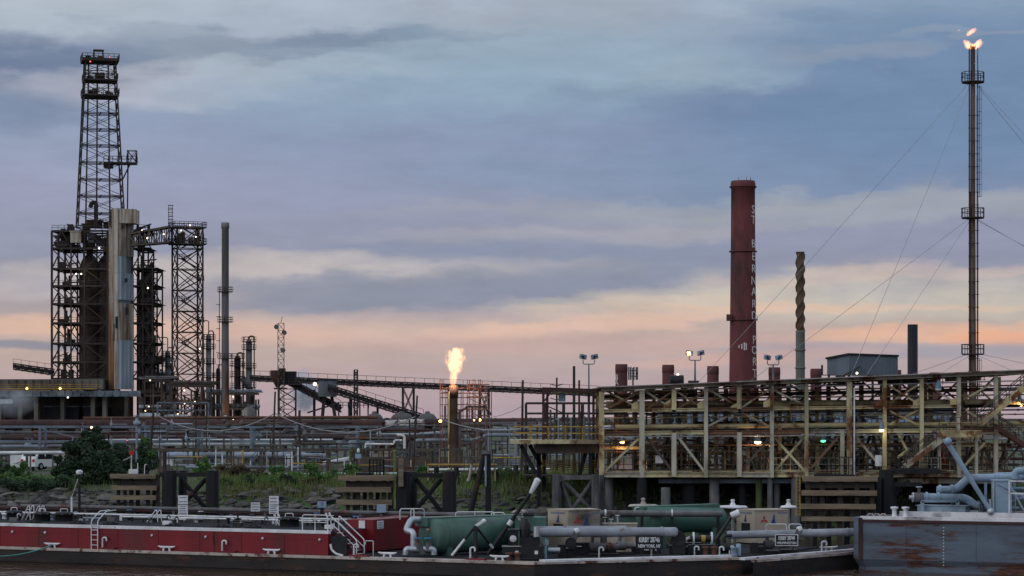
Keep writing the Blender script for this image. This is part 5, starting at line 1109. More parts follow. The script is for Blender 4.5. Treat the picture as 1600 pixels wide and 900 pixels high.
# brown handrails, drip pans and thin stanchions scattered across the near yard
rng = random.Random(91)
for j,(px0,px1,Y,lab) in enumerate(((250,420,222,'rusty stanchions and rails behind the cross braced dolphin'),(420,560,221,'rusty stanchions and rails beside the upright pale tank'),(560,700,221,'rusty stanchions and rails before the low dark wall'),(690,830,222,'rusty stanchions and rails at the foot of the small flare'))):
    t = thing('yard_railing', lab, 'railing', gz((px0+px1)/2,Y)); n = 13
    for k in range(n):
        px = px0+(px1-px0)*k/(n-1)+rng.uniform(-3,3); y = Y+rng.uniform(-2,6); g = gz(px,y); b = MB(); b.tube(g,g+Vector((rng.uniform(-.05,.05),0,rng.uniform(.9,2.4))),rng.uniform(.03,.07),6); part('stanchion', b, rng.choice(['rust_pipe','trestle_rust','yellow_rail','trestle_dark','white_pipe']), t)
    for k in range(5):
        a = px0+rng.uniform(0,(px1-px0)*.5); y = Y+rng.uniform(-2,6); g = gz(a,y); e = gz(a+rng.uniform(25,60),y); h = rng.uniform(.5,1.6); b = MB(); b.tube(g+Vector((0,0,h)),e+Vector((0,0,h+rng.uniform(-.1,.1))),rng.uniform(.03,.09),6); part('rail', b, rng.choice(['rust_pipe','trestle_rust','yellow_rail','blue_pipe']), t)
    for k in range(6):
        g = gz(rng.uniform(px0,px1),Y+rng.uniform(-4,6)); w = rng.uniform(.3,.9); b = MB(); b.box(g.x-w,g.x+w,g.y-.3,g.y+.3,g.z-.05,g.z+rng.uniform(.15,.6)); b.box(g.x-w*.5,g.x+w*.3,g.y-.2,g.y+.2,g.z+.6,g.z+.75); part('scrap_piece', b, rng.choice(['rust_pipe','concrete','trestle_dark','rust_orange','grey_pipe']), t)
ORD = ('first','second','third','fourth','fifth','sixth','seventh','eighth','ninth','tenth','eleventh','twelfth','thirteenth','fourteenth','fifteenth','sixteenth')
# ------------------------------------------------------------------ steel trestle on the dock (right)
YT, YB = 190.0, 204.0      # front and back frame planes
def lerpy(a, b, px): return a+(b-a)*(px-940)/660.0
ROOF = lambda px: lerpy(606,579,px); MID = lambda px: lerpy(642,633,px); LOW = lambda px: lerpy(677,671.5,px); BOT = 742.0
def trestle():
    t = thing('dock_trestle', 'long rusty cream painted steel trestle building on piles', 'trestle', Vector((XX(1270,YT),YT,ZZ(746,YT))))
    def P(px, py, Y=YT): p = W(px,py,YT); p.y = Y; return p
    u = YT/F
    rng = random.Random(9)
    full = [940,1003,1103,1206,1260,1327,1382,1440,1498,1556,1612]; half = [1053,1155]
    pm = lambda: rng.choice(['trestle_paint','trestle_paint','trestle_grey','trestle_yellow'])
    for px in full:
        b = MB(); w = .40 if px in (940,1003,1327) else .29; b.ibeam(P(px,BOT+4),P(px,ROOF(px)+6),w,.4,.05,(0,1,0)); part('column', b, 'trestle_yellow' if px in (940,1382) else rng.choice(['trestle_paint','trestle_grey']), t)
    b = MB(); b.ibeam(P(1316,BOT+2),P(1316,672),.3,.3,.04,(0,1,0)); part('column', b, 'trestle_grey', t)
    b = MB(); b.tube(P(1334,742,YT-.3),P(1334,606,YT-.3),.06,8); part('conduit', b, 'white_pipe', t)
    for px in half:
        b = MB(); b.ibeam(P(px,ROOF(px)+6),P(px,MID(px)),.36,.34,.045,(0,1,0)); part('hanger', b, 'trestle_paint', t)
        b = MB(); b.ibeam(P(px,LOW(px)),P(px,BOT+3),.36,.34,.045,(0,1,0)); part('hanger', b, 'trestle_grey', t)
    sp = [940]+sorted(full[1:]+half)
    for fn, h, m in ((MID,.29,'trestle_yellow'),(LOW,.36,'trestle_grey')):
        for a, c in zip(sp, sp[1:]):
            if fn is MID and a in (1498,1556): continue
            b = MB(); b.ibeam(P(a+3,fn(a),YT+.03),P(c-3,fn(c),YT+.03),.28,h*.85,.05); part('girt_beam', b, m if rng.random() < .6 else rng.choice(['trestle_paint','trestle_rust']), t)
    for a, c in zip(sp, sp[1:]):
        b = MB(); b.ibeam(P(a+3,BOT,YT+.05),P(c-3,BOT,YT+.05),.35,.36,.05); part('sill_beam', b, 'trestle_grey' if rng.random() < .6 else 'trestle_paint', t)
    for a, c in zip(full, full[1:]):
        b = MB(); b.ibeam(P(a-1,ROOF(a)+2.4,YT-.25),P(c-1,ROOF(c)+2.4,YT-.25),.34,.30,.05); part('eave_beam', b, 'trestle_grey', t)
        b = MB(); b._add([P(a-(6 if a == 940 else 0),ROOF(a),YT-1.0),P(c,ROOF(c),YT-1.0),P(c,ROOF(c),YB+1),P(a-(6 if a == 940 else 0),ROOF(a),YB+1)]+[P(a-(6 if a == 940 else 0),ROOF(a)-1.6,YT-1.0),P(c,ROOF(c)-1.6,YT-1.0),P(c,ROOF(c)-1.6,YB+1),P(a-(6 if a == 940 else 0),ROOF(a)-1.6,YB+1)],[(3,2,1,0),(4,5,6,7),(0,1,5,4),(1,2,6,5),(2,3,7,6),(3,0,4,7)]); part('roof_sheet', b, 'roof_sheet', t)
        for k in (.2,.5,.8):
            b = MB(); px = a+(c-a)*k; b.ibeam(P(px,ROOF(px)+3.2,YT),P(px,ROOF(px)+3.2,YB),.16,.26,.03); part('roof_purlin', b, 'trestle_dark', t)
    # diagonal bracing, front plane
    dg = [(948,611,1000,638),(950,638,1000,612),(1010,612,1050,638),(1012,638,1050,612),(1058,612,1100,638),(1060,638,1100,613),(1110,610,1152,634),(1160,636,1203,608),(1210,610,1257,632),(1106,666,1150,644),(1160,645,1204,667),(945,737,1000,683),(1010,683,1050,735),(1060,683,1101,737),(1160,735,1204,683),(1210,684,1258,736),(1211,736,1257,683),(1264,736,1311,682),(1336,680,1376,728),(1389,602,1434,630),(1390,630,1434,602),(1389,641,1437,665),(1390,664,1437,640),(1446,600,1494,630),(1500,628,1550,600),(1402,674,1418,704),(1418,704,1403,715),(1468,690,1496,736),(1502,735,1540,692),(1562,733,1600,690),(1510,640,1550,668)]
    for i,(a,b_,c,d) in enumerate(dg):
        b = MB(); k = YT+(.16 if i % 2 else .3); w = .19 if b_ > 670 or d > 670 else .15; b.bar(P(a,b_,k),P(c,d,k),w,.05,(0,1,0)); b.bar(P(a,b_,k+.1),P(c,d,k+.1),.05,.15,(0,1,0)); part('brace', b, 'trestle_yellow' if 1380 < a < 1445 else rng.choice(['trestle_paint','trestle_grey','trestle_dark','trestle_rust']), t)
    for px, py in ((1000,637),(1050,636),(1103,636),(1155,641),(1206,634),(1382,634),(1440,633),(1498,632)):
        b = MB(); b._add([P(px-13,py-6,YT+.1),P(px-2,py-12,YT+.1),P(px-2,py+3,YT+.1),P(px-13,py+3,YT+.1),P(px-13,py-6,YT+.14),P(px-2,py-12,YT+.14),P(px-2,py+3,YT+.14),P(px-13,py+3,YT+.14)],[(0,3,2,1),(4,5,6,7),(0,1,5,4),(1,2,6,5),(2,3,7,6),(3,0,4,7)]); part('gusset_plate', b, 'trestle_yellow', t)
    # back plane frame and cross frames
    for px in full+[1053,1155]:
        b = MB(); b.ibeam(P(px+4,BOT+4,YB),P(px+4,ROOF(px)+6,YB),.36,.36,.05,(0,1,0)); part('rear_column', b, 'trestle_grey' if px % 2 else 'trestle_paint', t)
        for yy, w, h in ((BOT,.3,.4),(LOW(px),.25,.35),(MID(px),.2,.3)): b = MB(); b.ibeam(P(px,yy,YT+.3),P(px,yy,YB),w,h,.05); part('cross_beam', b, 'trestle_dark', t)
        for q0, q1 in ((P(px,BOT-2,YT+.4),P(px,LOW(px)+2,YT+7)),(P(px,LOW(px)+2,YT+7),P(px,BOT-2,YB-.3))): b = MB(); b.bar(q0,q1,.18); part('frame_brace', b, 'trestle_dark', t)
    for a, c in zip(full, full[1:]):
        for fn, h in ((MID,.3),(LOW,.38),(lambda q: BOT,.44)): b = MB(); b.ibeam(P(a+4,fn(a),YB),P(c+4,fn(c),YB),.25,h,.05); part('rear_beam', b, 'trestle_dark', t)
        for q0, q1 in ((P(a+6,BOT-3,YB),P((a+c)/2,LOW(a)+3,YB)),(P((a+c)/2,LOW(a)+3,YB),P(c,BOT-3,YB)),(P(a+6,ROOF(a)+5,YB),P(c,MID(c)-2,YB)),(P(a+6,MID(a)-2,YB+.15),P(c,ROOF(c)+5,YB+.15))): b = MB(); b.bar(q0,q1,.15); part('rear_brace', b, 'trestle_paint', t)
        b = MB(); b._add([P(a,BOT-3.5,YT+.2),P(c,BOT-3.5,YT+.2),P(c,BOT-3.5,YB),P(a,BOT-3.5,YB),P(a,BOT-1.5,YT+.2),P(c,BOT-1.5,YT+.2),P(c,BOT-1.5,YB),P(a,BOT-1.5,YB)],[(0,1,2,3),(7,6,5,4),(0,4,5,1),(1,5,6,2),(2,6,7,3),(3,7,4,0)]); part('floor_plate', b, 'trestle_dark', t)
        b = MB(); yy = YT+.9
        for i in range(4): px = a+(c-a)*i/4+4; b.tube(P(px,BOT-3,yy),P(px,715,yy),.04,6)
        for py in (716,726,735): b.tube(P(a+3,py,yy),P(c-3,py,yy),.035,6)
        part('guard_rail', b, 'trestle_dark' if a % 3 else 'trestle_grey', t)
    # inner frame plane and floor stringers
    for px in (968,1030,1080,1130,1182,1234,1294,1352,1410,1470,1528,1584):
        b = MB(); b.ibeam(P(px,BOT,197),P(px,ROOF(px)+5,197),.28,.28,.04,(0,1,0)); part('inner_column', b, rng.choice(['trestle_paint','trestle_grey','trestle_rust','trestle_yellow']), t)
    for fn, o in ((MID,-5),(LOW,5),(LOW,-14),(ROOF,9),(LOW,24)):
        for a, c in zip(full, full[1:]):
            if rng.random() < .25: continue
            b = MB(); Yq = rng.choice([193.5,196,199,201]); b.ibeam(P(a,fn(a)+o,Yq),P(c,fn(c)+o,Yq),.2,.26,.04); part('stringer', b, rng.choice(['trestle_paint','trestle_grey','trestle_rust','trestle_yellow','trestle_dark']), t)
    # piles
    for px, py0, Y, r, m in ((952,742,192,.35,'pile_grey'),(1003,745,190.3,.42,'pile_black'),(1040,760,188.8,.36,'pile_grey'),(1077,745,192,.55,'pile_black'),(1116,745,191,.40,'pile_grey'),(1160,745,192,.3,'pile_black'),(1186,745,191,.26,'pile_green'),(1203,745,190.4,.22,'pile_grey'),(1214,745,191.5,.25,'pile_grey'),(1243,745,190.2,.34,'pile_grey'),(1300,745,196,.4,'pile_black'),(1390,745,190.3,.6,'pile_black'),(1440,745,194,.4,'pile_black'),(1500,745,192,.45,'pile_black'),(1560,745,192,.45,'pile_black'),
        (960,745,203,.4,'pile_black'),(1020,745,203,.35,'pile_black'),(1060,745,200,.35,'pile_black'),(1095,745,203,.35,'pile_black'),(1140,745,203,.35,'pile_grey'),(1180,745,203,.35,'pile_black'),(1230,745,203,.35,'pile_black'),(1340,745,203,.35,'pile_black'),(1420,745,203,.35,'pile_black'),(1480,745,203,.35,'pile_black'),(1530,745,203,.35,'pile_black')):
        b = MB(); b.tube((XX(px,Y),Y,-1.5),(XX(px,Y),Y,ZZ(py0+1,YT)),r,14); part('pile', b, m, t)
    for a, b_, c, d in ((958,748,1000,792),(1000,795,962,750),(1045,762,1072,800),(1120,796,1150,748)):
        b = MB(); b.tube(P(a,b_,193),P(c,d,193),.13,8); part('pile_brace', b, 'pile_black', t)
    b = MB(); b.bar(P(1030,752,YT+1),P(1300,752,YT+1),.3,.35); part('pile_cap', b, 'blue_girder', t)
    b = MB(); b.bar(P(1390,752,YT+1),P(1620,752,YT+1),.3,.4); part('pile_cap', b, 'trestle_grey', t)
    b = MB(); b.bar(P(940,748,YT+3),P(1620,748,YT+3),.5,.35); part('pile_cap', b, 'pile_black', t)
    return t
trestle()
def P2(px, py, Y): p = W(px,py,YT); p.y = Y; return p
# long low works building standing behind the trestle
Y = 330.0; t = thing('works_building', 'long low grey works building with window bands behind the trestle', 'building', (XX(1260,Y),Y,GZ)); x0, x1 = XX(1035,Y), XX(1490,Y)
b = MB(); b.box(x0,x1,Y,Y+14,GZ-.2,ZZ(640,Y)); part('wall', b, 'far_wall', t); b = MB(); b.box(x0-.4,x1+.4,Y-.4,Y+14.4,ZZ(640,Y)+.003,ZZ(637,Y)); part('roof', b, 'far_dark', t)
for i in range(26):
    px = 1050+i*17; b = MB(); b.box(XX(px,Y),XX(px+12,Y),Y-.06,Y-.01,ZZ(661,Y),ZZ(648,Y)); wn = part('window', b, 'far_glass', t); b = MB(); b.box(XX(px+5.6,Y),XX(px+6.4,Y),Y-.12,Y-.065,ZZ(661,Y),ZZ(648,Y)); b.box(XX(px,Y),XX(px+12,Y),Y-.11,Y-.066,ZZ(655,Y),ZZ(654.2,Y)); part('mullion', b, 'far_dark', wn)
# pipes carried inside the trestle
for lab, y0, y1, th, Y, m, x0 in (('thick cream pipe along the trestle upper tier',631,627,9,194,'trestle_paint',950),('rust streaked yellow pipe along the trestle middle tier',667,661.5,7,191,'trestle_yellow',962),('slim grey pipe beneath the trestle roof',620,606,6,198,'grey_pipe',950),('dark pipe at the back of the trestle upper tier',636,630,10,202,'grey_pipe',960),('pale pipe on the trestle floor behind the guard rail',730,729,5,198,'grey_pipe',1000),('brown pipe at the back of the trestle lower tier',700,697,6,201,'rust_pipe',950),('light pipe at mid height of the trestle lower tier',690,688,4,202,'white_pipe',950)):
    b = MB(); r = th*YT/F/2; b.tube(P2(x0,y0,Y),P2(1625,y1,Y),r,12); t = thing('trestle_pipe', lab, 'pipe', P2(x0,y0,Y)); part('pipe_body', b, m, t)
    for i in range(9):
        b = MB(); c = P2(x0,y0,Y).lerp(P2(1625,y1,Y),(i+.6)/9.5); b.tube(c-Vector((.06,0,0)),c+Vector((.06,0,0)),r*1.18,12); part('flange', b, m, t)
rng = random.Random(13)
for j,(a,c,lab) in enumerate(((945,1100,'valves and small pipes inside the first trestle bays'),(1100,1260,'valves and small pipes inside the middle trestle bays'),(1260,1440,'valves and small pipes inside the stair side trestle bays'),(1440,1610,'valves and small pipes inside the last trestle bays'))):
    t = thing('trestle_manifold', lab, 'manifold', P2((a+c)/2,738,197))
    for g, m in enumerate(('grey_pipe','trestle_rust','trestle_grey','blue_pipe','trestle_paint','trestle_yellow')):
        b = LB('small_pipe', m, t)
        for k in range(11):
            px = rng.uniform(a,c); Y = rng.uniform(194,203); lo, hi = ((738,rng.uniform(690,720)) if g != 3 else (664,rng.uniform(646,656))); r = rng.uniform(.04,.12)
            b.tube(P2(px,lo,Y),P2(px,hi,Y),r,6)
            if rng.random() < .6: b.tube(P2(px,hi,Y),P2(px+rng.uniform(8,30),hi,Y),r,6)
            if rng.random() < .6: q = P2(px,(lo+hi)/2,Y); b.lathe(q,[(r*1.1,-.25),(r*2.6,-.08),(r*2.6,.08),(r,.25),(r*.7,.55),(r*3,.56),(r*3,.61)],8)
b = MB(); p = P2(980,738,195); b.prism([(p.x-.9,195),(p.x+.75,195),(p.x+.75,196.2),(p.x-.9,196.2)], p.z+.15, p.z+1.0); b.prism([(p.x-.6,195.1),(p.x+.75,195.1),(p.x+.75,196.1),(p.x-.6,196.1)], p.z+1.003, p.z+1.2); one('white_tote', b, 'white_paint', 'white plastic tote behind the first trestle guard rail', 'container', None, p)
# lit and unlit lamps on the trestle
def flood(px, py, Y, label, m, shell='lamp_shell', r=.22, power=0, col=(1,.6,.3)):
    p = P2(px,py,Y); t = thing('wall_lamp', label, 'lamp', p); b = MB(); b.lathe((p.x,p.y,p.z),[(r,0),(r*.85,.25),(r*.4,.5),(r*.35,.62)],12); part('housing', b, shell, t)
    b = MB(); b.ball((p.x,p.y-.02,p.z-.06),r*.9,10,6,.6); part('lens', b, m, t)
    b = MB(); b.tube((p.x,p.y,p.z+.6),(p.x,p.y+.6,p.z+.9),.03,6); part('bracket', b, 'trestle_dark', t)
    if power:
        l = bpy.data.lights.new('lamp_light','POINT'); l.energy = power; l.color = col; l.shadow_soft_size = .15; o = bpy.data.objects.new('lamp_light', l); COL.objects.link(o); o.parent = t; o.location = Vector((0,-.25,-.35))
flood(975,690,193,'small orange lamp in the first trestle bay','lamp_orange',power=60)
flood(1187,690,191.5,'bright orange lamp in the middle trestle bay','lamp_warm',power=140,r=.3)
flood(1290,688,191.5,'green lit lamp in a trestle bay beside the short column','lamp_green',power=8,col=(.2,1,.4))
flood(1376,671,189.6,'round white lamp on the yellow trestle column','lamp_white',power=10,col=(1,.9,.6))
flood(1464,607,189.4,'grey bell shaped lamp hanging under the trestle eave','white_paint',r=.28)
flood(1610,627,194,'orange lamp at the far trestle end behind the stairs','lamp_orange',power=90)
flood(1522,690,198,'reddish lamp deep in the trestle beside the stairs','lamp_orange',r=.14,power=40,col=(1,.35,.2))
# stairs on the front of the trestle
def stair(label, a, c, Y, m, n, w=1.1, depthm='trestle_grey'):
    p, q = P2(a[0],a[1],Y), P2(c[0],c[1],Y); t = thing('steel_stair', label, 'stairs', p)
    for k in (0,w):
        b = MB(); o = Vector((0,k,0)); b.bar(p+o,q+o,.06,.36,(0,0,1)); part('stringer', b, m, t)
        b = MB(); h = Vector((0,0,1.0)); b.tube(p+o+h,q+o+h,.04,6); b.tube(p+o+h*.5,q+o+h*.5,.03,6)
        for i in range(5): s = p.lerp(q,i/4)+o; b.tube(s,s+h,.035,6)
        part('handrail', b, 'trestle_dark', t)
    for i in range(n):
        s = p.lerp(q,(i+.5)/n); b = MB(); b.box(s.x-.14,s.x+.14,Y+.04,Y+w-.04,s.z-.02,s.z+.03); part('tread', b, depthm, t)
stair('lower grey steel stair flight rising along the trestle front',(1408,728),(1470,682),187.6,'trestle_grey',12,1.1,'trestle_yellow')
stair('upper yellow steel stair flight climbing to the trestle roof',(1522,664),(1612,590),187.6,'trestle_yellow',18)
stair('rusty back stair flight descending behind the landing',(1548,664),(1600,697),188.9,'rust_orange',10)
t = thing('stair_landing', 'cream steel landing between the two stair flights', 'platform', P2(1490,674,188)); b = MB(); p, q = P2(1458,672,0), P2(1524,672,0); b.box(p.x,q.x,187.4,188.9,p.z-.14,p.z); part('deck', b, 'trestle_paint', t)
b = MB(); b.box(p.x,q.x,187.3,187.39,p.z-.55,p.z-.05); part('fascia', b, 'trestle_yellow', t); b = MB(); railing(b,[(p.x,187.35,p.z),(q.x,187.35,p.z)],1.0,.03,(1,.5),.8); part('railing', b, 'rust_orange', t)
for px in (1462,1520):
    b = MB(); s = P2(px,680,188); b.bar((s.x,188.5,s.z),(s.x,188.5,ZZ(742,YT)),.22); part('post', b, 'trestle_grey', t)
b = MB(); railing(b,[P2(1290,741,189.2),P2(1330,741,189.2)],1.35,.035,(1,.5),.33); b.box(P2(1272,0,0).x,P2(1332,0,0).x,188.9,189.9,ZZ(744,YT),ZZ(741,YT)); one('dock_gate', b, 'black_paint', 'black railed step platform before the short trestle column', 'platform', None, P2(1290,744,189))
b = MB(); b.box(P2(1393,0,0).x,P2(1460,0,0).x,187.6,189.5,ZZ(738,YT),ZZ(731,YT)); railing(b,[P2(1393,731,187.7),P2(1460,731,187.7)],.9,.03,(1,.5),.9); one('stair_plinth', b, 'black_paint', 'dark base platform under the lower stair flight', 'platform', None, P2(1393,738,188))
b = MB(); p = P2(1371,722,189.5); b.box(p.x-.25,p.x+.25,189.45,189.5,p.z-.3,p.z+.55); one('notice_sign', b, 'white_paint', 'small white notice on the trestle near the stair base', 'sign', None, p)
b = MB(); p = P2(1031,718,190.9); b.box(p.x-.3,p.x+.3,190.75,190.79,p.z-.3,p.z+.3); one('notice_sign', b, 'white_paint', 'small pale notice on the guard rail of the second trestle bay', 'sign', None, p)
# floodlight masts above the trestle
def mast(px, top, bot, Y, label, lit=None, heads=2):
    x = XX(px,Y); zt = ZZ(top+14,Y); t = thing('floodlight_mast', label, 'floodlight', (x,Y,ZZ(bot,Y))); b = MB(); b.tube((x,Y,ZZ(bot,Y)),(x,Y,zt),.09,8,.06); part('pole', b, 'blue_girder', t); u = Y/F
    b = MB(); b.elbow([(x-9*u,Y,zt+.35),(x-9*u,Y,zt),(x+9*u,Y,zt),(x+9*u,Y,zt+.35)],.04,.15,6); part('yoke', b, 'blue_girder', t)
    for i, s in enumerate((-1,1)):
        c = Vector((x+s*9*u,Y,zt+.6)); b = MB(); d = Vector((s*.2,-.16,.05)); b.bar(c-d,c+d,.3,.36); h = part('lamp_head', b, 'lamp_shell', t); b = MB(); 
        b.bar(c+Vector((s*.04,-.2,-.03)),c+Vector((s*.05,-.24,-.06)),.28,.28); part('lens', b, 'lamp_orange' if lit == i else 'glass_dark', h)
mast(920,555,692,197,'twin blue floodlights on a tall pole at the annex platform')
mast(1086,549,600,199,'twin floodlight on the trestle roof with one lamp lit',0)
mast(1208,556,598,198,'unlit twin floodlight on the trestle roof beside the tall chimney')
t = thing('roof_winch', 'dark winch machine on the trestle roof by the lit floodlight', 'winch', P2(1066,604,196)); p = P2(1066,601,196); b = MB(); b.tube((p.x-.6,195.6,p.z+.42),(p.x+.5,195.6,p.z+.42),.42,12); part('drum', b, 'black_paint', t); b = MB(); b.box(p.x-.8,p.x+1.6,195.2,196.2,p.z-.05,p.z+.15); b.box(p.x+.9,p.x+1.7,195.3,196.1,p.z+.153,p.z+.4); part('base', b, 'dark_steel', t)
lamp = MB(); lamp.ball(P2(1070,583,198),.1,8,6); t = thing('roof_lamp', 'tiny lit lamp standing above the roof winch', 'lamp', P2(1070,603,198)); part('bulb', lamp, 'lamp_white', t); b = MB(); b.tube(P2(1070,603,198.1),P2(1070,584,198.1),.03,5); part('post', b, 'dark_steel', t)
# annex platform left of the trestle
t = thing('annex_platform', 'cream steel platform with yellow rails projecting left of the trestle', 'platform', P2(870,700,194)); p, q = P2(797,688,0), P2(938,688,0); b = MB(); b.box(p.x,q.x,192,200,p.z-.3,p.z); part('deck', b, 'trestle_paint', t)
b = MB(); b.box(P2(838,0,0).x,q.x-.1,193,199,ZZ(709,YT),p.z-.303); part('girder', b, 'trestle_dark', t)
for a, b_, c, d, Y in ((814,696,838,742,193),(828,696,846,728,194),(843,708,843,805,194),(852,708,852,800,198),(918,708,906,748,194),(925,708,925,805,193.5),(932,708,932,800,198)):
    b = MB(); b.bar(P2(a,b_,Y),P2(c,d,Y),.32); part('leg', b, 'pile_black', t)
b = MB(); railing(b,[(p.x+.3,192.1,p.z),(q.x,192.1,p.z)],1.05,.04,(1,.5),1.3); railing(b,[(p.x+.3,199.9,p.z),(q.x,199.9,p.z)],1.05,.04,(1,.5),1.3); part('railing', b, 'yellow_rail', t)
t = thing('annex_gantry', 'rust brown open frame with flat roof beam beside the trestle', 'frame', P2(890,690,196))
for px, Y in ((850,194),(930,194),(926,199.5),(858,199.5)):
    b = MB(); b.bar(P2(px,688,Y),P2(px,606,Y),.2); part('post', b, 'rust_pipe', t)
for q0, q1 in ((P2(848,607,194),P2(945,610,194)),(P2(858,607,199.5),P2(945,610,199.5))): b = MB(); b.bar(q0,q1,.22,.3); part('roof_beam', b, 'rust_pipe', t)
for q0, q1 in ((P2(852,626,194),P2(864,609,194)),(P2(930,624,194),P2(938,614,194))): b = MB(); b.bar(q0,q1,.14); part('knee_brace', b, 'rust_pipe', t)
b = MB(); b.box(P2(864,0,0).x,P2(945,0,0).x,194.2,199.4,ZZ(613,YT),ZZ(611,YT)); part('roof_pan', b, 'trestle_yellow', t)
for i in range(11):
    b = MB(); px = 862+i*7; b.tube(P2(px,688,196+(i%3)),P2(px,640+(i*7)%23,196+(i%3)),.08,6); part('riser', b, ('grey_pipe','trestle_dark','blue_pipe')[i%3], t)
b = MB(); p = P2(880,619,195); b.box(p.x-.28,p.x+.28,194.6,194.9,p.z-.4,p.z+.4); part('junction_box', b, 'lamp_shell', t)
t = thing('catwalk', 'rust yellow tangle of catwalk railings under the annex platform', 'walkway', P2(880,742,196)); b = MB()
for k in range(5): b.bar(P2(842,722+k*4,195+k),P2(938,722+k*4,195+k),.07)
for k in range(16): px = 843+k*6; b.bar(P2(px,742,195.5+k%3),P2(px,720,195.5+k%3),.06)
part('railing', b, 'yellow_rail', t); b = MB(); a, c = P2(680,743,0), P2(940,743,0); b.box(a.x+7,c.x,195,198,a.z-.2,a.z-.08); part('walkway_plate', b, 'trestle_dark', t)
t = thing('catwalk', 'thin brown railed walkway above the white bank pipe', 'walkway', P2(760,746,200)); b = MB()
for py in (727,731,740): b.bar(P2(720 if py > 730 else 672,py,199),P2(842,py,199),.05)
for k in range(18): px = 722+k*7; b.bar(P2(px,744,199),P2(px,718+(k%4)*2,199),.045)
part('railing', b, 'trestle_dark', t); b = MB(); a, c = P2(660,729,0), P2(775,729,0); b.box(a.x,c.x,200,201,a.z-.1,a.z); part('walkway_plate', b, 'yellow_rail', t)
for px in (662,700,740,772): b = MB(); b.bar(P2(px,729,200.5),(P2(px,729,200.5).x,200.5,4.2),.14); part('leg', b, 'trestle_yellow', t)

# ------------------------------------------------------------------ timber fenders and black dolphins at the water's edge
def fender(label, px0, px1, beams, Y, posts, m='timber', top=None):
    t = thing('timber_fender', label, 'fender', (XX((px0+px1)/2,Y),Y,-.5)); u = Y/F; rng = random.Random(int(px0))
    for a, c in beams:
        b = MB(); j = rng.uniform(-2,2); b.bar(W(px0+j,(a+c)/2,Y),W(px1+j,(a+c)/2+rng.uniform(-.5,.8),Y),.34,(c-a)*u); part('beam', b, m, t)
    for px, w in posts:
        b = MB(); b.box(XX(px-w/2,Y+.6),XX(px+w/2,Y+.6),Y+.25,Y+.25+w*u,-1.0,ZZ(beams[0][0]+1,Y)); part('post', b, 'timber_dark', t)
        b = MB(); b.box(XX(px-w/2,Y+3)+.5,XX(px+w/2,Y+3)+.5,Y+2.6,Y+2.6+w*u,-1.0,ZZ(beams[0][0]+3,Y)); part('rear_post', b, 'pile_black', t)
    b = MB(); b.box(XX(px0+14,Y),XX(px1-4,Y),Y+.3,Y+3.2,ZZ(beams[0][1]+11,Y),ZZ(beams[0][1],Y)-.05); part('cap_block', b, 'timber_dark', t)
    return t
fender('timber fender with four beams in front of the dark bank tree',173,244,[(740.5,747.5),(758.5,765.5),(774,781),(792.5,797)],181,[(186,5),(206,6),(232,6),(247,6)])
fender('timber fender in the middle standing above the red barge',526,613,[(743,751),(761,769),(780.5,788.5),(799,803)],180,[(544,6),(560,6),(580,6),(600,7),(612,6)])
fender('large weathered timber fender below the trestle stairs',1253,1370,[(744,752),(766,774),(787,795),(807,814)],178,[(1262,7),(1284,7),(1312,8),(1338,7),(1362,7)])
def dolphin(label, cols, brace, beam, Y, m='pile_black'):
    t = thing('mooring_dolphin', label, 'dolphin', (XX(cols[0][0],Y),Y,-1))
    for px, w, top, dy in cols:
        b = MB(); w2 = w*Y/F/2; x = XX(px,Y)
        b.prism([(x-w2,Y+dy),(x-w2*.55,Y+dy-.3),(x+w2*.55,Y+dy-.3),(x+w2,Y+dy),(x+w2,Y+dy+.8),(x-w2,Y+dy+.8)], -1.5, ZZ(top,Y)); part('sheet_pile_column', b, m, t)
    for a, b_, c, d in brace:
        b = MB(); b.tube(W(a,b_,Y+.7),W(c,d,Y+.7),.17,8); part('brace', b, m, t)
    for a, b_, c, d in beam:
        b = MB(); b.bar(W(a,b_,Y+.2),W(c,d,Y+.2),.3,.32); part('top_beam', b, m, t)
    return t
d = dolphin('black dolphin of two square columns with cross braces by the first fender',[(265,18,735,0),(279,12,736,2.0),(331,19,735,0)],[(283,748,322,795),(322,748,284,790)],[(250,741.5,322,741.5)],181)
b = MB(); p = W(257,705,181.4); b.tube((p.x,p.y,0),p,.16,8); part('timber_pile', b, 'timber_dark', d)
b = MB(); b.ball(W(297,772.5,180.9),.22,8,6); part('red_buoy_mark', b, 'rust_pipe', d)
d = dolphin('black dolphin of heavy columns right of the middle fender',[(630,20,737,0),(644,11,738,2.0),(702,21,736,0)],[(690,748,650,796),(650,748,690,800)],[(640,742.5,692,742.5)],180)
b = MB(); p = W(627,716,180.0); b.bar((p.x,p.y-.5,ZZ(760,180)),(p.x,p.y-.5,p.z),.36); part('timber_pile', b, 'timber', d)
dolphin('dark dolphin columns below the annex platform',[(869,13,742,0),(880,9,743,1.5),(930,11,742,0),(941,9,743,1.5)],[(876,752,893,796),(926,752,893,798),(884,756,926,798)],[(862,746,930,746)],183,'pile_grey')
dolphin('dark dolphin column beside the large weathered fender',[(1386,20,735,0)],[(1396,775,1420,750)],[(1376,737,1470,737),(1396,757,1440,757)],181)
t = thing('raking_timbers', 'pair of black timbers leaning together beside the middle dolphin', 'timbers', W(745,800,186))
for a,b_,c,d_ in ((757,708,727,806),(763,708,763,806)):
    b = MB(); b.tube(W(c,d_+30,186),W(a,b_,186),.24,9,.2); part('timber', b, 'pile_black', t)
b = MB(); b.bar(W(752,707,186),W(768,707,186),.5,.25); part('cap', b, 'pile_grey', t); b = MB(); b.tube(W(759,712,185.6),W(759,760,185.6),.07,6); part('pipe', b, 'blue_pipe', t)
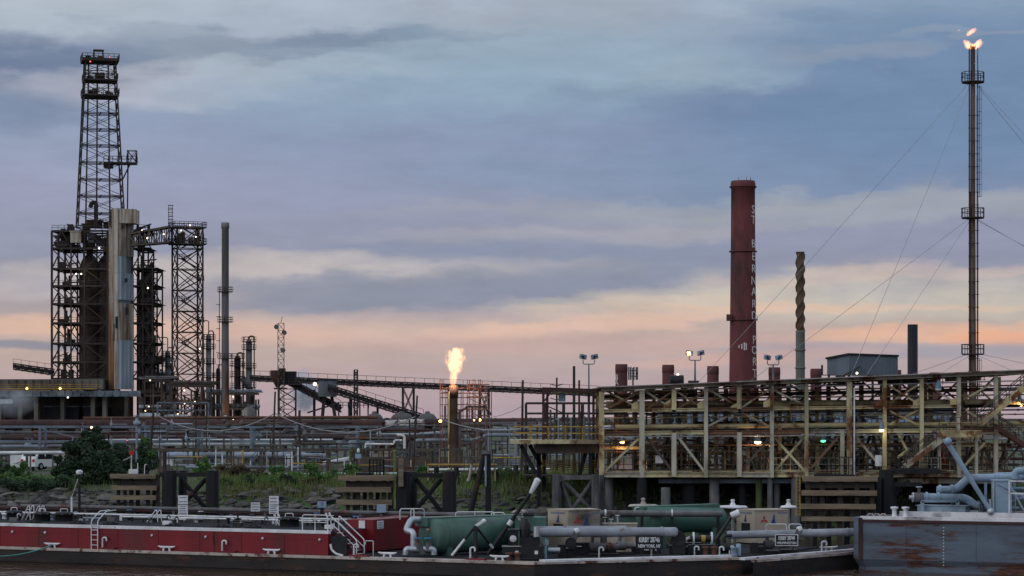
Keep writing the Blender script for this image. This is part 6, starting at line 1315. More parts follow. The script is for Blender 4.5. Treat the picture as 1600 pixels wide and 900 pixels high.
b = MB(); b.tube(W(738,720,187),W(733,748,187),.1,6); b.tube(W(733,748,187),W(731,752,187),.16,6); one('hose_end', b, 'edge_cream', 'short pale hose hanging beside the raking black timbers', 'hose', None, W(738,752,187))
t = thing('railing_cage', 'black railing cage on top of the middle timber fender', 'cage', W(588,741,182)); p = W(577,742,182); q = W(599,742,182)
b = MB(); railing(b,[p,q,q+Vector((0,1.1,0)),p+Vector((0,1.1,0))],1.15,.025,(1,.6,.2),.28,True); part('bars', b, 'black_paint', t)
b = MB(); b.box(p.x-1.0,p.x+.2,182,183.2,p.z-.15,p.z+.15); part('base', b, 'black_paint', t)
t = thing('navigation_stand', 'small white navigation light stand on the first timber fender', 'light stand', W(209,739,182)); p = W(209,739,182)
b = MB(); b.box(p.x-.35,p.x+.3,181.8,182.3,p.z-.05,p.z+.28); part('battery_box', b, 'white_paint', t); b = MB(); b.tube((p.x-.18,182,p.z),(p.x-.18,182,p.z+1.35),.045,6); b.tube((p.x+.3,182,p.z),(p.x+.3,182,p.z+.75),.035,6); b.elbow([(p.x+.8,182,p.z-.1),(p.x+.82,182,p.z+.6),(p.x+.95,182,p.z+.65)],.035,.1,6); part('post', b, 'white_paint', t)
b = MB(); b.box(p.x-.32,p.x-.05,181.9,182.1,p.z+1.36,p.z+1.65); part('red_lamp', b, 'sign_red', t); b = MB(); b.bar((p.x-.75,181.95,p.z+.95),(p.x-.2,181.95,p.z+1.2),.5,.04); part('solar_panel', b, 'white_paint', t)
# old pile stubs standing in the grass
for i,(px,h) in enumerate(((668,1.0),(682,1.2),(713,1.1),(752,1.4),(776,1.0),(806,1.3),(822,1.5),(846,1.2))):
    Y = 201+(i%3)*.5; p = gz(px,Y); b = MB(); b.tube(p-Vector((0,0,.3)),p+Vector((0,0,h)),.26,9,.22); one('pile_stub', b, 'timber_dark', ORD[i]+' old timber pile stub in the grass counted from the middle dolphin', 'pile', 'old pile stubs in the bank grass', p)

# yellow ladder on the pile beside the weathered fender, and loose cables slung through the trestle
Y = 187.5; t = thing('pile_ladder', 'rusty yellow ladder hanging beside the large weathered fender', 'ladder', W(1247,803,Y))
for px in (1244,1250):
    b = MB(); b.tube(W(px,806,Y),W(px,746,Y),.04,6); part('rail', b, 'yellow_rail', t)
for i in range(11): b = MB(); b.tube(W(1244,804-i*5.4,Y),W(1250,804-i*5.4,Y),.025,5); part('rung', b, 'yellow_rail', t)
for i,(a,c,y0,sag) in enumerate(((950,1003,684,.35),(1010,1100,612,.3),(1104,1204,650,.45),(1210,1326,613,.4),(1330,1436,645,.5),(1443,1552,640,.4))):
    p, q = P2(a,y0,190.6), P2(c,y0-1,190.6); b = MB(); b.path([p.lerp(q,k/10)-Vector((0,0,sag*4*(k/10)*(1-k/10))) for k in range(11)],.035,5); one('slung_cable', b, 'black_paint', ('black cable slung in the first lower trestle bay','black cable slung under the roof of the second trestle bay','black cable slung above the yellow pipe in the middle bays','black cable slung under the roof before the double column','black cable slung behind the round white lamp','black cable slung above the stair landing')[i], 'cable', None, p)
for i in range(30):
    px = 955+i*21.7; fn = (ROOF, MID, LOW)[i%3]; b = MB(); b.bar(P2(px,fn(px)+3,190.8),P2(px,fn(px)+3+rng.uniform(8,22),190.8),.05); b.bar(P2(px-2.5,fn(px)+12,190.8),P2(px+2.5,fn(px)+12,190.8),.06); o = part('pipe_hanger', b, rng.choice(['trestle_rust','trestle_grey','black_paint']), bpy.data.objects['dock_trestle'])

thin = [('thin white pipe near the roof of the trestle front',612,594,.05,190.7,'white_pipe'),('thin rust pipe under the trestle eave',617,601,.06,191.4,'trestle_rust'),('thin cream pipe above the thick cream pipe',624,616,.06,192.6,'trestle_paint'),('thin dark pipe below the trestle mid beam',647,640,.06,191.2,'black_paint'),
    ('thin yellow pipe between the mid beam and yellow pipe',653,647,.05,192.4,'trestle_yellow'),('thin pale pipe just under the lower beam',683,678,.05,190.9,'white_pipe'),('thin rust pipe across the lower bays',697,694,.06,192.2,'trestle_rust'),('thin grey pipe across the lower bays above the rail',707,705,.05,193.6,'grey_pipe'),('thin cream pipe along the trestle floor edge',737,736,.05,190.5,'trestle_paint')]
for lab, y0, y1, r, Y, m in thin:
    p, q = P2(944,y0,Y), P2(1625,y1,Y); t = thing('trestle_pipe', lab, 'pipe', p); b = MB(); b.tube(p,q,r,8); part('pipe_body', b, m, t)
    for k in range(14): b = MB(); c = p.lerp(q,(k+.4)/14); b.tube(c-Vector((.05,0,0)),c+Vector((.05,0,0)),r*1.6,8); part('coupling', b, m, t)
# ------------------------------------------------------------------ red tank barge (frame: s along the side from the near corner, t inboard)
BX, BY = 1.31, 142.0; DX, DY = -.899, .439; NX, NY = .439, .899
def T(s, t, z=1.0): return Vector((BX+DX*s+NX*t, BY+DY*s+NY*t, z))
def T2(s, t): return (BX+DX*s+NX*t, BY+DY*s+NY*t)
def S_of(px, t=0):            # s of the side point seen at photo column px
    k = (px-800)/F; return (BX+NX*t-k*(BY+NY*t))/(k*DY-DX)
DK = 1.0
Cc = (13.9,146.8)
barge = thing('tank_barge', 'long red tank barge with black hull moored along the bank', 'barge', T(20,6,0))
hull = [T2(80,0),T2(0,0),Cc,(20.2,159.7),T2(80,14.5)]
b = MB(); b.prism(hull,-1.2,DK-.02); hl = part('hull', b, 'hull_black', barge)
b = MB(); b.prism([T2(80,.05),T2(.1,.05),(13.8,146.9),(20.1,159.5),T2(80,14.3)],DK-.019,DK); part('main_deck', b, 'barge_deck', barge)
def strip(pa, pb, w0, w1, z0, z1):       # thin strip along an edge, offset inboard
    a, c = Vector(pa), Vector(pb); d = (c-a).normalized(); n = Vector((-d.y,d.x)); 
    if n.y < 0: n = -n
    return [(p.x,p.y) for p in (a+n*w0,c+n*w0,c+n*w1,a+n*w1)]
b = MB(); b.prism(strip(T2(80,0),T2(0,0),-.06,.16,0,0),DK-.12,DK+.05); part('rub_rail', b, 'edge_cream', hl)
b = MB(); b.prism(strip(T2(0,0),Cc,-.06,.12,0,0),DK-.1,DK+.04); part('rub_rail', b, 'edge_cream', hl)
b = MB(); b.prism(strip(T2(80,0),T2(0,0),-.09,-.002,0,0),.12,.26); part('rub_rail', b, 'hull_black', hl)
b = MB(); b.prism(strip(T2(13.4,0),T2(-.5,0),.5,1.1,0,0),DK+.005,DK+.02); part('walkway_stripe', b, 'edge_cream', barge)
b = MB(); b.prism(strip(T2(-1.0,.0),Cc,.6,1.5,0,0),DK+.006,DK+.14); part('spill_coaming', b, 'white_paint', barge)
b = MB(); b.prism(strip(T2(0,.0),Cc,.15,.55,0,0),DK+.004,DK+.02); part('deck_stripe', b, 'hull_red', barge)
# trunk
ZT = 2.5
trunk = [T2(80,.3),T2(14.1,.3),T2(14.1,5.2),T2(13.9,13.6),T2(80,13.6)]
b = MB(); b.prism(trunk,DK+.003,ZT); tr = part('trunk', b, 'hull_red', barge, 'red painted cargo trunk side')
b = MB(); b.prism(strip(T2(80,.3),T2(14.05,.3),-.03,.25,0,0),ZT-.13,ZT+.06); part('trunk_rim', b, 'white_paint', tr)
b = MB(); b.prism([T2(80,.56),T2(14.2,.56),T2(14.0,13.4),T2(80,13.4)],ZT+.004,ZT+.02); part('trunk_deck', b, 'barge_deck', tr)
b = MB(); b.prism(strip(T2(80,.3),T2(14.1,.3),-.015,.0,0,0),2.02,2.05); part('weld_seam', b, 'hull_red', tr)
for i in range(13):
    b = MB(); s = 14.1+3.1+i*3.1; b.bar(T(s,.292,1.1),T(s,.292,2.34),.03,.025,(1,0,0)); part('plate_seam', b, 'hull_red', tr)
for px in (20,71,238,322,411,500):
    s = S_of(px,.3); b = MB(); b.ball(T(s,.25,2.0),.085,8,6); part('side_light', b, 'white_paint', tr)
# taller red end house
b = MB(); b.prism([T2(13.6,5.05),T2(15.5,5.05),T2(15.5,11.5),T2(13.6,11.5)],DK+.1,3.06); hs = part('end_house', b, 'hull_red', barge)
for s, t_, w in ((14.4,5.02,.42),):
    b = MB(); p, q = T(s+.22,t_,2.75), T(s-.22,t_,2.75); b.bar(p,q,.03,.5); part('notice', b, 'white_paint', hs)
b = MB(); b.bar(T(13.57,5.5,2.72),T(13.57,6.3,2.72),.03,.5); part('notice', b, 'white_paint', hs)
b = MB()
for k in range(4): b.bar(T(13.55,5.6,2.56+k*.1),T(13.55,6.2,2.56+k*.1),.02,.03)
part('notice_print', b, 'sign_ink', hs)
# black stair well panel with curved white bracket, stairs and rails
b = MB(); b.prism([T2(14.06,.5),T2(12.9,.5),T2(12.9,.56),T2(14.06,.56)],DK+.02,ZT-.25); part('stair_screen', b, 'black_paint', barge)
b = MB(); pts = [T(14.0,.42,1.75),T(13.9,.42,1.4),T(13.6,.42,1.18),T(13.1,.42,1.06)]
for p, q in zip(pts,pts[1:]): b.bar(p,q,.06,.12)
part('curved_bracket', b, 'white_paint', barge)
st = thing('barge_stair', 'white railed stair from the red trunk down to the barge deck', 'stairs', T(13.2,1.2,DK))
for t_ in (.75,1.7):
    b = MB(); b.bar(T(14.0,t_,ZT),T(12.3,t_,DK+.05),.05,.2); part('stringer', b, 'black_paint', st)
    b = MB(); h = Vector((0,0,.95)); b.elbow([T(14.15,t_,ZT),T(14.15,t_,ZT)+h,T(12.35,t_,DK+.05)+h,T(12.35,t_,DK+.05)],.035,.15,8); b.tube(T(14.1,t_,ZT)+h*.5,T(12.35,t_,DK+.05)+h*.5,.028,6); part('handrail', b, 'white_paint', st)
for i in range(7):
    b = MB(); k = (i+.5)/7; s = 14.0-1.7*k; b.bar(T(s,.78,ZT-1.45*k),T(s,1.67,ZT-1.45*k),.22,.035); part('tread', b, 'edge_cream', st)
rl = thing('deck_railing', 'white tubular railing at the end of the red trunk beside the stair', 'railing', T(15,.5,ZT)); b = MB(); h = Vector((0,0,1.0))
b.elbow([T(16.0,.45,ZT),T(16.0,.45,ZT)+h,T(14.2,.45,ZT)+h,T(14.2,.45,ZT)],.035,.18,8); part('top_rail', b, 'white_paint', rl); b = MB(); b.tube(T(16.1,.45,ZT+.55),T(14.2,.45,ZT+.55),.03,6); part('mid_rail', b, 'white_paint', rl); b = MB(); b.tube(T(15.1,.45,ZT),T(15.1,.45,ZT+1),.032,6); part('post', b, 'white_paint', rl)
# ladder on the side
s0 = S_of(143,.2); s1 = S_of(153,.2); ld = thing('side_ladder', 'white vertical ladder on the red barge side', 'ladder', T((s0+s1)/2,.1,DK))
for s in (s0,s1):
    b = MB(); b.elbow([T(s,.18,DK+.05),T(s,.18,2.85),T(s-.35,.6,3.45),T(s-.4,1.6,3.5)],.035,.12,8); part('rail', b, 'white_paint', ld)
for i in range(5):
    b = MB(); b.tube(T(s0,.18,1.3+i*.32),T(s1,.18,1.3+i*.32),.025,6); part('rung', b, 'white_paint', ld)
# cleats, goosenecks and vents along the deck edge
def cleat(px, label, z=DK+.05):
    s = S_of(px,.1); t = thing('deck_cleat', label, 'cleat', T(s,.12,z), 'white deck cleats'); b = MB(); b.path([T(s+.62,.12,z+.3),T(s+.42,.12,z+.25),T(s-.42,.12,z+.25),T(s-.62,.12,z+.3)],[.04,.07,.07,.04],8); part('horn', b, 'white_paint', t)
    for k in (-.2,.2): b = MB(); b.tube(T(s+k*1.2,.12,z),T(s+k,.12,z+.22),.07,8); part('foot', b, 'white_paint', t)
cleat(81,'white cleat holding the green mooring line'); cleat(260,'white cleat on the barge edge between ladder and signs'); cleat(424,'white cleat on the barge edge before the stair'); cleat(605,'white cleat below the red end house'); cleat(780,'white cleat below the black tripod')
def gooseneck(s, t_, label, z=DK, h=.75, tray=True, grp='white gooseneck vents'):
    t = thing('gooseneck_vent', label, 'vent', T(s,t_,z), grp); b = MB(); b.elbow([T(s,t_,z),T(s,t_,z+h),T(s-.3,t_,z+h),T(s-.3,t_,z+h-.22)],.055,.16,8); part('pipe', b, 'white_paint', t)
    if tray: b = MB(); b.prism([T2(s+.25,t_-.15),T2(s-1.0,t_-.15),T2(s-1.0,t_+.2),T2(s+.25,t_+.2)],z+.003,z+.12); part('tray', b, 'hull_red', t)
gooseneck(S_of(160,.1),.12,'white gooseneck vent beside the ladder foot',DK+.05); gooseneck(S_of(347,.1),.12,'white gooseneck vent midway along the red side',DK+.05); gooseneck(S_of(553,.3),.3,'white gooseneck vent at the stair foot',DK+.03); gooseneck(S_of(735,.3),.3,'white gooseneck vent below the green tank',DK+.03)
b = MB(); b.elbow([T(12.0,2.2,DK),T(12.0,2.2,DK+.9),T(12.55,2.2,DK+.9),T(12.55,2.2,DK+.65)],.03,.08,6); one('vent_pipe', b, 'white_paint', 'thin white hooked pipe before the red end house', 'pipe', None, T(12.0,2.2,DK))
b = MB(); p = T(S_of(81,.1),.0,DK+.2); q = W(-40,867,150); pts = []
for i in range(14): k = i/13; w = p.lerp(q,k); w.z -= .55*4*k*(1-k)*.6; pts.append(w)
b.path(pts,.045,6); one('mooring_rope', b, 'rope', 'green mooring rope slanting from the cleat over the water', 'rope', None, p)
# trunk deck fittings
def tt(px, t_): s = S_of(px,t_); return s
def A_rail(px, t_, label, h=1.0, lean=.55):
    s = tt(px,t_); t = thing('hatch_rail', label, 'handrail', T(s,t_,ZT)); 
    for k in (0,.45): b = MB(); b.elbow([T(s+lean,t_+k,ZT),T(s,t_+k,ZT+h),T(s-.12,t_+k,ZT+h),T(s-.18,t_+k,ZT)],.035,.12,6); part('rail', b, 'white_paint', t)
A_rail(44,5,'leaning white hatch rail nearest the picture edge'); A_rail(60,5,'second leaning white hatch rail beside the black hatch'); A_rail(243,6.5,'leaning white hatch rail right of the timber fender',.8,.7); A_rail(508,7.5,'leaning white hatch rail behind the stair top',.8,-.5); A_rail(428,6,'leaning white hatch rail below the second tall sign',.7,-.4)
def hatch(px, t_, r, label):
    s = tt(px,t_); t = thing('tank_hatch', label, 'hatch', T(s,t_,ZT)); p = T(s,t_,ZT); b = MB(); b.lathe(p,[(r,0),(r,.45),(r*1.08,.46),(r*1.08,.56),(r*.8,.64),(.1,.68)],18); part('coaming', b, 'black_paint', t)
    b = MB()
    for k in range(8): a = k*.785; b.ball((p.x+r*1.1*math.cos(a),p.y+r*1.1*math.sin(a),p.z+.5),.06,6,4)
    part('dogs', b, 'grey_pipe', t); b = MB(); b.elbow([(p.x-r*.4,p.y,p.z+.6),(p.x-r*.4,p.y,p.z+.85),(p.x+r*.4,p.y,p.z+.85),(p.x+r*.4,p.y,p.z+.6)],.03,.08,6); part('lift_handle', b, 'white_paint', t)
hatch(66,4.5,.55,'black round hatch below the second white hatch rail'); hatch(100,5.0,.6,'black round hatch nearest the lamp post'); hatch(452,5.0,.62,'black round hatch beside the trunk end railing'); hatch(22,5.5,.5,'black round hatch by the picture edge')
for lab, t_, z, r, m, s0_, s1_ in (('long rusty cargo pipe along the far side of the trunk deck',10.5,ZT+.75,.13,'grey_pipe',8.5,45),('white lower pipe along the trunk deck',7.0,ZT+.32,.06,'white_paint',17,34),('second white lower pipe along the trunk deck',7.6,ZT+.42,.06,'white_paint',15,45),('thick dark cargo pipe across the trunk deck',12.2,ZT+.5,.16,'rust_pipe',4,60)):
    t = thing('deck_pipe', lab, 'pipe', T(s0_,t_,ZT)); b = MB(); b.tube(T(s0_,t_,z),T(s1_,t_,z),r,8); part('pipe_body', b, m, t)
    for i in range(10):
        s = s0_+(s1_-s0_)*(i+.5)/10; b = MB(); p = T(s,t_,0); zb = ZT+.003 if s > 14.2 else DK; b.box(p.x-.08,p.x+.08,p.y-.08,p.y+.08,zb,z); part('support', b, 'black_paint' if i % 2 else m, t)
rng = random.Random(17)
for i in range(16):
    s = 15.5+i*2.1+rng.uniform(-.6,.6); t_ = rng.choice([8.5,9.3,6.2,11.2]); t = thing('deck_valve', ORD[i]+' small deck valve on the red trunk counted from the stair', 'valve', T(s,t_,ZT), 'small valves on the trunk deck'); p = T(s,t_,ZT)
    b = MB(); b.lathe(p,[(.14,0),(.14,.3),(.24,.32),(.24,.4),(.06,.42),(.06,.7)],10); part('body', b, 'black_paint', t); b = MB(); b.ring((p.x,p.y),.14,.05,p.z+.68,p.z+.73,12); part('hand_wheel', b, rng.choice(['white_paint','wheel_blue','black_paint']), t)
for i in range(6):
    px = (52,120,172,270,345,395)[i]; s = tt(px,2.2); b = MB(); b.prism([T2(s+.45,2.0),T2(s-.45,2.0),T2(s-.45,2.5),T2(s+.45,2.5)],ZT+.021,ZT+.13); b.tube(T(s+.2,2.25,ZT+.13),T(s+.2,2.25,ZT+.2),.12,8); b.tube(T(s-.2,2.25,ZT+.13),T(s-.2,2.25,ZT+.2),.12,8)
    one('deck_fitting', b, 'black_paint', ORD[i]+' flat black fitting on the red trunk edge counted from the picture side', 'fitting', 'flat fittings on the trunk deck', T(s,2.2,ZT))
for i in range(90):      # small fittings welded along the trunk deck
    s = rng.uniform(14.6,46); t_ = rng.choice([3.4,5.8,6.6,8.0,8.9,9.8,11.0])+rng.uniform(-.3,.3); p = T(s,t_,ZT+.02); b = MB(); k = i % 4
    if k == 0: b.lathe(p,[(.09,0),(.09,.3),(.16,.31),(.16,.38),(.05,.4)],8)
    elif k == 1: b.elbow([p,p+Vector((0,0,.5)),p+Vector((.2,0,.5)),p+Vector((.2,0,.35))],.04,.1,6)
    elif k == 2: b.prism([T2(s+.3,t_-.1),T2(s-.3,t_-.1),T2(s-.3,t_+.15),T2(s+.3,t_+.15)],ZT+.021,ZT+.28)
    else: b.tube(T(s+.7,t_,ZT+.25),T(s-.7,t_,ZT+.25),.05,6); b.tube(T(s,t_,ZT+.02),T(s,t_,ZT+.25),.05,6)
    part('small_fitting', b, rng.choice(['white_paint','engine_black','engine_black','grey_pipe','pale_blue']), barge)
def sign(px, py, w, h, t_, label, rows, two=False):
    s = tt(px,t_); p = T(s,t_,0); Y = p.y; u = Y/F; z = ZZ(py,Y); t = thing('warning_sign', label, 'sign', T(s,t_,ZT)); x = p.x; W2 = w*u/2; H2 = h*u/2
    def panel(z0, z1, n):
        b = MB(); b.box(x-W2,x+W2,Y-.02,Y+.02,z0,z1); d = part('panel', b, 'white_paint', t); b = MB()
        for i in range(n): zz = z1-(z1-z0)*(i+.6)/(n+.2); b.box(x-W2*.8,x+W2*.8*rng.uniform(.6,1),Y-.028,Y-.021,zz-.03,zz+.03)
        part('lettering', b, 'sign_ink', d)
    if two: panel(z+H2*.1,z+H2,2); panel(z-H2,z+H2*.02,4)
    else: panel(z-H2,z+H2,rows)
    b = MB(); b.bar((x,Y+.05,ZT),(x,Y+.05,z+H2*.9),.06); part('post', b, 'black_paint', t)
sign(286,789,15,30,8,'tall two panel white warning sign behind the red trunk',4,True); sign(428,789,15,28,8,'tall two panel white warning sign nearest the stair',4,True); sign(399,792,14,14,8.4,'low square white warning sign left of the second tall sign',3)
t = thing('deck_light_post', 'black post with white lamp head on the barge by the dark tree', 'lamp post', T(tt(124,9),9,ZT)); s = tt(124,9); p = T(s,9,ZT); Yp = p.y
b = MB(); b.tube(p,(p.x,p.y,ZZ(741,Yp)),.09,8); part('post', b, 'black_paint', t); b = MB(); b.lathe((p.x,p.y,ZZ(741,Yp)),[(.2,0),(.24,.1),(.24,.22),(.1,.3)],12); part('lamp_head', b, 'white_paint', t)
t = thing('hose_davit', 'white and dark thin davit arm beside the deck lamp post', 'davit', T(tt(112,9.5),9.5,ZT)); s = tt(112,9.5); p = T(s,9.5,ZT); Yp = p.y; b = MB(); b.tube(p,(p.x,p.y,ZZ(777,Yp)),.07,8); part('post', b, 'white_paint', t); b = MB(); b.tube((p.x,p.y,ZZ(777,Yp)),(p.x+.45,p.y,ZZ(748,Yp)),.04,6); part('arm', b, 'edge_cream', t)
t = thing('control_box', 'small grey control box on a black post behind the stair', 'control box', T(tt(503,9),9,ZT)); s = tt(503,9); p = T(s,9,ZT); Yp = p.y; b = MB(); b.box(p.x-.28,p.x+.28,Yp-.2,Yp+.2,ZZ(793,Yp),ZZ(782,Yp)); part('box', b, 'pale_blue', t); b = MB(); b.box(p.x-.34,p.x+.34,Yp-.26,Yp+.26,ZZ(782,Yp)+.003,ZZ(780.5,Yp)); part('hood', b, 'rust_pipe', t); b = MB(); b.tube(p,(p.x,p.y,ZZ(793,Yp)),.12,8); part('post', b, 'black_paint', t); b = MB(); b.box(p.x-.05,p.x+.09,Yp-.22,Yp-.202,ZZ(790,Yp),ZZ(785,Yp)); part('gauge', b, 'sign_ink', t)
t = thing('control_box', 'second grey control box standing behind the red end house', 'control box', T(12,12,DK)); p = W(596,797,T(12,12).y); Yp = p.y; b = MB(); b.box(p.x-.3,p.x+.3,Yp-.2,Yp+.2,p.z-.15,p.z+.35); part('box', b, 'pale_blue', t); b = MB(); b.tube((p.x,Yp,DK),(p.x,Yp,p.z-.15),.1,8); part('post', b, 'grey_pipe', t)
def hoop(px0, px1, py0, py1, Y, label, m='white_paint', r=.035, mid=False):
    t = thing('hoop_rail', label, 'handrail', W(px0,py1,Y)); b = MB(); b.elbow([W(px0,py1,Y),W(px0,py0,Y),W(px1,py0,Y),W(px1,py1,Y)],r,.18,8); part('hoop', b, m, t)
    if mid: b = MB(); b.tube(W((px0+px1)/2,py0,Y),W((px0+px1)/2,py1,Y),r*.9,6); part('post', b, m, t)
hoop(625,647,795,812,153.6,'white hoop rail on top of the red end house'); hoop(642,663,795,812,155,'white hoop rail between end house and green tank'); hoop(712,772,800,808,153,'low white hoop rail on the green tank top',mid=True); hoop(768,788,801,808,154,'short white hoop rail at the green tank end'); hoop(895,906,797,802,157,'small white hoop behind the beige generator'); hoop(912,922,796,802,157,'second small white hoop behind the beige generator'); hoop(992,1003,793,801,158,'small white hoop left of the far green tank'); hoop(1006,1016,793,801,158,'second small white hoop left of the far green tank')
# manifold pipes in front of the green tank
t = thing('cargo_manifold', 'silver elbow pipes with blue hand wheels beside the green tank', 'manifold', W(660,868,148.2)); Ym = 148.4
b = MB(); b.elbow([W(657,812,Ym+1.2),W(642,812,Ym+.8),W(634,829,Ym+.4),W(646,831,Ym),W(646,860,Ym),W(655,860,Ym)],.2,.25,10); part('riser_pipe', b, 'silver', t)
b = MB(); b.elbow([W(634,867,Ym-.2),W(634,858,Ym-.2),W(678,858,Ym-.2),W(678,867,Ym-.2)],.19,.3,10); part('header_pipe', b, 'silver', t)
for px in (653,668):
    b = MB(); p = W(px,850,Ym-.2); b.tube(W(px,858,Ym-.2),W(px,848,Ym-.2),.22,10,.12); b.tube(W(px,848,Ym-.2),W(px,842,Ym-.2),.04,6); v = part('valve', b, 'grey_pipe', t); q = W(px,841,Ym-.2); b = MB(); b.ring((q.x,q.y),.16,.07,q.z-.03,q.z+.03,14); b.bar(q-Vector((.2,0,0)),q+Vector((.2,0,0)),.04); part('hand_wheel', b, 'wheel_blue', v)
b = MB(); b.tube(W(661,866,Ym-.3),W(655,850,Ym-.3),.17,9); b.tube(W(676,862,Ym-.1),W(670,850,Ym-.1),.15,9); part('branch_pipe', b, 'grey_pipe', t)
# green tanks
def gtank(label, pa, pb, r, z, hood, ex=0):
    a, c = Vector(pa), Vector(pb); d = (c-a).normalized(); t = thing('green_tank', label, 'tank', Vector((a.x,a.y,DK))); b = MB(); b.path([a-d*.12,a-d*.1,a,a+d*.001,c-d*.001,c,c+d*.15],[r*.1,r*.93,r*.995,r,r,r*.995,r*.5],28); part('shell', b, 'green_tank', t)
    n = Vector((-d.y,d.x,0))
    for k in (.12,.5,.88):
        p = a.lerp(c,k); b = MB(); b.tube(p-d*.03,p+d*.03,r*1.012,28); part('weld_band', b, 'green_tank', t)
    for k in (.15,.85):
        p = a.lerp(c,k); b = MB(); q = [p-d*.2-n*r*.8,p+d*.2-n*r*.8,p+d*.2+n*r*.8,p-d*.2+n*r*.8]; b.prism([(v.x,v.y) for v in q],DK+.004,z-r*.6); part('saddle', b, 'green_tank', t)
    b = MB(); q = [a-d*.3-n*r*.2,c+d*ex-n*r*.2,c+d*ex+n*r*1.0,a-d*.3+n*r*1.0]; b.prism([(v.x,v.y) for v in q],z+r*.55,z+r+.06); part('top_trough', b, 'green_tank', t)
    q = a-d*.15-n*.25; b = MB(); b.box(q.x-.2,q.x+.2,q.y-.03,q.y+.01,z+.35,z+.5); part('plate_label', b, 'edge_cream', t)
    return t
gtank('large green horizontal tank with a flat label on its end',W(671,838,149.2),W(800,832,153.0),1.1,ZZ(838,149.2),True,1.8)
gtank('smaller green tank behind the grey loading arm',W(1008,812,158),W(1122,812,162.5),.85,ZZ(812,159),True)
p = W(985,820,160); b = MB(); b.box(p.x-1.4,p.x+1.6,159.5,161.5,DK+.004,ZZ(806,160)); b.box(p.x-1.5,p.x+1.7,159.4,161.6,ZZ(806,160)+.003,ZZ(805,160)+.05); one('green_cabinet', b, 'green_tank', 'green steel cabinet left of the smaller green tank', 'cabinet', None, Vector((p.x,160,DK)))
# tripod and boom
t = thing('hose_tripod', 'black tripod with white tipped legs before the green tank', 'tripod', W(743,872,144.6)); Y = 144.8; apex = W(743,822,Y)
for px, py, dy in ((706,868,0),(770,856,1.0),(743,872,-.4)):
    e = W(px,py,Y+dy); b = MB(); b.tube(apex,e,.075 if px != 743 else .13,8); l = part('leg', b, 'black_paint', t)
    if px != 743: b = MB(); b.tube(apex.lerp(e,.45 if px < 743 else .8),e,.08,8); part('white_tip', b, 'white_paint', l)
b = MB(); b.bar(apex+Vector((0,0,.0)),apex+Vector((.45,0,.3)),.16); b.ball(apex+Vector((.5,-.05,.3)),.14,8,6); part('sheave', b, 'white_paint', t)
t = thing('crane_boom', 'slanting black hose boom with white tip rising over the green tank', 'boom', W(765,866,146)); Y = 146.0; a, c = W(763,866,Y), W(826,775,Y)
b = MB(); b.tube(a,c,.15,10,.11); part('boom_tube', b, 'black_paint', t); b = MB(); q = a.lerp(c,.5); r = a.lerp(c,.58); b.tube(q,r,.155,10); part('white_band', b, 'white_paint', t)
b = MB(); e = W(840,750,Y); b.tube(W(829,771,Y),e,.12,10,.21); b.tube(e,e+(e-c).normalized()*.12,.21,10,.1); part('boom_tip', b, 'white_paint', t); b = MB(); b.tube(c,W(832,766,Y),.1,8); part('neck', b, 'black_paint', t)
# engine skid
def skid(label, px, py, Y, flip=1):
    p = W(px,py,Y); t = thing('pump_engine', label, 'engine', p); x,y,z = p; z = DK
    b = MB(); b.box(x-1.25,x+1.2,y-.5,y+1.1,z+.15,z+.85); sk = part('skid_box', b, 'engine_black', t)
    b = MB(); b.box(x-1.28,x-.1,y-.55,y-.51,z+.84,z+.9); part('skid_lip', b, 'edge_cream', sk)
    for k in (-.4,.75): b = MB(); b.box(x+k-.1,x+k+.1,y-.53,y-.505,z+.4,z+.6); part('sticker', b, 'white_paint', sk)
    b = MB(); b.box(x-.9,x-.3,y-.1,y+.7,z+.853,z+1.75); b.box(x-.95,x-.25,y-.15,y+.75,z+1.753,z+1.85); part('radiator', b, 'engine_black', t)
    b = MB(); b.box(x-.25,x+.95,y,y+.6,z+.853,z+1.4)
    for k in range(4): b.lathe((x-.1+k*.28,y+.3,z+1.4),[(.13,0),(.13,.3),(.08,.36)],10)
    part('engine_block', b, 'engine_black', t); b = MB(); b.lathe((x+.1,y+.2,z+1.4),[(.3,0),(.34,.3),(.34,.8),(.2,1.0),(.2,1.1)],14); part('air_filter', b, 'engine_black', t)
    b = MB(); b.tube((x-.62,y-.14,z+1.3),(x-.62,y-.2,z+1.3),.2,14); b.tube((x-.62,y-.2,z+1.3),(x-.62,y-.28,z+1.3),.1,10); part('flywheel', b, 'white_paint', t)
    b = MB(); b.elbow([(x+.4,y+.2,z+1.5),(x+.9,y+.1,z+1.5),(x+1.1,y+.1,z+1.0),(x+1.3,y+.1,z+.9)],.11,.15,8); part('exhaust', b, 'grey_pipe', t)
    b = MB(); b.tube((x+.75,y-.05,z+1.4),(x+.75,y-.05,z+2.0),.17,10); part('filter_can', b, 'silver', t)
skid('black diesel pump engine on a skid left of the grey arm',818,868,144.3)
p = W(826,812,151); b = MB(); b.box(p.x-.85,p.x+1.1,150.6,152.4,DK+.003,ZZ(808,151)); one('green_cabinet', b, 'green_tank', 'green box cabinet at the end of the large green tank', 'cabinet', None, Vector((p.x,151,DK)))
t = thing('vent_drum', 'grey motor drum on top of the green box cabinet', 'motor', W(826,806,151)); p = W(826,801,151); b = MB(); b.tube((p.x-.35,150.9,p.z),(p.x+.35,150.9,p.z),.24,14); part('drum', b, 'grey_pipe', t); b = MB(); b.box(p.x-.3,p.x+.3,150.7,151.1,ZZ(808,151),p.z-.2); part('base', b, 'grey_pipe', t)
b = MB(); p = W(815,804,150); b.lathe(W(812,808,150),[(.1,-.2),(.1,.25),(.55,.28),(.35,.42),(.1,.48)],14); one('mushroom_vent', b, 'edge_cream', 'cream mushroom vent beside the grey motor drum', 'vent', None, W(812,808,150))
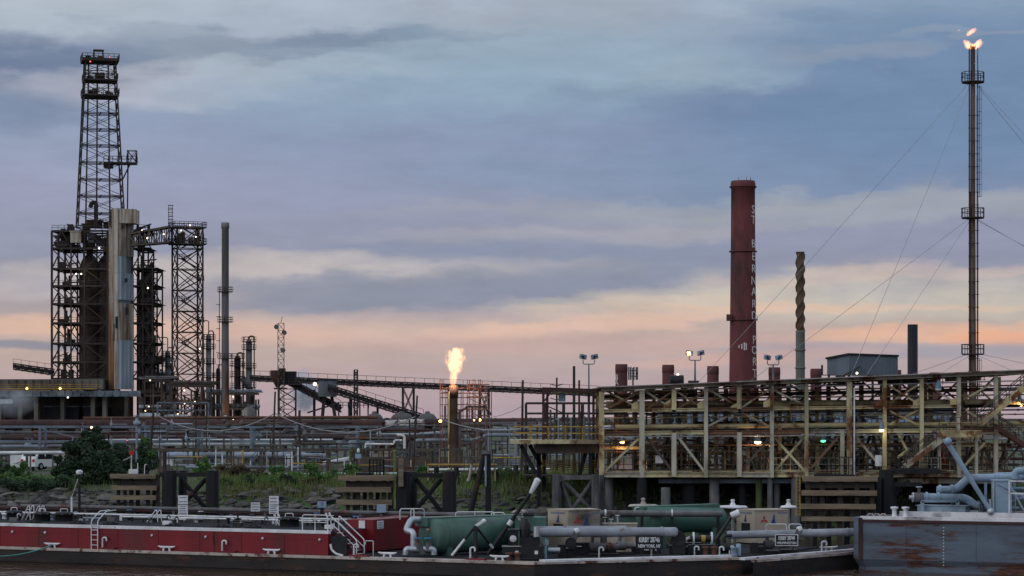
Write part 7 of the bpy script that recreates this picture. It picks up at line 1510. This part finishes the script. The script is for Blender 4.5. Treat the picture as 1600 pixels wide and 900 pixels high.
# bitts
def bitts(px, py, Y, m, label):
    t = thing('mooring_bitts', label, 'bitts', W(px,py,Y))
    for k in (-6.5,6.5):
        p = W(px+k,py,Y); b = MB(); b.lathe(p,[(.2,0),(.15,.08),(.15,.4),(.24,.46),(.24,.54),(.1,.56)],12); part('post', b, m, t)
    p = W(px,py,Y); b = MB(); b.box(p.x-.55,p.x+.55,Y-.25,Y+.25,p.z-.04,p.z); part('base', b, m, t)
bitts(802,878,143.6,'rust_orange','rusty double bitts at the near corner of the red barge'); bitts(1109,868,147.6,'rust_orange','rusty double bitts near the barge end')
# beige generator houses
def genhouse(label, px0, pxm, px1, top, bot, Y, m, dark=False):
    t = thing('generator_house', label, 'generator', W(pxm,bot,Y)); a, c, e = XX(px0,Y+1.5), XX(pxm,Y), XX(px1,Y+.6); z0, z1 = DK+.12, ZZ(top,Y)
    poly = [(a,Y+1.6),(c,Y),(e,Y+.7),(e-.6,Y+2.6)]; b = MB(); b.prism(poly,z0,z1); bd = part('enclosure', b, m, t); b = MB(); b.prism([(a-.05,Y+1.62),(c,Y-.07),(e+.06,Y+.66),(e-.55,Y+2.7)],z1+.003,z1+.07); part('roof', b, m, t)
    b = MB(); b.prism([(a+.05,Y+1.6),(c,Y+.08),(e-.05,Y+.74),(e-.6,Y+2.5)],DK,z0-.003); part('base_rail', b, 'black_paint', t)
    A, C, E = Vector((a,Y+1.6,0)), Vector((c,Y,0)), Vector((e,Y+.7,0))
    def onface(p, q, u0, u1, za, zb, o=.02):
        d = q-p; n = Vector((d.y,-d.x,0)).normalized(); b = MB(); b.prism([(v.x,v.y) for v in (p+d*u0+n*.004,p+d*u1+n*.004,p+d*u1+n*o,p+d*u0+n*o)],za,zb); return b
    part('radiator_opening', onface(A,C,.28,.75,z1-1.55,z1-.85), 'engine_black', bd)
    part('louver_door', onface(C,E,.04,.30,z0+.15,z1-.35,.012), m, bd); part('louver_door', onface(C,E,.66,.96,z0+.15,z1-.35,.012), m, bd)
    nrm = Vector(((E-C).y,-(E-C).x,0)).normalized()*.03; rz = math.atan2((E-C).y,(E-C).x); zc = z1-.62; q = C.lerp(E,.28)+nrm
    b = MB(); dx = (E-C).normalized()
    for ang in (90,210,330):      # three-rhombus emblem
        r0 = .02; pts = []
        for rr, aa in ((0,0),(.17,-30),(.3,0),(.17,30)):
            an = R(ang+aa); pts.append(q+dx*(rr*math.cos(an))+Vector((0,0,zc+rr*math.sin(an))))
        b._add(pts+[v-nrm*.5 for v in pts],[(0,1,2,3),(7,6,5,4)])
    part('red_emblem', b, 'logo_red', bd)
    def blue(q2, zc2, k, dxx, nn):
        b = MB()
        for x0,x1,za,zb in ((-.22,.22,-.3,-.16),(-.12,.14,-.16,.0),(-.04,.12,0,.2),(.02,.1,.2,.36)): pts = [q2+dxx*(v*k)+Vector((0,0,zc2+w*k)) for v,w in ((x0,za),(x1,za),(x1*.8,zb),(x0*.7,zb))]; b._add(pts,[(0,1,2,3)])
        return b
    part('blue_emblem', blue(C.lerp(E,.55)+nrm,zc,1.0,dx,nrm), 'logo_blue', bd); dA = (C-A).normalized(); nA = Vector((dA.y,-dA.x,0))*.03; part('blue_emblem', blue(A.lerp(C,.5)+nA,zc+.1,.75,dA,nA), 'logo_blue', bd)
    b = onface(A,C,.15,.85,z1-.22,z1-.1,.02); part('name_strip', b, 'sign_ink', bd); b = onface(C,E,.68,.97,z1-.2,z1-.1,.02); part('name_strip', b, 'sign_ink', bd)
    return t
genhouse('beige generator enclosure with red and blue emblems on the barge',856,888,938,798,826,151.5,'beige')
genhouse('shadowed brown generator enclosure near the second name board',1151,1179,1232,798,832,161.5,'beige')
p = W(970,832,153); b = MB(); b.box(p.x-1.1,p.x+1.0,152.5,153.5,DK+.003,ZZ(819,153)); b.box(p.x-1.15,p.x+1.05,152.45,153.55,ZZ(819,153)+.003,ZZ(818,153)+.03); one('beige_locker', b, 'beige', 'low beige locker behind the grey loading arm', 'locker', None, Vector((p.x,153,DK)))
# loading arms
def arm(label, a, c, r, hub, base, Y, m='arm_grey', second=True):
    A, C = W(a[0],a[1],Y), W(c[0],c[1],Y); t = thing('loading_arm', label, 'loading arm', W(base[0],base[1],Y)); b = MB(); b.tube(A,C,r,16); b.tube(C,C+(C-A).normalized()*.12,r,16,r*.6); part('arm_pipe', b, m, t)
    if second: o = Vector((0,.9,.12)); b = MB(); b.tube(A+o,C.lerp(A,.35)+o,r*.8,14); part('return_pipe', b, m, t)
    for k in (.02,.3,.62,.9): b = MB(); q = A.lerp(C,k); d = (C-A).normalized()*.06; b.tube(q-d,q+d,r*1.14,16); part('flange', b, m, t)
    h = W(hub[0],hub[1],Y-.4); b = MB(); b.tube(h,h+Vector((0,.5,0)),.34,18); b.tube(h-Vector((0,.06,0)),h,.2,12); part('swivel_hub', b, 'engine_black', t)
    b = MB(); q = W(hub[0]+9,hub[1]-19,Y-.2); b.bar(h+Vector((.1,.2,0)),q,.3,.35); part('counter_lever', b, 'grey_pipe', t); b = MB(); b.ball(q,.2,10,7); part('sheave', b, 'white_paint', t)
    x = XX(base[0],Y); b = MB(); b.box(x-.55,x-.05,Y-.25,Y+.3,DK,h.z-.1); b.box(x-.04,x+.42,Y-.1,Y+.3,DK,h.z-.35); part('pedestal', b, 'black_paint', t)
arm('long grey loading arm pipe with swivel hub on the barge',(836,832),(1056,831),.28,(892,849),(886,877),147.0)
b = MB(); a = W(1056,832,147.5); b.box(a.x-.2,a.x+.55,147.3,148.3,DK,ZZ(836,147.5)); b.tube((a.x+.15,147.2,ZZ(842,147)),(a.x+.15,147.6,ZZ(842,147)),.45,18); one('arm_rest', b, 'engine_black', 'black cradle post at the end of the grey loading arm', 'cradle', None, Vector((a.x,147.8,DK)))
b = MB(); p = W(866,860,146.2); b.tube((p.x-.35,p.y,p.z),(p.x+.35,p.y,p.z),.18,12); one('silver_canister', b, 'silver', 'small silver canister under the grey loading arm', 'canister', None, p)
b = MB(); p = W(853,868,146.0); b.tube((p.x,p.y,DK),(p.x,p.y,ZZ(842,146)),.06,6); b.box(p.x-.04,p.x+.16,p.y-.06,p.y-.02,ZZ(852,146),ZZ(843,146)); one('marker_post', b, 'pale_blue', 'thin post with pale blue tag under the arm', 'post', None, Vector((p.x,p.y,DK)))
# name board
def board(label, px0, px1, py0, py1, Y, l1, l2, framed=False):
    t = thing('name_board', label, 'name board', W((px0+px1)/2,py1,Y)); x0, x1, z0, z1 = XX(px0,Y), XX(px1,Y), ZZ(py1,Y), ZZ(py0,Y); b = MB(); b.box(x0,x1,Y,Y+.05,z0,z1); part('board', b, 'engine_black', t)
    xc = (x0+x1)/2; h = (z1-z0)
    lettering('lettering', l1, h*.52, (xc,Y-.03,z0+h*.68), 0, 'white_paint', t, (x1-x0)*.92/(h*.52*len(l1)*.60)); 
    if l2: lettering('lettering', l2, h*.34, (xc,Y-.03,z0+h*.22), 0, 'white_paint', t, (x1-x0)*.85/(h*.34*len(l2)*.62))
    if framed:
        b = MB(); e = .04; b.box(x0-e,x1+e,Y-.05,Y+.02,z1,z1+e); b.box(x0-e,x1+e,Y-.05,Y+.02,z0-e,z0); b.box(x0-e,x0,Y-.05,Y+.02,z0,z1); b.box(x1,x1+e,Y-.05,Y+.02,z0,z1); part('frame', b, 'white_paint', t)
    for k in (.2,.8): b = MB(); b.bar((x0+(x1-x0)*k,Y+.08,DK),(x0+(x1-x0)*k,Y+.08,z0+h*.5),.06); part('post', b, 'engine_black', t)
board('black name board lettered KIRBY 28746 below the grey arm',993,1036,837,858,146.6,'KIRBY 28746','NEW YORK, NY')
# dark pump clutter on the deck
rng = random.Random(23)
def pump(px, py, Y, label, m='grey_pipe'):
    p = W(px,py,Y); p.z = DK; t = thing('deck_pump', label, 'pump', p); b = MB(); b.box(p.x-.5,p.x+.6,Y-.3,Y+.35,DK+.003,DK+.15); part('base', b, 'engine_black', t)
    b = MB(); b.tube((p.x-.4,Y,DK+.55),(p.x+.1,Y,DK+.55),.3,14); b.tube((p.x+.1,Y,DK+.55),(p.x+.6,Y,DK+.55),.19,12); part('casing', b, m, t); b = MB(); b.elbow([(p.x-.25,Y,DK+.7),(p.x-.25,Y,DK+1.25),(p.x+.2,Y+.2,DK+1.25)],.11,.15,8); part('discharge_pipe', b, m, t); b = MB(); b.tube((p.x-.42,Y,DK+.55),(p.x-.48,Y,DK+.55),.22,12); part('flange', b, 'engine_black', t)
pump(932,866,148.6,'first grey deck pump under the loading arm'); pump(952,864,149.0,'second grey deck pump under the loading arm'); pump(975,858,150.5,'third deck pump beside the black name board','stack_steel'); pump(1138,866,148.6,'dark deck pump near the pale blue drum','engine_black'); pump(1205,868,152.2,'grey deck pump below the second name board')
t = thing('winch', 'black winch with white rimmed drums and yellow centre on the barge end', 'winch', W(1098,855,149)); p = W(1098,842,149)
b = MB(); b.tube((p.x-.9,149,p.z),(p.x+.7,149,p.z),.2,12); part('shaft', b, 'engine_black', t); b = MB(); b.tube((p.x-.1,148.9,p.z),(p.x+.15,148.9,p.z),.24,12); part('brake_band', b, 'yellow_rail', t)
for k in (-.62,.5): b = MB(); b.tube((p.x+k,149,p.z),(p.x+k+.1,149,p.z),.42,18); part('drum_rim', b, 'white_paint', t)
b = MB(); b.box(p.x-.9,p.x+.9,148.6,149.5,DK+.003,p.z-.35); part('frame', b, 'engine_black', t); b = MB(); b.bar((p.x-1.9,148.8,p.z-.3),(p.x-.8,148.8,p.z+.1),.14); part('lever', b, 'white_paint', t)
for px, h, Y, w in ((1076,14,149.5,1.5),(1125,10,150,1.6),(948,12,150.2,1.2),(1010,8,151,1.8),(905,14,149.4,1.3),(1062,9,151,1.2)):
    x = XX(px,Y); b = MB(); z1 = DK+h*Y/F*1.3; b.box(x-w/2,x+w/2,Y,Y+.9,DK+.003,z1); b.box(x-w/2-.04,x+w/2+.04,Y-.04,Y+.94,z1+.003,z1+.06); o = one('deck_locker', b, 'engine_black', {1076:'black deck locker right of the arm cradle',1125:'low black deck locker right of the winch',948:'black deck locker behind the first pumps',1010:'low black locker behind the name board',905:'black deck locker beside the swivel hub',1062:'small black locker behind the arm cradle'}[px], 'locker', None, Vector((x,Y,DK)))
    b = MB(); b.bar((x-.15,Y-.06,z1-.15),(x+.15,Y-.06,z1-.15),.05); part('latch', b, 'white_paint', o)
b = MB(); b.lathe(W(1147,868,147.3),[(.2,0),(.2,.42),(.24,.44),(.24,.5)],14); b.lathe(W(1154,868,147.6),[(.15,0),(.15,.7),(.05,.72)],12); one('blue_drum', b, 'pale_blue', 'pale blue drum and bottle standing on the barge end', 'drum', None, W(1147,868,147.3))
for s in range(5):
    px = (936,1018,1124,1085,1140)[s]; lab = ('white gooseneck vent under the loading arm','white gooseneck vent below the name board','white gooseneck vent beside the black locker','low white gooseneck vent by the winch frame','low white gooseneck vent by the blue drum')[s]; p = W(px,868 if s < 2 else 866,147.2+s*.3); p.z = DK; b = MB(); b.elbow([p,p+Vector((0,0,.62)),p+Vector((.26,0,.62)),p+Vector((.26,0,.4))],.05,.13,8); one('gooseneck_vent', b, 'white_paint', lab, 'vent', None, p)
t = thing('header_pipe', 'long brown grey pipe behind the generator above the far green tank', 'pipe', W(938,803,156)); b = MB(); b.tube(W(925,802,156),W(1128,803,158.5),.2,12); part('pipe_body', b, 'stack_steel', t)
for px in (948,1003,1050,1122): b = MB(); k = (px-925)/203; Y = 156+2.5*k; b.tube((XX(px,Y),Y,DK),(XX(px,Y),Y,ZZ(802,Y)),.1,8); part('support', b, 'engine_black', t)
for px in (946,1050): b = MB(); Y = 156+2.5*(px-925)/203; b.tube((XX(px,Y)-.05,Y,ZZ(802,Y)),(XX(px,Y)+.05,Y,ZZ(802,Y)),.25,12); part('white_clamp', b, 'white_paint', t)
t = thing('valve_cluster', 'cluster of white valve wheels behind the beige locker', 'valves', W(955,815,154))
for i in range(7):
    b = MB(); p = W(940+i*5,812-(i%3)*3,154+.2*i); b.tube((p.x,p.y,DK),(p.x,p.y,p.z),.05,6); b.ring((p.x,p.y),.08,.07,p.z,p.z+.05,10); part('valve', b, 'white_paint' if i % 2 else 'grey_pipe', t)
t = thing('crane_boom', 'dark boom with white tip slanting up left of the brown generator', 'boom', W(1120,842,150)); b = MB(); b.tube(W(1118,845,150),W(1143,807,150),.13,8,.1); part('boom_tube', b, 'engine_black', t); b = MB(); b.tube(W(1142,806,150),W(1155,801,150),.2,10,.24); part('boom_tip', b, 'white_paint', t); b = MB(); b.tube(W(1122,842,150),(XX(1122,150),150,DK),.16,8); part('pedestal', b, 'engine_black', t)
for px, py, Y, lab in ((1005,792,163,'flat cream roof vent above the far green tank'),(1145,794,164,'flat white roof tray above the brown generator'),(1232,794,164,'flat white roof tray at the right end of the brown generator')):
    p = W(px,py,Y); b = MB(); b.lathe(p,[(.1,-(p.z-DK)),(.1,0),(1.05 if px < 1200 else .6,.03),(.9 if px < 1200 else .5,.16),(.2,.2),(.1,.45),(.16,.5),(.1,.6)],16); one('mushroom_vent', b, 'edge_cream' if px == 1005 else 'white_paint', lab, 'vent', None, Vector((p.x,p.y,DK)))
# second black barge
poly2 = [(14.3,144.2),(32,165.5),(25.6,169),(14.6,147.05)]
bg = thing('deck_barge', 'low black barge lying behind the blue barge bow', 'barge', Vector((18,151,0))); b = MB(); b.prism(poly2,-1.2,DK-.03); part('hull', b, 'hull_black', bg)
b = MB(); b.prism([(14.5,144.6),(31.8,165.4),(25.7,168.6),(14.8,147.1)],DK-.027,DK-.005); part('deck', b, 'barge_deck', bg)
e0, e1 = Vector((14.3,144.2)), Vector((32,165.5)); d = (e1-e0).normalized(); n = Vector((-d.y,d.x))
def st2(w0,w1): return [(p.x,p.y) for p in (e0-n*-w0,e1-n*-w0,e1-n*-w1,e0-n*-w1)]
b = MB(); b.prism(st2(-.05,.14),DK-.12,DK+.04); part('rub_rail', b, 'edge_cream', bg); b = MB(); b.prism(st2(.2,.55),DK-.002,DK+.02); part('deck_stripe', b, 'hull_red', bg); b = MB(); b.prism(st2(.6,1.0),DK-.003,DK+.14); part('spill_coaming', b, 'white_paint', bg)
arm('long grey loading arm on the second barge',(1136,836),(1345,831),.24,(1240,846),(1186,866),151.6,'arm_grey',False)
hoop(1197,1229,819,834,152.5,'white hoop rail behind the second loading arm'); hoop(1233,1252,819,832,153.5,'second white hoop rail behind the second loading arm')
board('framed black name board lettered KIRBY 28749 on the second barge',1212,1246,836,852,150.6,'KIRBY 28749','WILMINGTON',True)
pump(1230,866,153.5,'dark deck pump right of the framed name board','stack_steel')
b = MB(); p = W(1284,860,152.5); p.z = DK; b.elbow([p,p+Vector((0,0,.7)),p+Vector((.3,0,.7)),p+Vector((.3,0,.45))],.06,.14,8); one('gooseneck_vent', b, 'white_paint', 'white gooseneck vent on the second barge edge', 'vent', None, p)
cl = W(1295,863,154.0); cl.z = DK
b = MB(); b.path([cl+Vector((-.6,-.3,.3)),cl+Vector((-.4,-.2,.24)),cl+Vector((.4,.3,.24)),cl+Vector((.6,.4,.3))],[.04,.07,.07,.04],8); b.tube(cl+Vector((-.2,-.1,0)),cl+Vector((-.2,-.1,.22)),.07,8); b.tube(cl+Vector((.2,.15,0)),cl+Vector((.2,.15,.22)),.07,8); one('deck_cleat', b, 'white_paint', 'white cleat on the second barge edge near the blue bow', 'cleat', None, cl)

# ------------------------------------------------------------------ blue grey barge, near right
ZB = 3.3; pb = [(21.5,150.0),(38,142.6),(46,154),(30.2,162.0),(21.25,151.3)]
bb = thing('hopper_barge', 'tall blue grey rusty barge at the near right', 'barge', Vector((30,150,0)))
b = MB(); vs = []
for (x,y),k in zip(pb,(1,0,0,0,1)):
    vs += [(x+(.35 if k else 0),y+.12*k,-1.2),(x+(.35 if k else 0),y+.1*k,.25),(x,y,.75),(x,y,ZB)]
m = len(pb); b._add(vs,[(i*4+j,((i+1)%m)*4+j,((i+1)%m)*4+j+1,i*4+j+1) for i in range(m) for j in range(3)]+[tuple(i*4+3 for i in range(m))]); hb = part('hull', b, 'hull_blue', bb)
A, C = Vector((21.5,150.0,0)), Vector((38,142.6,0)); d = (C-A).normalized(); n = Vector((d.y,-d.x,0))
b = MB(); b.prism([(v.x,v.y) for v in (A+n*.07-d*.02,C+n*.07,C-n*.01,A-n*.01-d*.02)],ZB-.26,ZB-.1); part('rub_rail', b, 'rust_pipe', hb)
b = MB(); b.prism([(v.x,v.y) for v in (A+n*.05,C+n*.05,C-n*.35,A-n*.3)],ZB-.095,ZB+.1); part('gunwale', b, 'white_paint', hb)
b = MB(); b.prism([(v.x,v.y) for v in (A+d*2.2-n*.9,C-n*.9,C-n*1.1,A+d*2.2-n*1.1)],ZB+.004,ZB+.4); part('coaming', b, 'white_paint', hb)
for k in (2.9,7.2,11.5):
    b = MB(); q = A+d*k+n*.012; b.bar(q+Vector((0,0,.3)),q+Vector((0,0,ZB-.3)),.03,.02); part('plate_seam', b, 'hull_blue', hb)
for i in range(13):
    b = MB(); q = A+d*5.2+n*.02+Vector((0,0,.5+i*.19)); b.bar(q-d*.035,q+d*.035,.02,.05); part('draft_mark', b, 'white_paint', hb)
b = MB(); b.bar(A+n*.04+Vector((.0,0,.7)),A+n*.04+Vector((0,0,ZB)),.24,.16); part('bow_post', b, 'rust_pipe', hb)
def bp(k, w, z): return A+d*k-n*w+Vector((0,0,z))
t = thing('mooring_bitts', 'white double bitts on the blue barge bow', 'bitts', bp(2.4,.5,ZB))
for k in (2.0,2.7): b = MB(); b.lathe(bp(k,.5,ZB+.1),[(.19,0),(.14,.08),(.14,.4),(.24,.5),(.24,.58),(.1,.6)],12); part('post', b, 'white_paint', t)
b = MB(); 
for k in (.3,.7,1.1): b.path([bp(k,.4,ZB+.1),bp(k+.1,.5,ZB+.22),bp(k+.3,.5,ZB+.22),bp(k+.4,.4,ZB+.1)],.05,6)
one('coiled_rope', b, 'edge_cream', 'pale coiled rope on the blue barge bow edge', 'rope', None, bp(.3,.4,ZB))
t = thing('deck_cabinet', 'pale blue low cabinet on the blue barge deck', 'cabinet', bp(4,1.5,ZB)); b = MB(); b.prism([(v.x,v.y) for v in (bp(3.2,1.4,0),bp(6.2,1.4,0),bp(6.2,2.6,0),bp(3.2,2.6,0))],ZB+.004,ZB+.72); part('box', b, 'pale_blue', t); b = MB(); b.prism([(v.x,v.y) for v in (bp(3.1,1.35,0),bp(6.3,1.35,0),bp(6.3,2.65,0),bp(3.1,2.65,0))],ZB+.723,ZB+.78); part('lid', b, 'pale_blue', t); b = MB(); q = bp(4.6,1.38,ZB+.4); b.bar(q-d*.12,q+d*.12,.02,.14); part('plate', b, 'white_paint', t)
YB2 = 149.5
def bpipe(label, pts, r, fl=(), m='pale_blue'):
    P_ = [W(a,b_,Y) for a,b_,Y in pts]; t = thing('barge_pipe', label, 'pipe', P_[0]); b = MB(); b.elbow(P_,r,.4,12); part('pipe_body', b, m, t)
    for i,k in fl:
        q = P_[i].lerp(P_[i+1],k); dd = (P_[i+1]-P_[i]).normalized()*.07; b = MB(); b.tube(q-dd,q+dd,r*1.35,14); part('flange', b, m, t)
    return t
Y = 150.2
t = bpipe('thick pale blue header pipe with bend on the blue barge',[(1464,766,Y),(1495,765,Y),(1512,747,Y),(1660,746,Y)],.25,((0,.15),(0,.75),(2,.3),(2,.55)))
for px in (1488,1540,1585): b = MB(); b.bar((XX(px,Y),Y,ZB),(XX(px,Y),Y,ZZ(766 if px < 1500 else 748,Y)),.14); part('support', b, 'pale_blue', t)
bpipe('lower pale blue pipe with flanged valve end on the blue barge',[(1442,777,Y-.4),(1510,778,Y-.4),(1525,792,Y-.4),(1560,793,Y-.4)],.25,((0,.08),(0,.35),(2,.5)))
t = thing('pipe_valve', 'dark and silver gate valve at the pipe end on the blue barge', 'valve', W(1433,777,Y-.4)); q = W(1436,777,Y-.4); b = MB(); b.tube(q-Vector((.3,0,0)),q+Vector((.25,0,0)),.3,14); b.tube(q,q+Vector((0,0,.6)),.09,8); part('body', b, 'grey_pipe', t); b = MB(); b.tube(q-Vector((.42,0,0)),q-Vector((.34,0,0)),.3,14); b.tube(q-Vector((.6,0,0)),q-Vector((.42,0,0)),.12,10); part('blind_flange', b, 'silver', t); b = MB(); b.ring((q.x,q.y),.14,.06,q.z+.6,q.z+.66,14); part('hand_wheel', b, 'silver', t)
t = thing('pipe_stand', 'pale blue gantry stand under the lower pipe on the blue barge', 'stand', W(1470,800,Y-.6)); b = MB(); b.bar(W(1440,783,Y-.7),W(1497,783,Y-.7),.2,.16); part('beam', b, 'pale_blue', t)
for px in (1441,1496): b = MB(); b.bar((XX(px,Y-.7),Y-.7,ZB),(XX(px,Y-.7),Y-.7,ZZ(783,Y-.7)),.2); part('leg', b, 'pale_blue', t)
t = thing('barge_boom', 'long slanting pale blue boom leaning over the blue barge', 'boom', W(1548,800,147.6)); b = MB(); b.tube(W(1549,800,147.6),W(1479,690,147.6),.13,10,.17); part('boom_tube', b, 'pale_blue', t); b = MB(); q = W(1477,686,147.6); b.tube(W(1479,690,147.6),q,.2,12,.2); b.ball(q+Vector((.15,-.1,-.15)),.25,10,7); part('boom_head', b, 'pale_blue', t); b = MB(); b.ball(W(1548,799,147.6),.24,10,7); b.tube(W(1548,799,147.6),W(1547,780,147.6),.07,8); part('pivot', b, 'silver', t)
t = thing('deck_housing', 'pale blue upright steel housing on the blue barge', 'housing', W(1570,805,148)); x0, x1 = XX(1556,148), XX(1581,148); b = MB(); b.box(x0,x1,148,149.4,ZB+.004,ZZ(752,148)); part('body', b, 'pale_blue', t); b = MB(); b.box(x0-.06,x1+.06,147.94,149.46,ZZ(752,148)+.003,ZZ(752,148)+.08); part('cap', b, 'pale_blue', t); b = MB(); b.bar((x0+.1,147.95,ZZ(755,148)),(x1+1.4,147.95,ZZ(785,148)),.1); b.bar((x1+1.0,147.9,ZB),(x1-.05,147.9,ZZ(762,148)),.1); part('strut', b, 'pale_blue', t); b = MB(); b.tube((x0-.12,148.1,ZB),(x0-.12,148.1,ZZ(752,148)),.06,8); part('side_pipe', b, 'silver', t)
t = thing('barge_railing', 'white deck railing at the picture edge on the blue barge', 'railing', W(1590,800,147)); b = MB(); railing(b,[W(1577,802,147),W(1650,803,147)],1.95,.04,(1,.62),1.3); part('rails', b, 'white_paint', t)
bpipe('arched pale blue pipe end at the picture edge on the blue barge',[(1586,748,149),(1586,736,149),(1660,735,149)],.22,((1,.2),))
bpipe('thin pale blue pipe above the header on the blue barge',[(1553,748,150.5),(1553,741,150.5),(1586,740,150.5)],.1)
b = MB()
rng = random.Random(41)
t = thing('pipe_cluster', 'knot of pale blue valves and small pipes on the blue barge', 'valves', W(1540,800,149.5))
for i in range(9):
    px = 1527+rng.uniform(0,70); py = rng.uniform(757,795); Y = rng.uniform(148.6,151); q = W(px,py,Y); b = MB(); b.tube((q.x,Y,ZB),(q.x,Y,q.z),.07,8); b.tube(q,q+Vector((rng.uniform(.4,1.2),0,0)),.1,8); b.ring((q.x,q.y),.1,.07,q.z+.1,q.z+.16,10); part('valve', b, 'pale_blue' if i % 3 else 'silver', t)
# ------------------------------------------------------------------ evening haze over the whole place
def haze(density):
    b = MB(); b.box(-3600,3600,-260,5200,-3.0,125.0); m = bpy.data.materials.new('haze'); m.use_nodes = True; N = m.node_tree.nodes; N.clear()
    v = N.new('ShaderNodeVolumePrincipled'); v.inputs['Color'].default_value = (.86,.82,.86,1); v.inputs['Density'].default_value = density; o = N.new('ShaderNodeOutputMaterial'); m.node_tree.links.new(v.outputs[0], o.inputs['Volume']); MT['haze'] = m
    struct('haze', b, 'haze', 'stuff', 'thin evening haze over the river and refinery')
HAZE = 0.0
if HAZE: haze(HAZE)
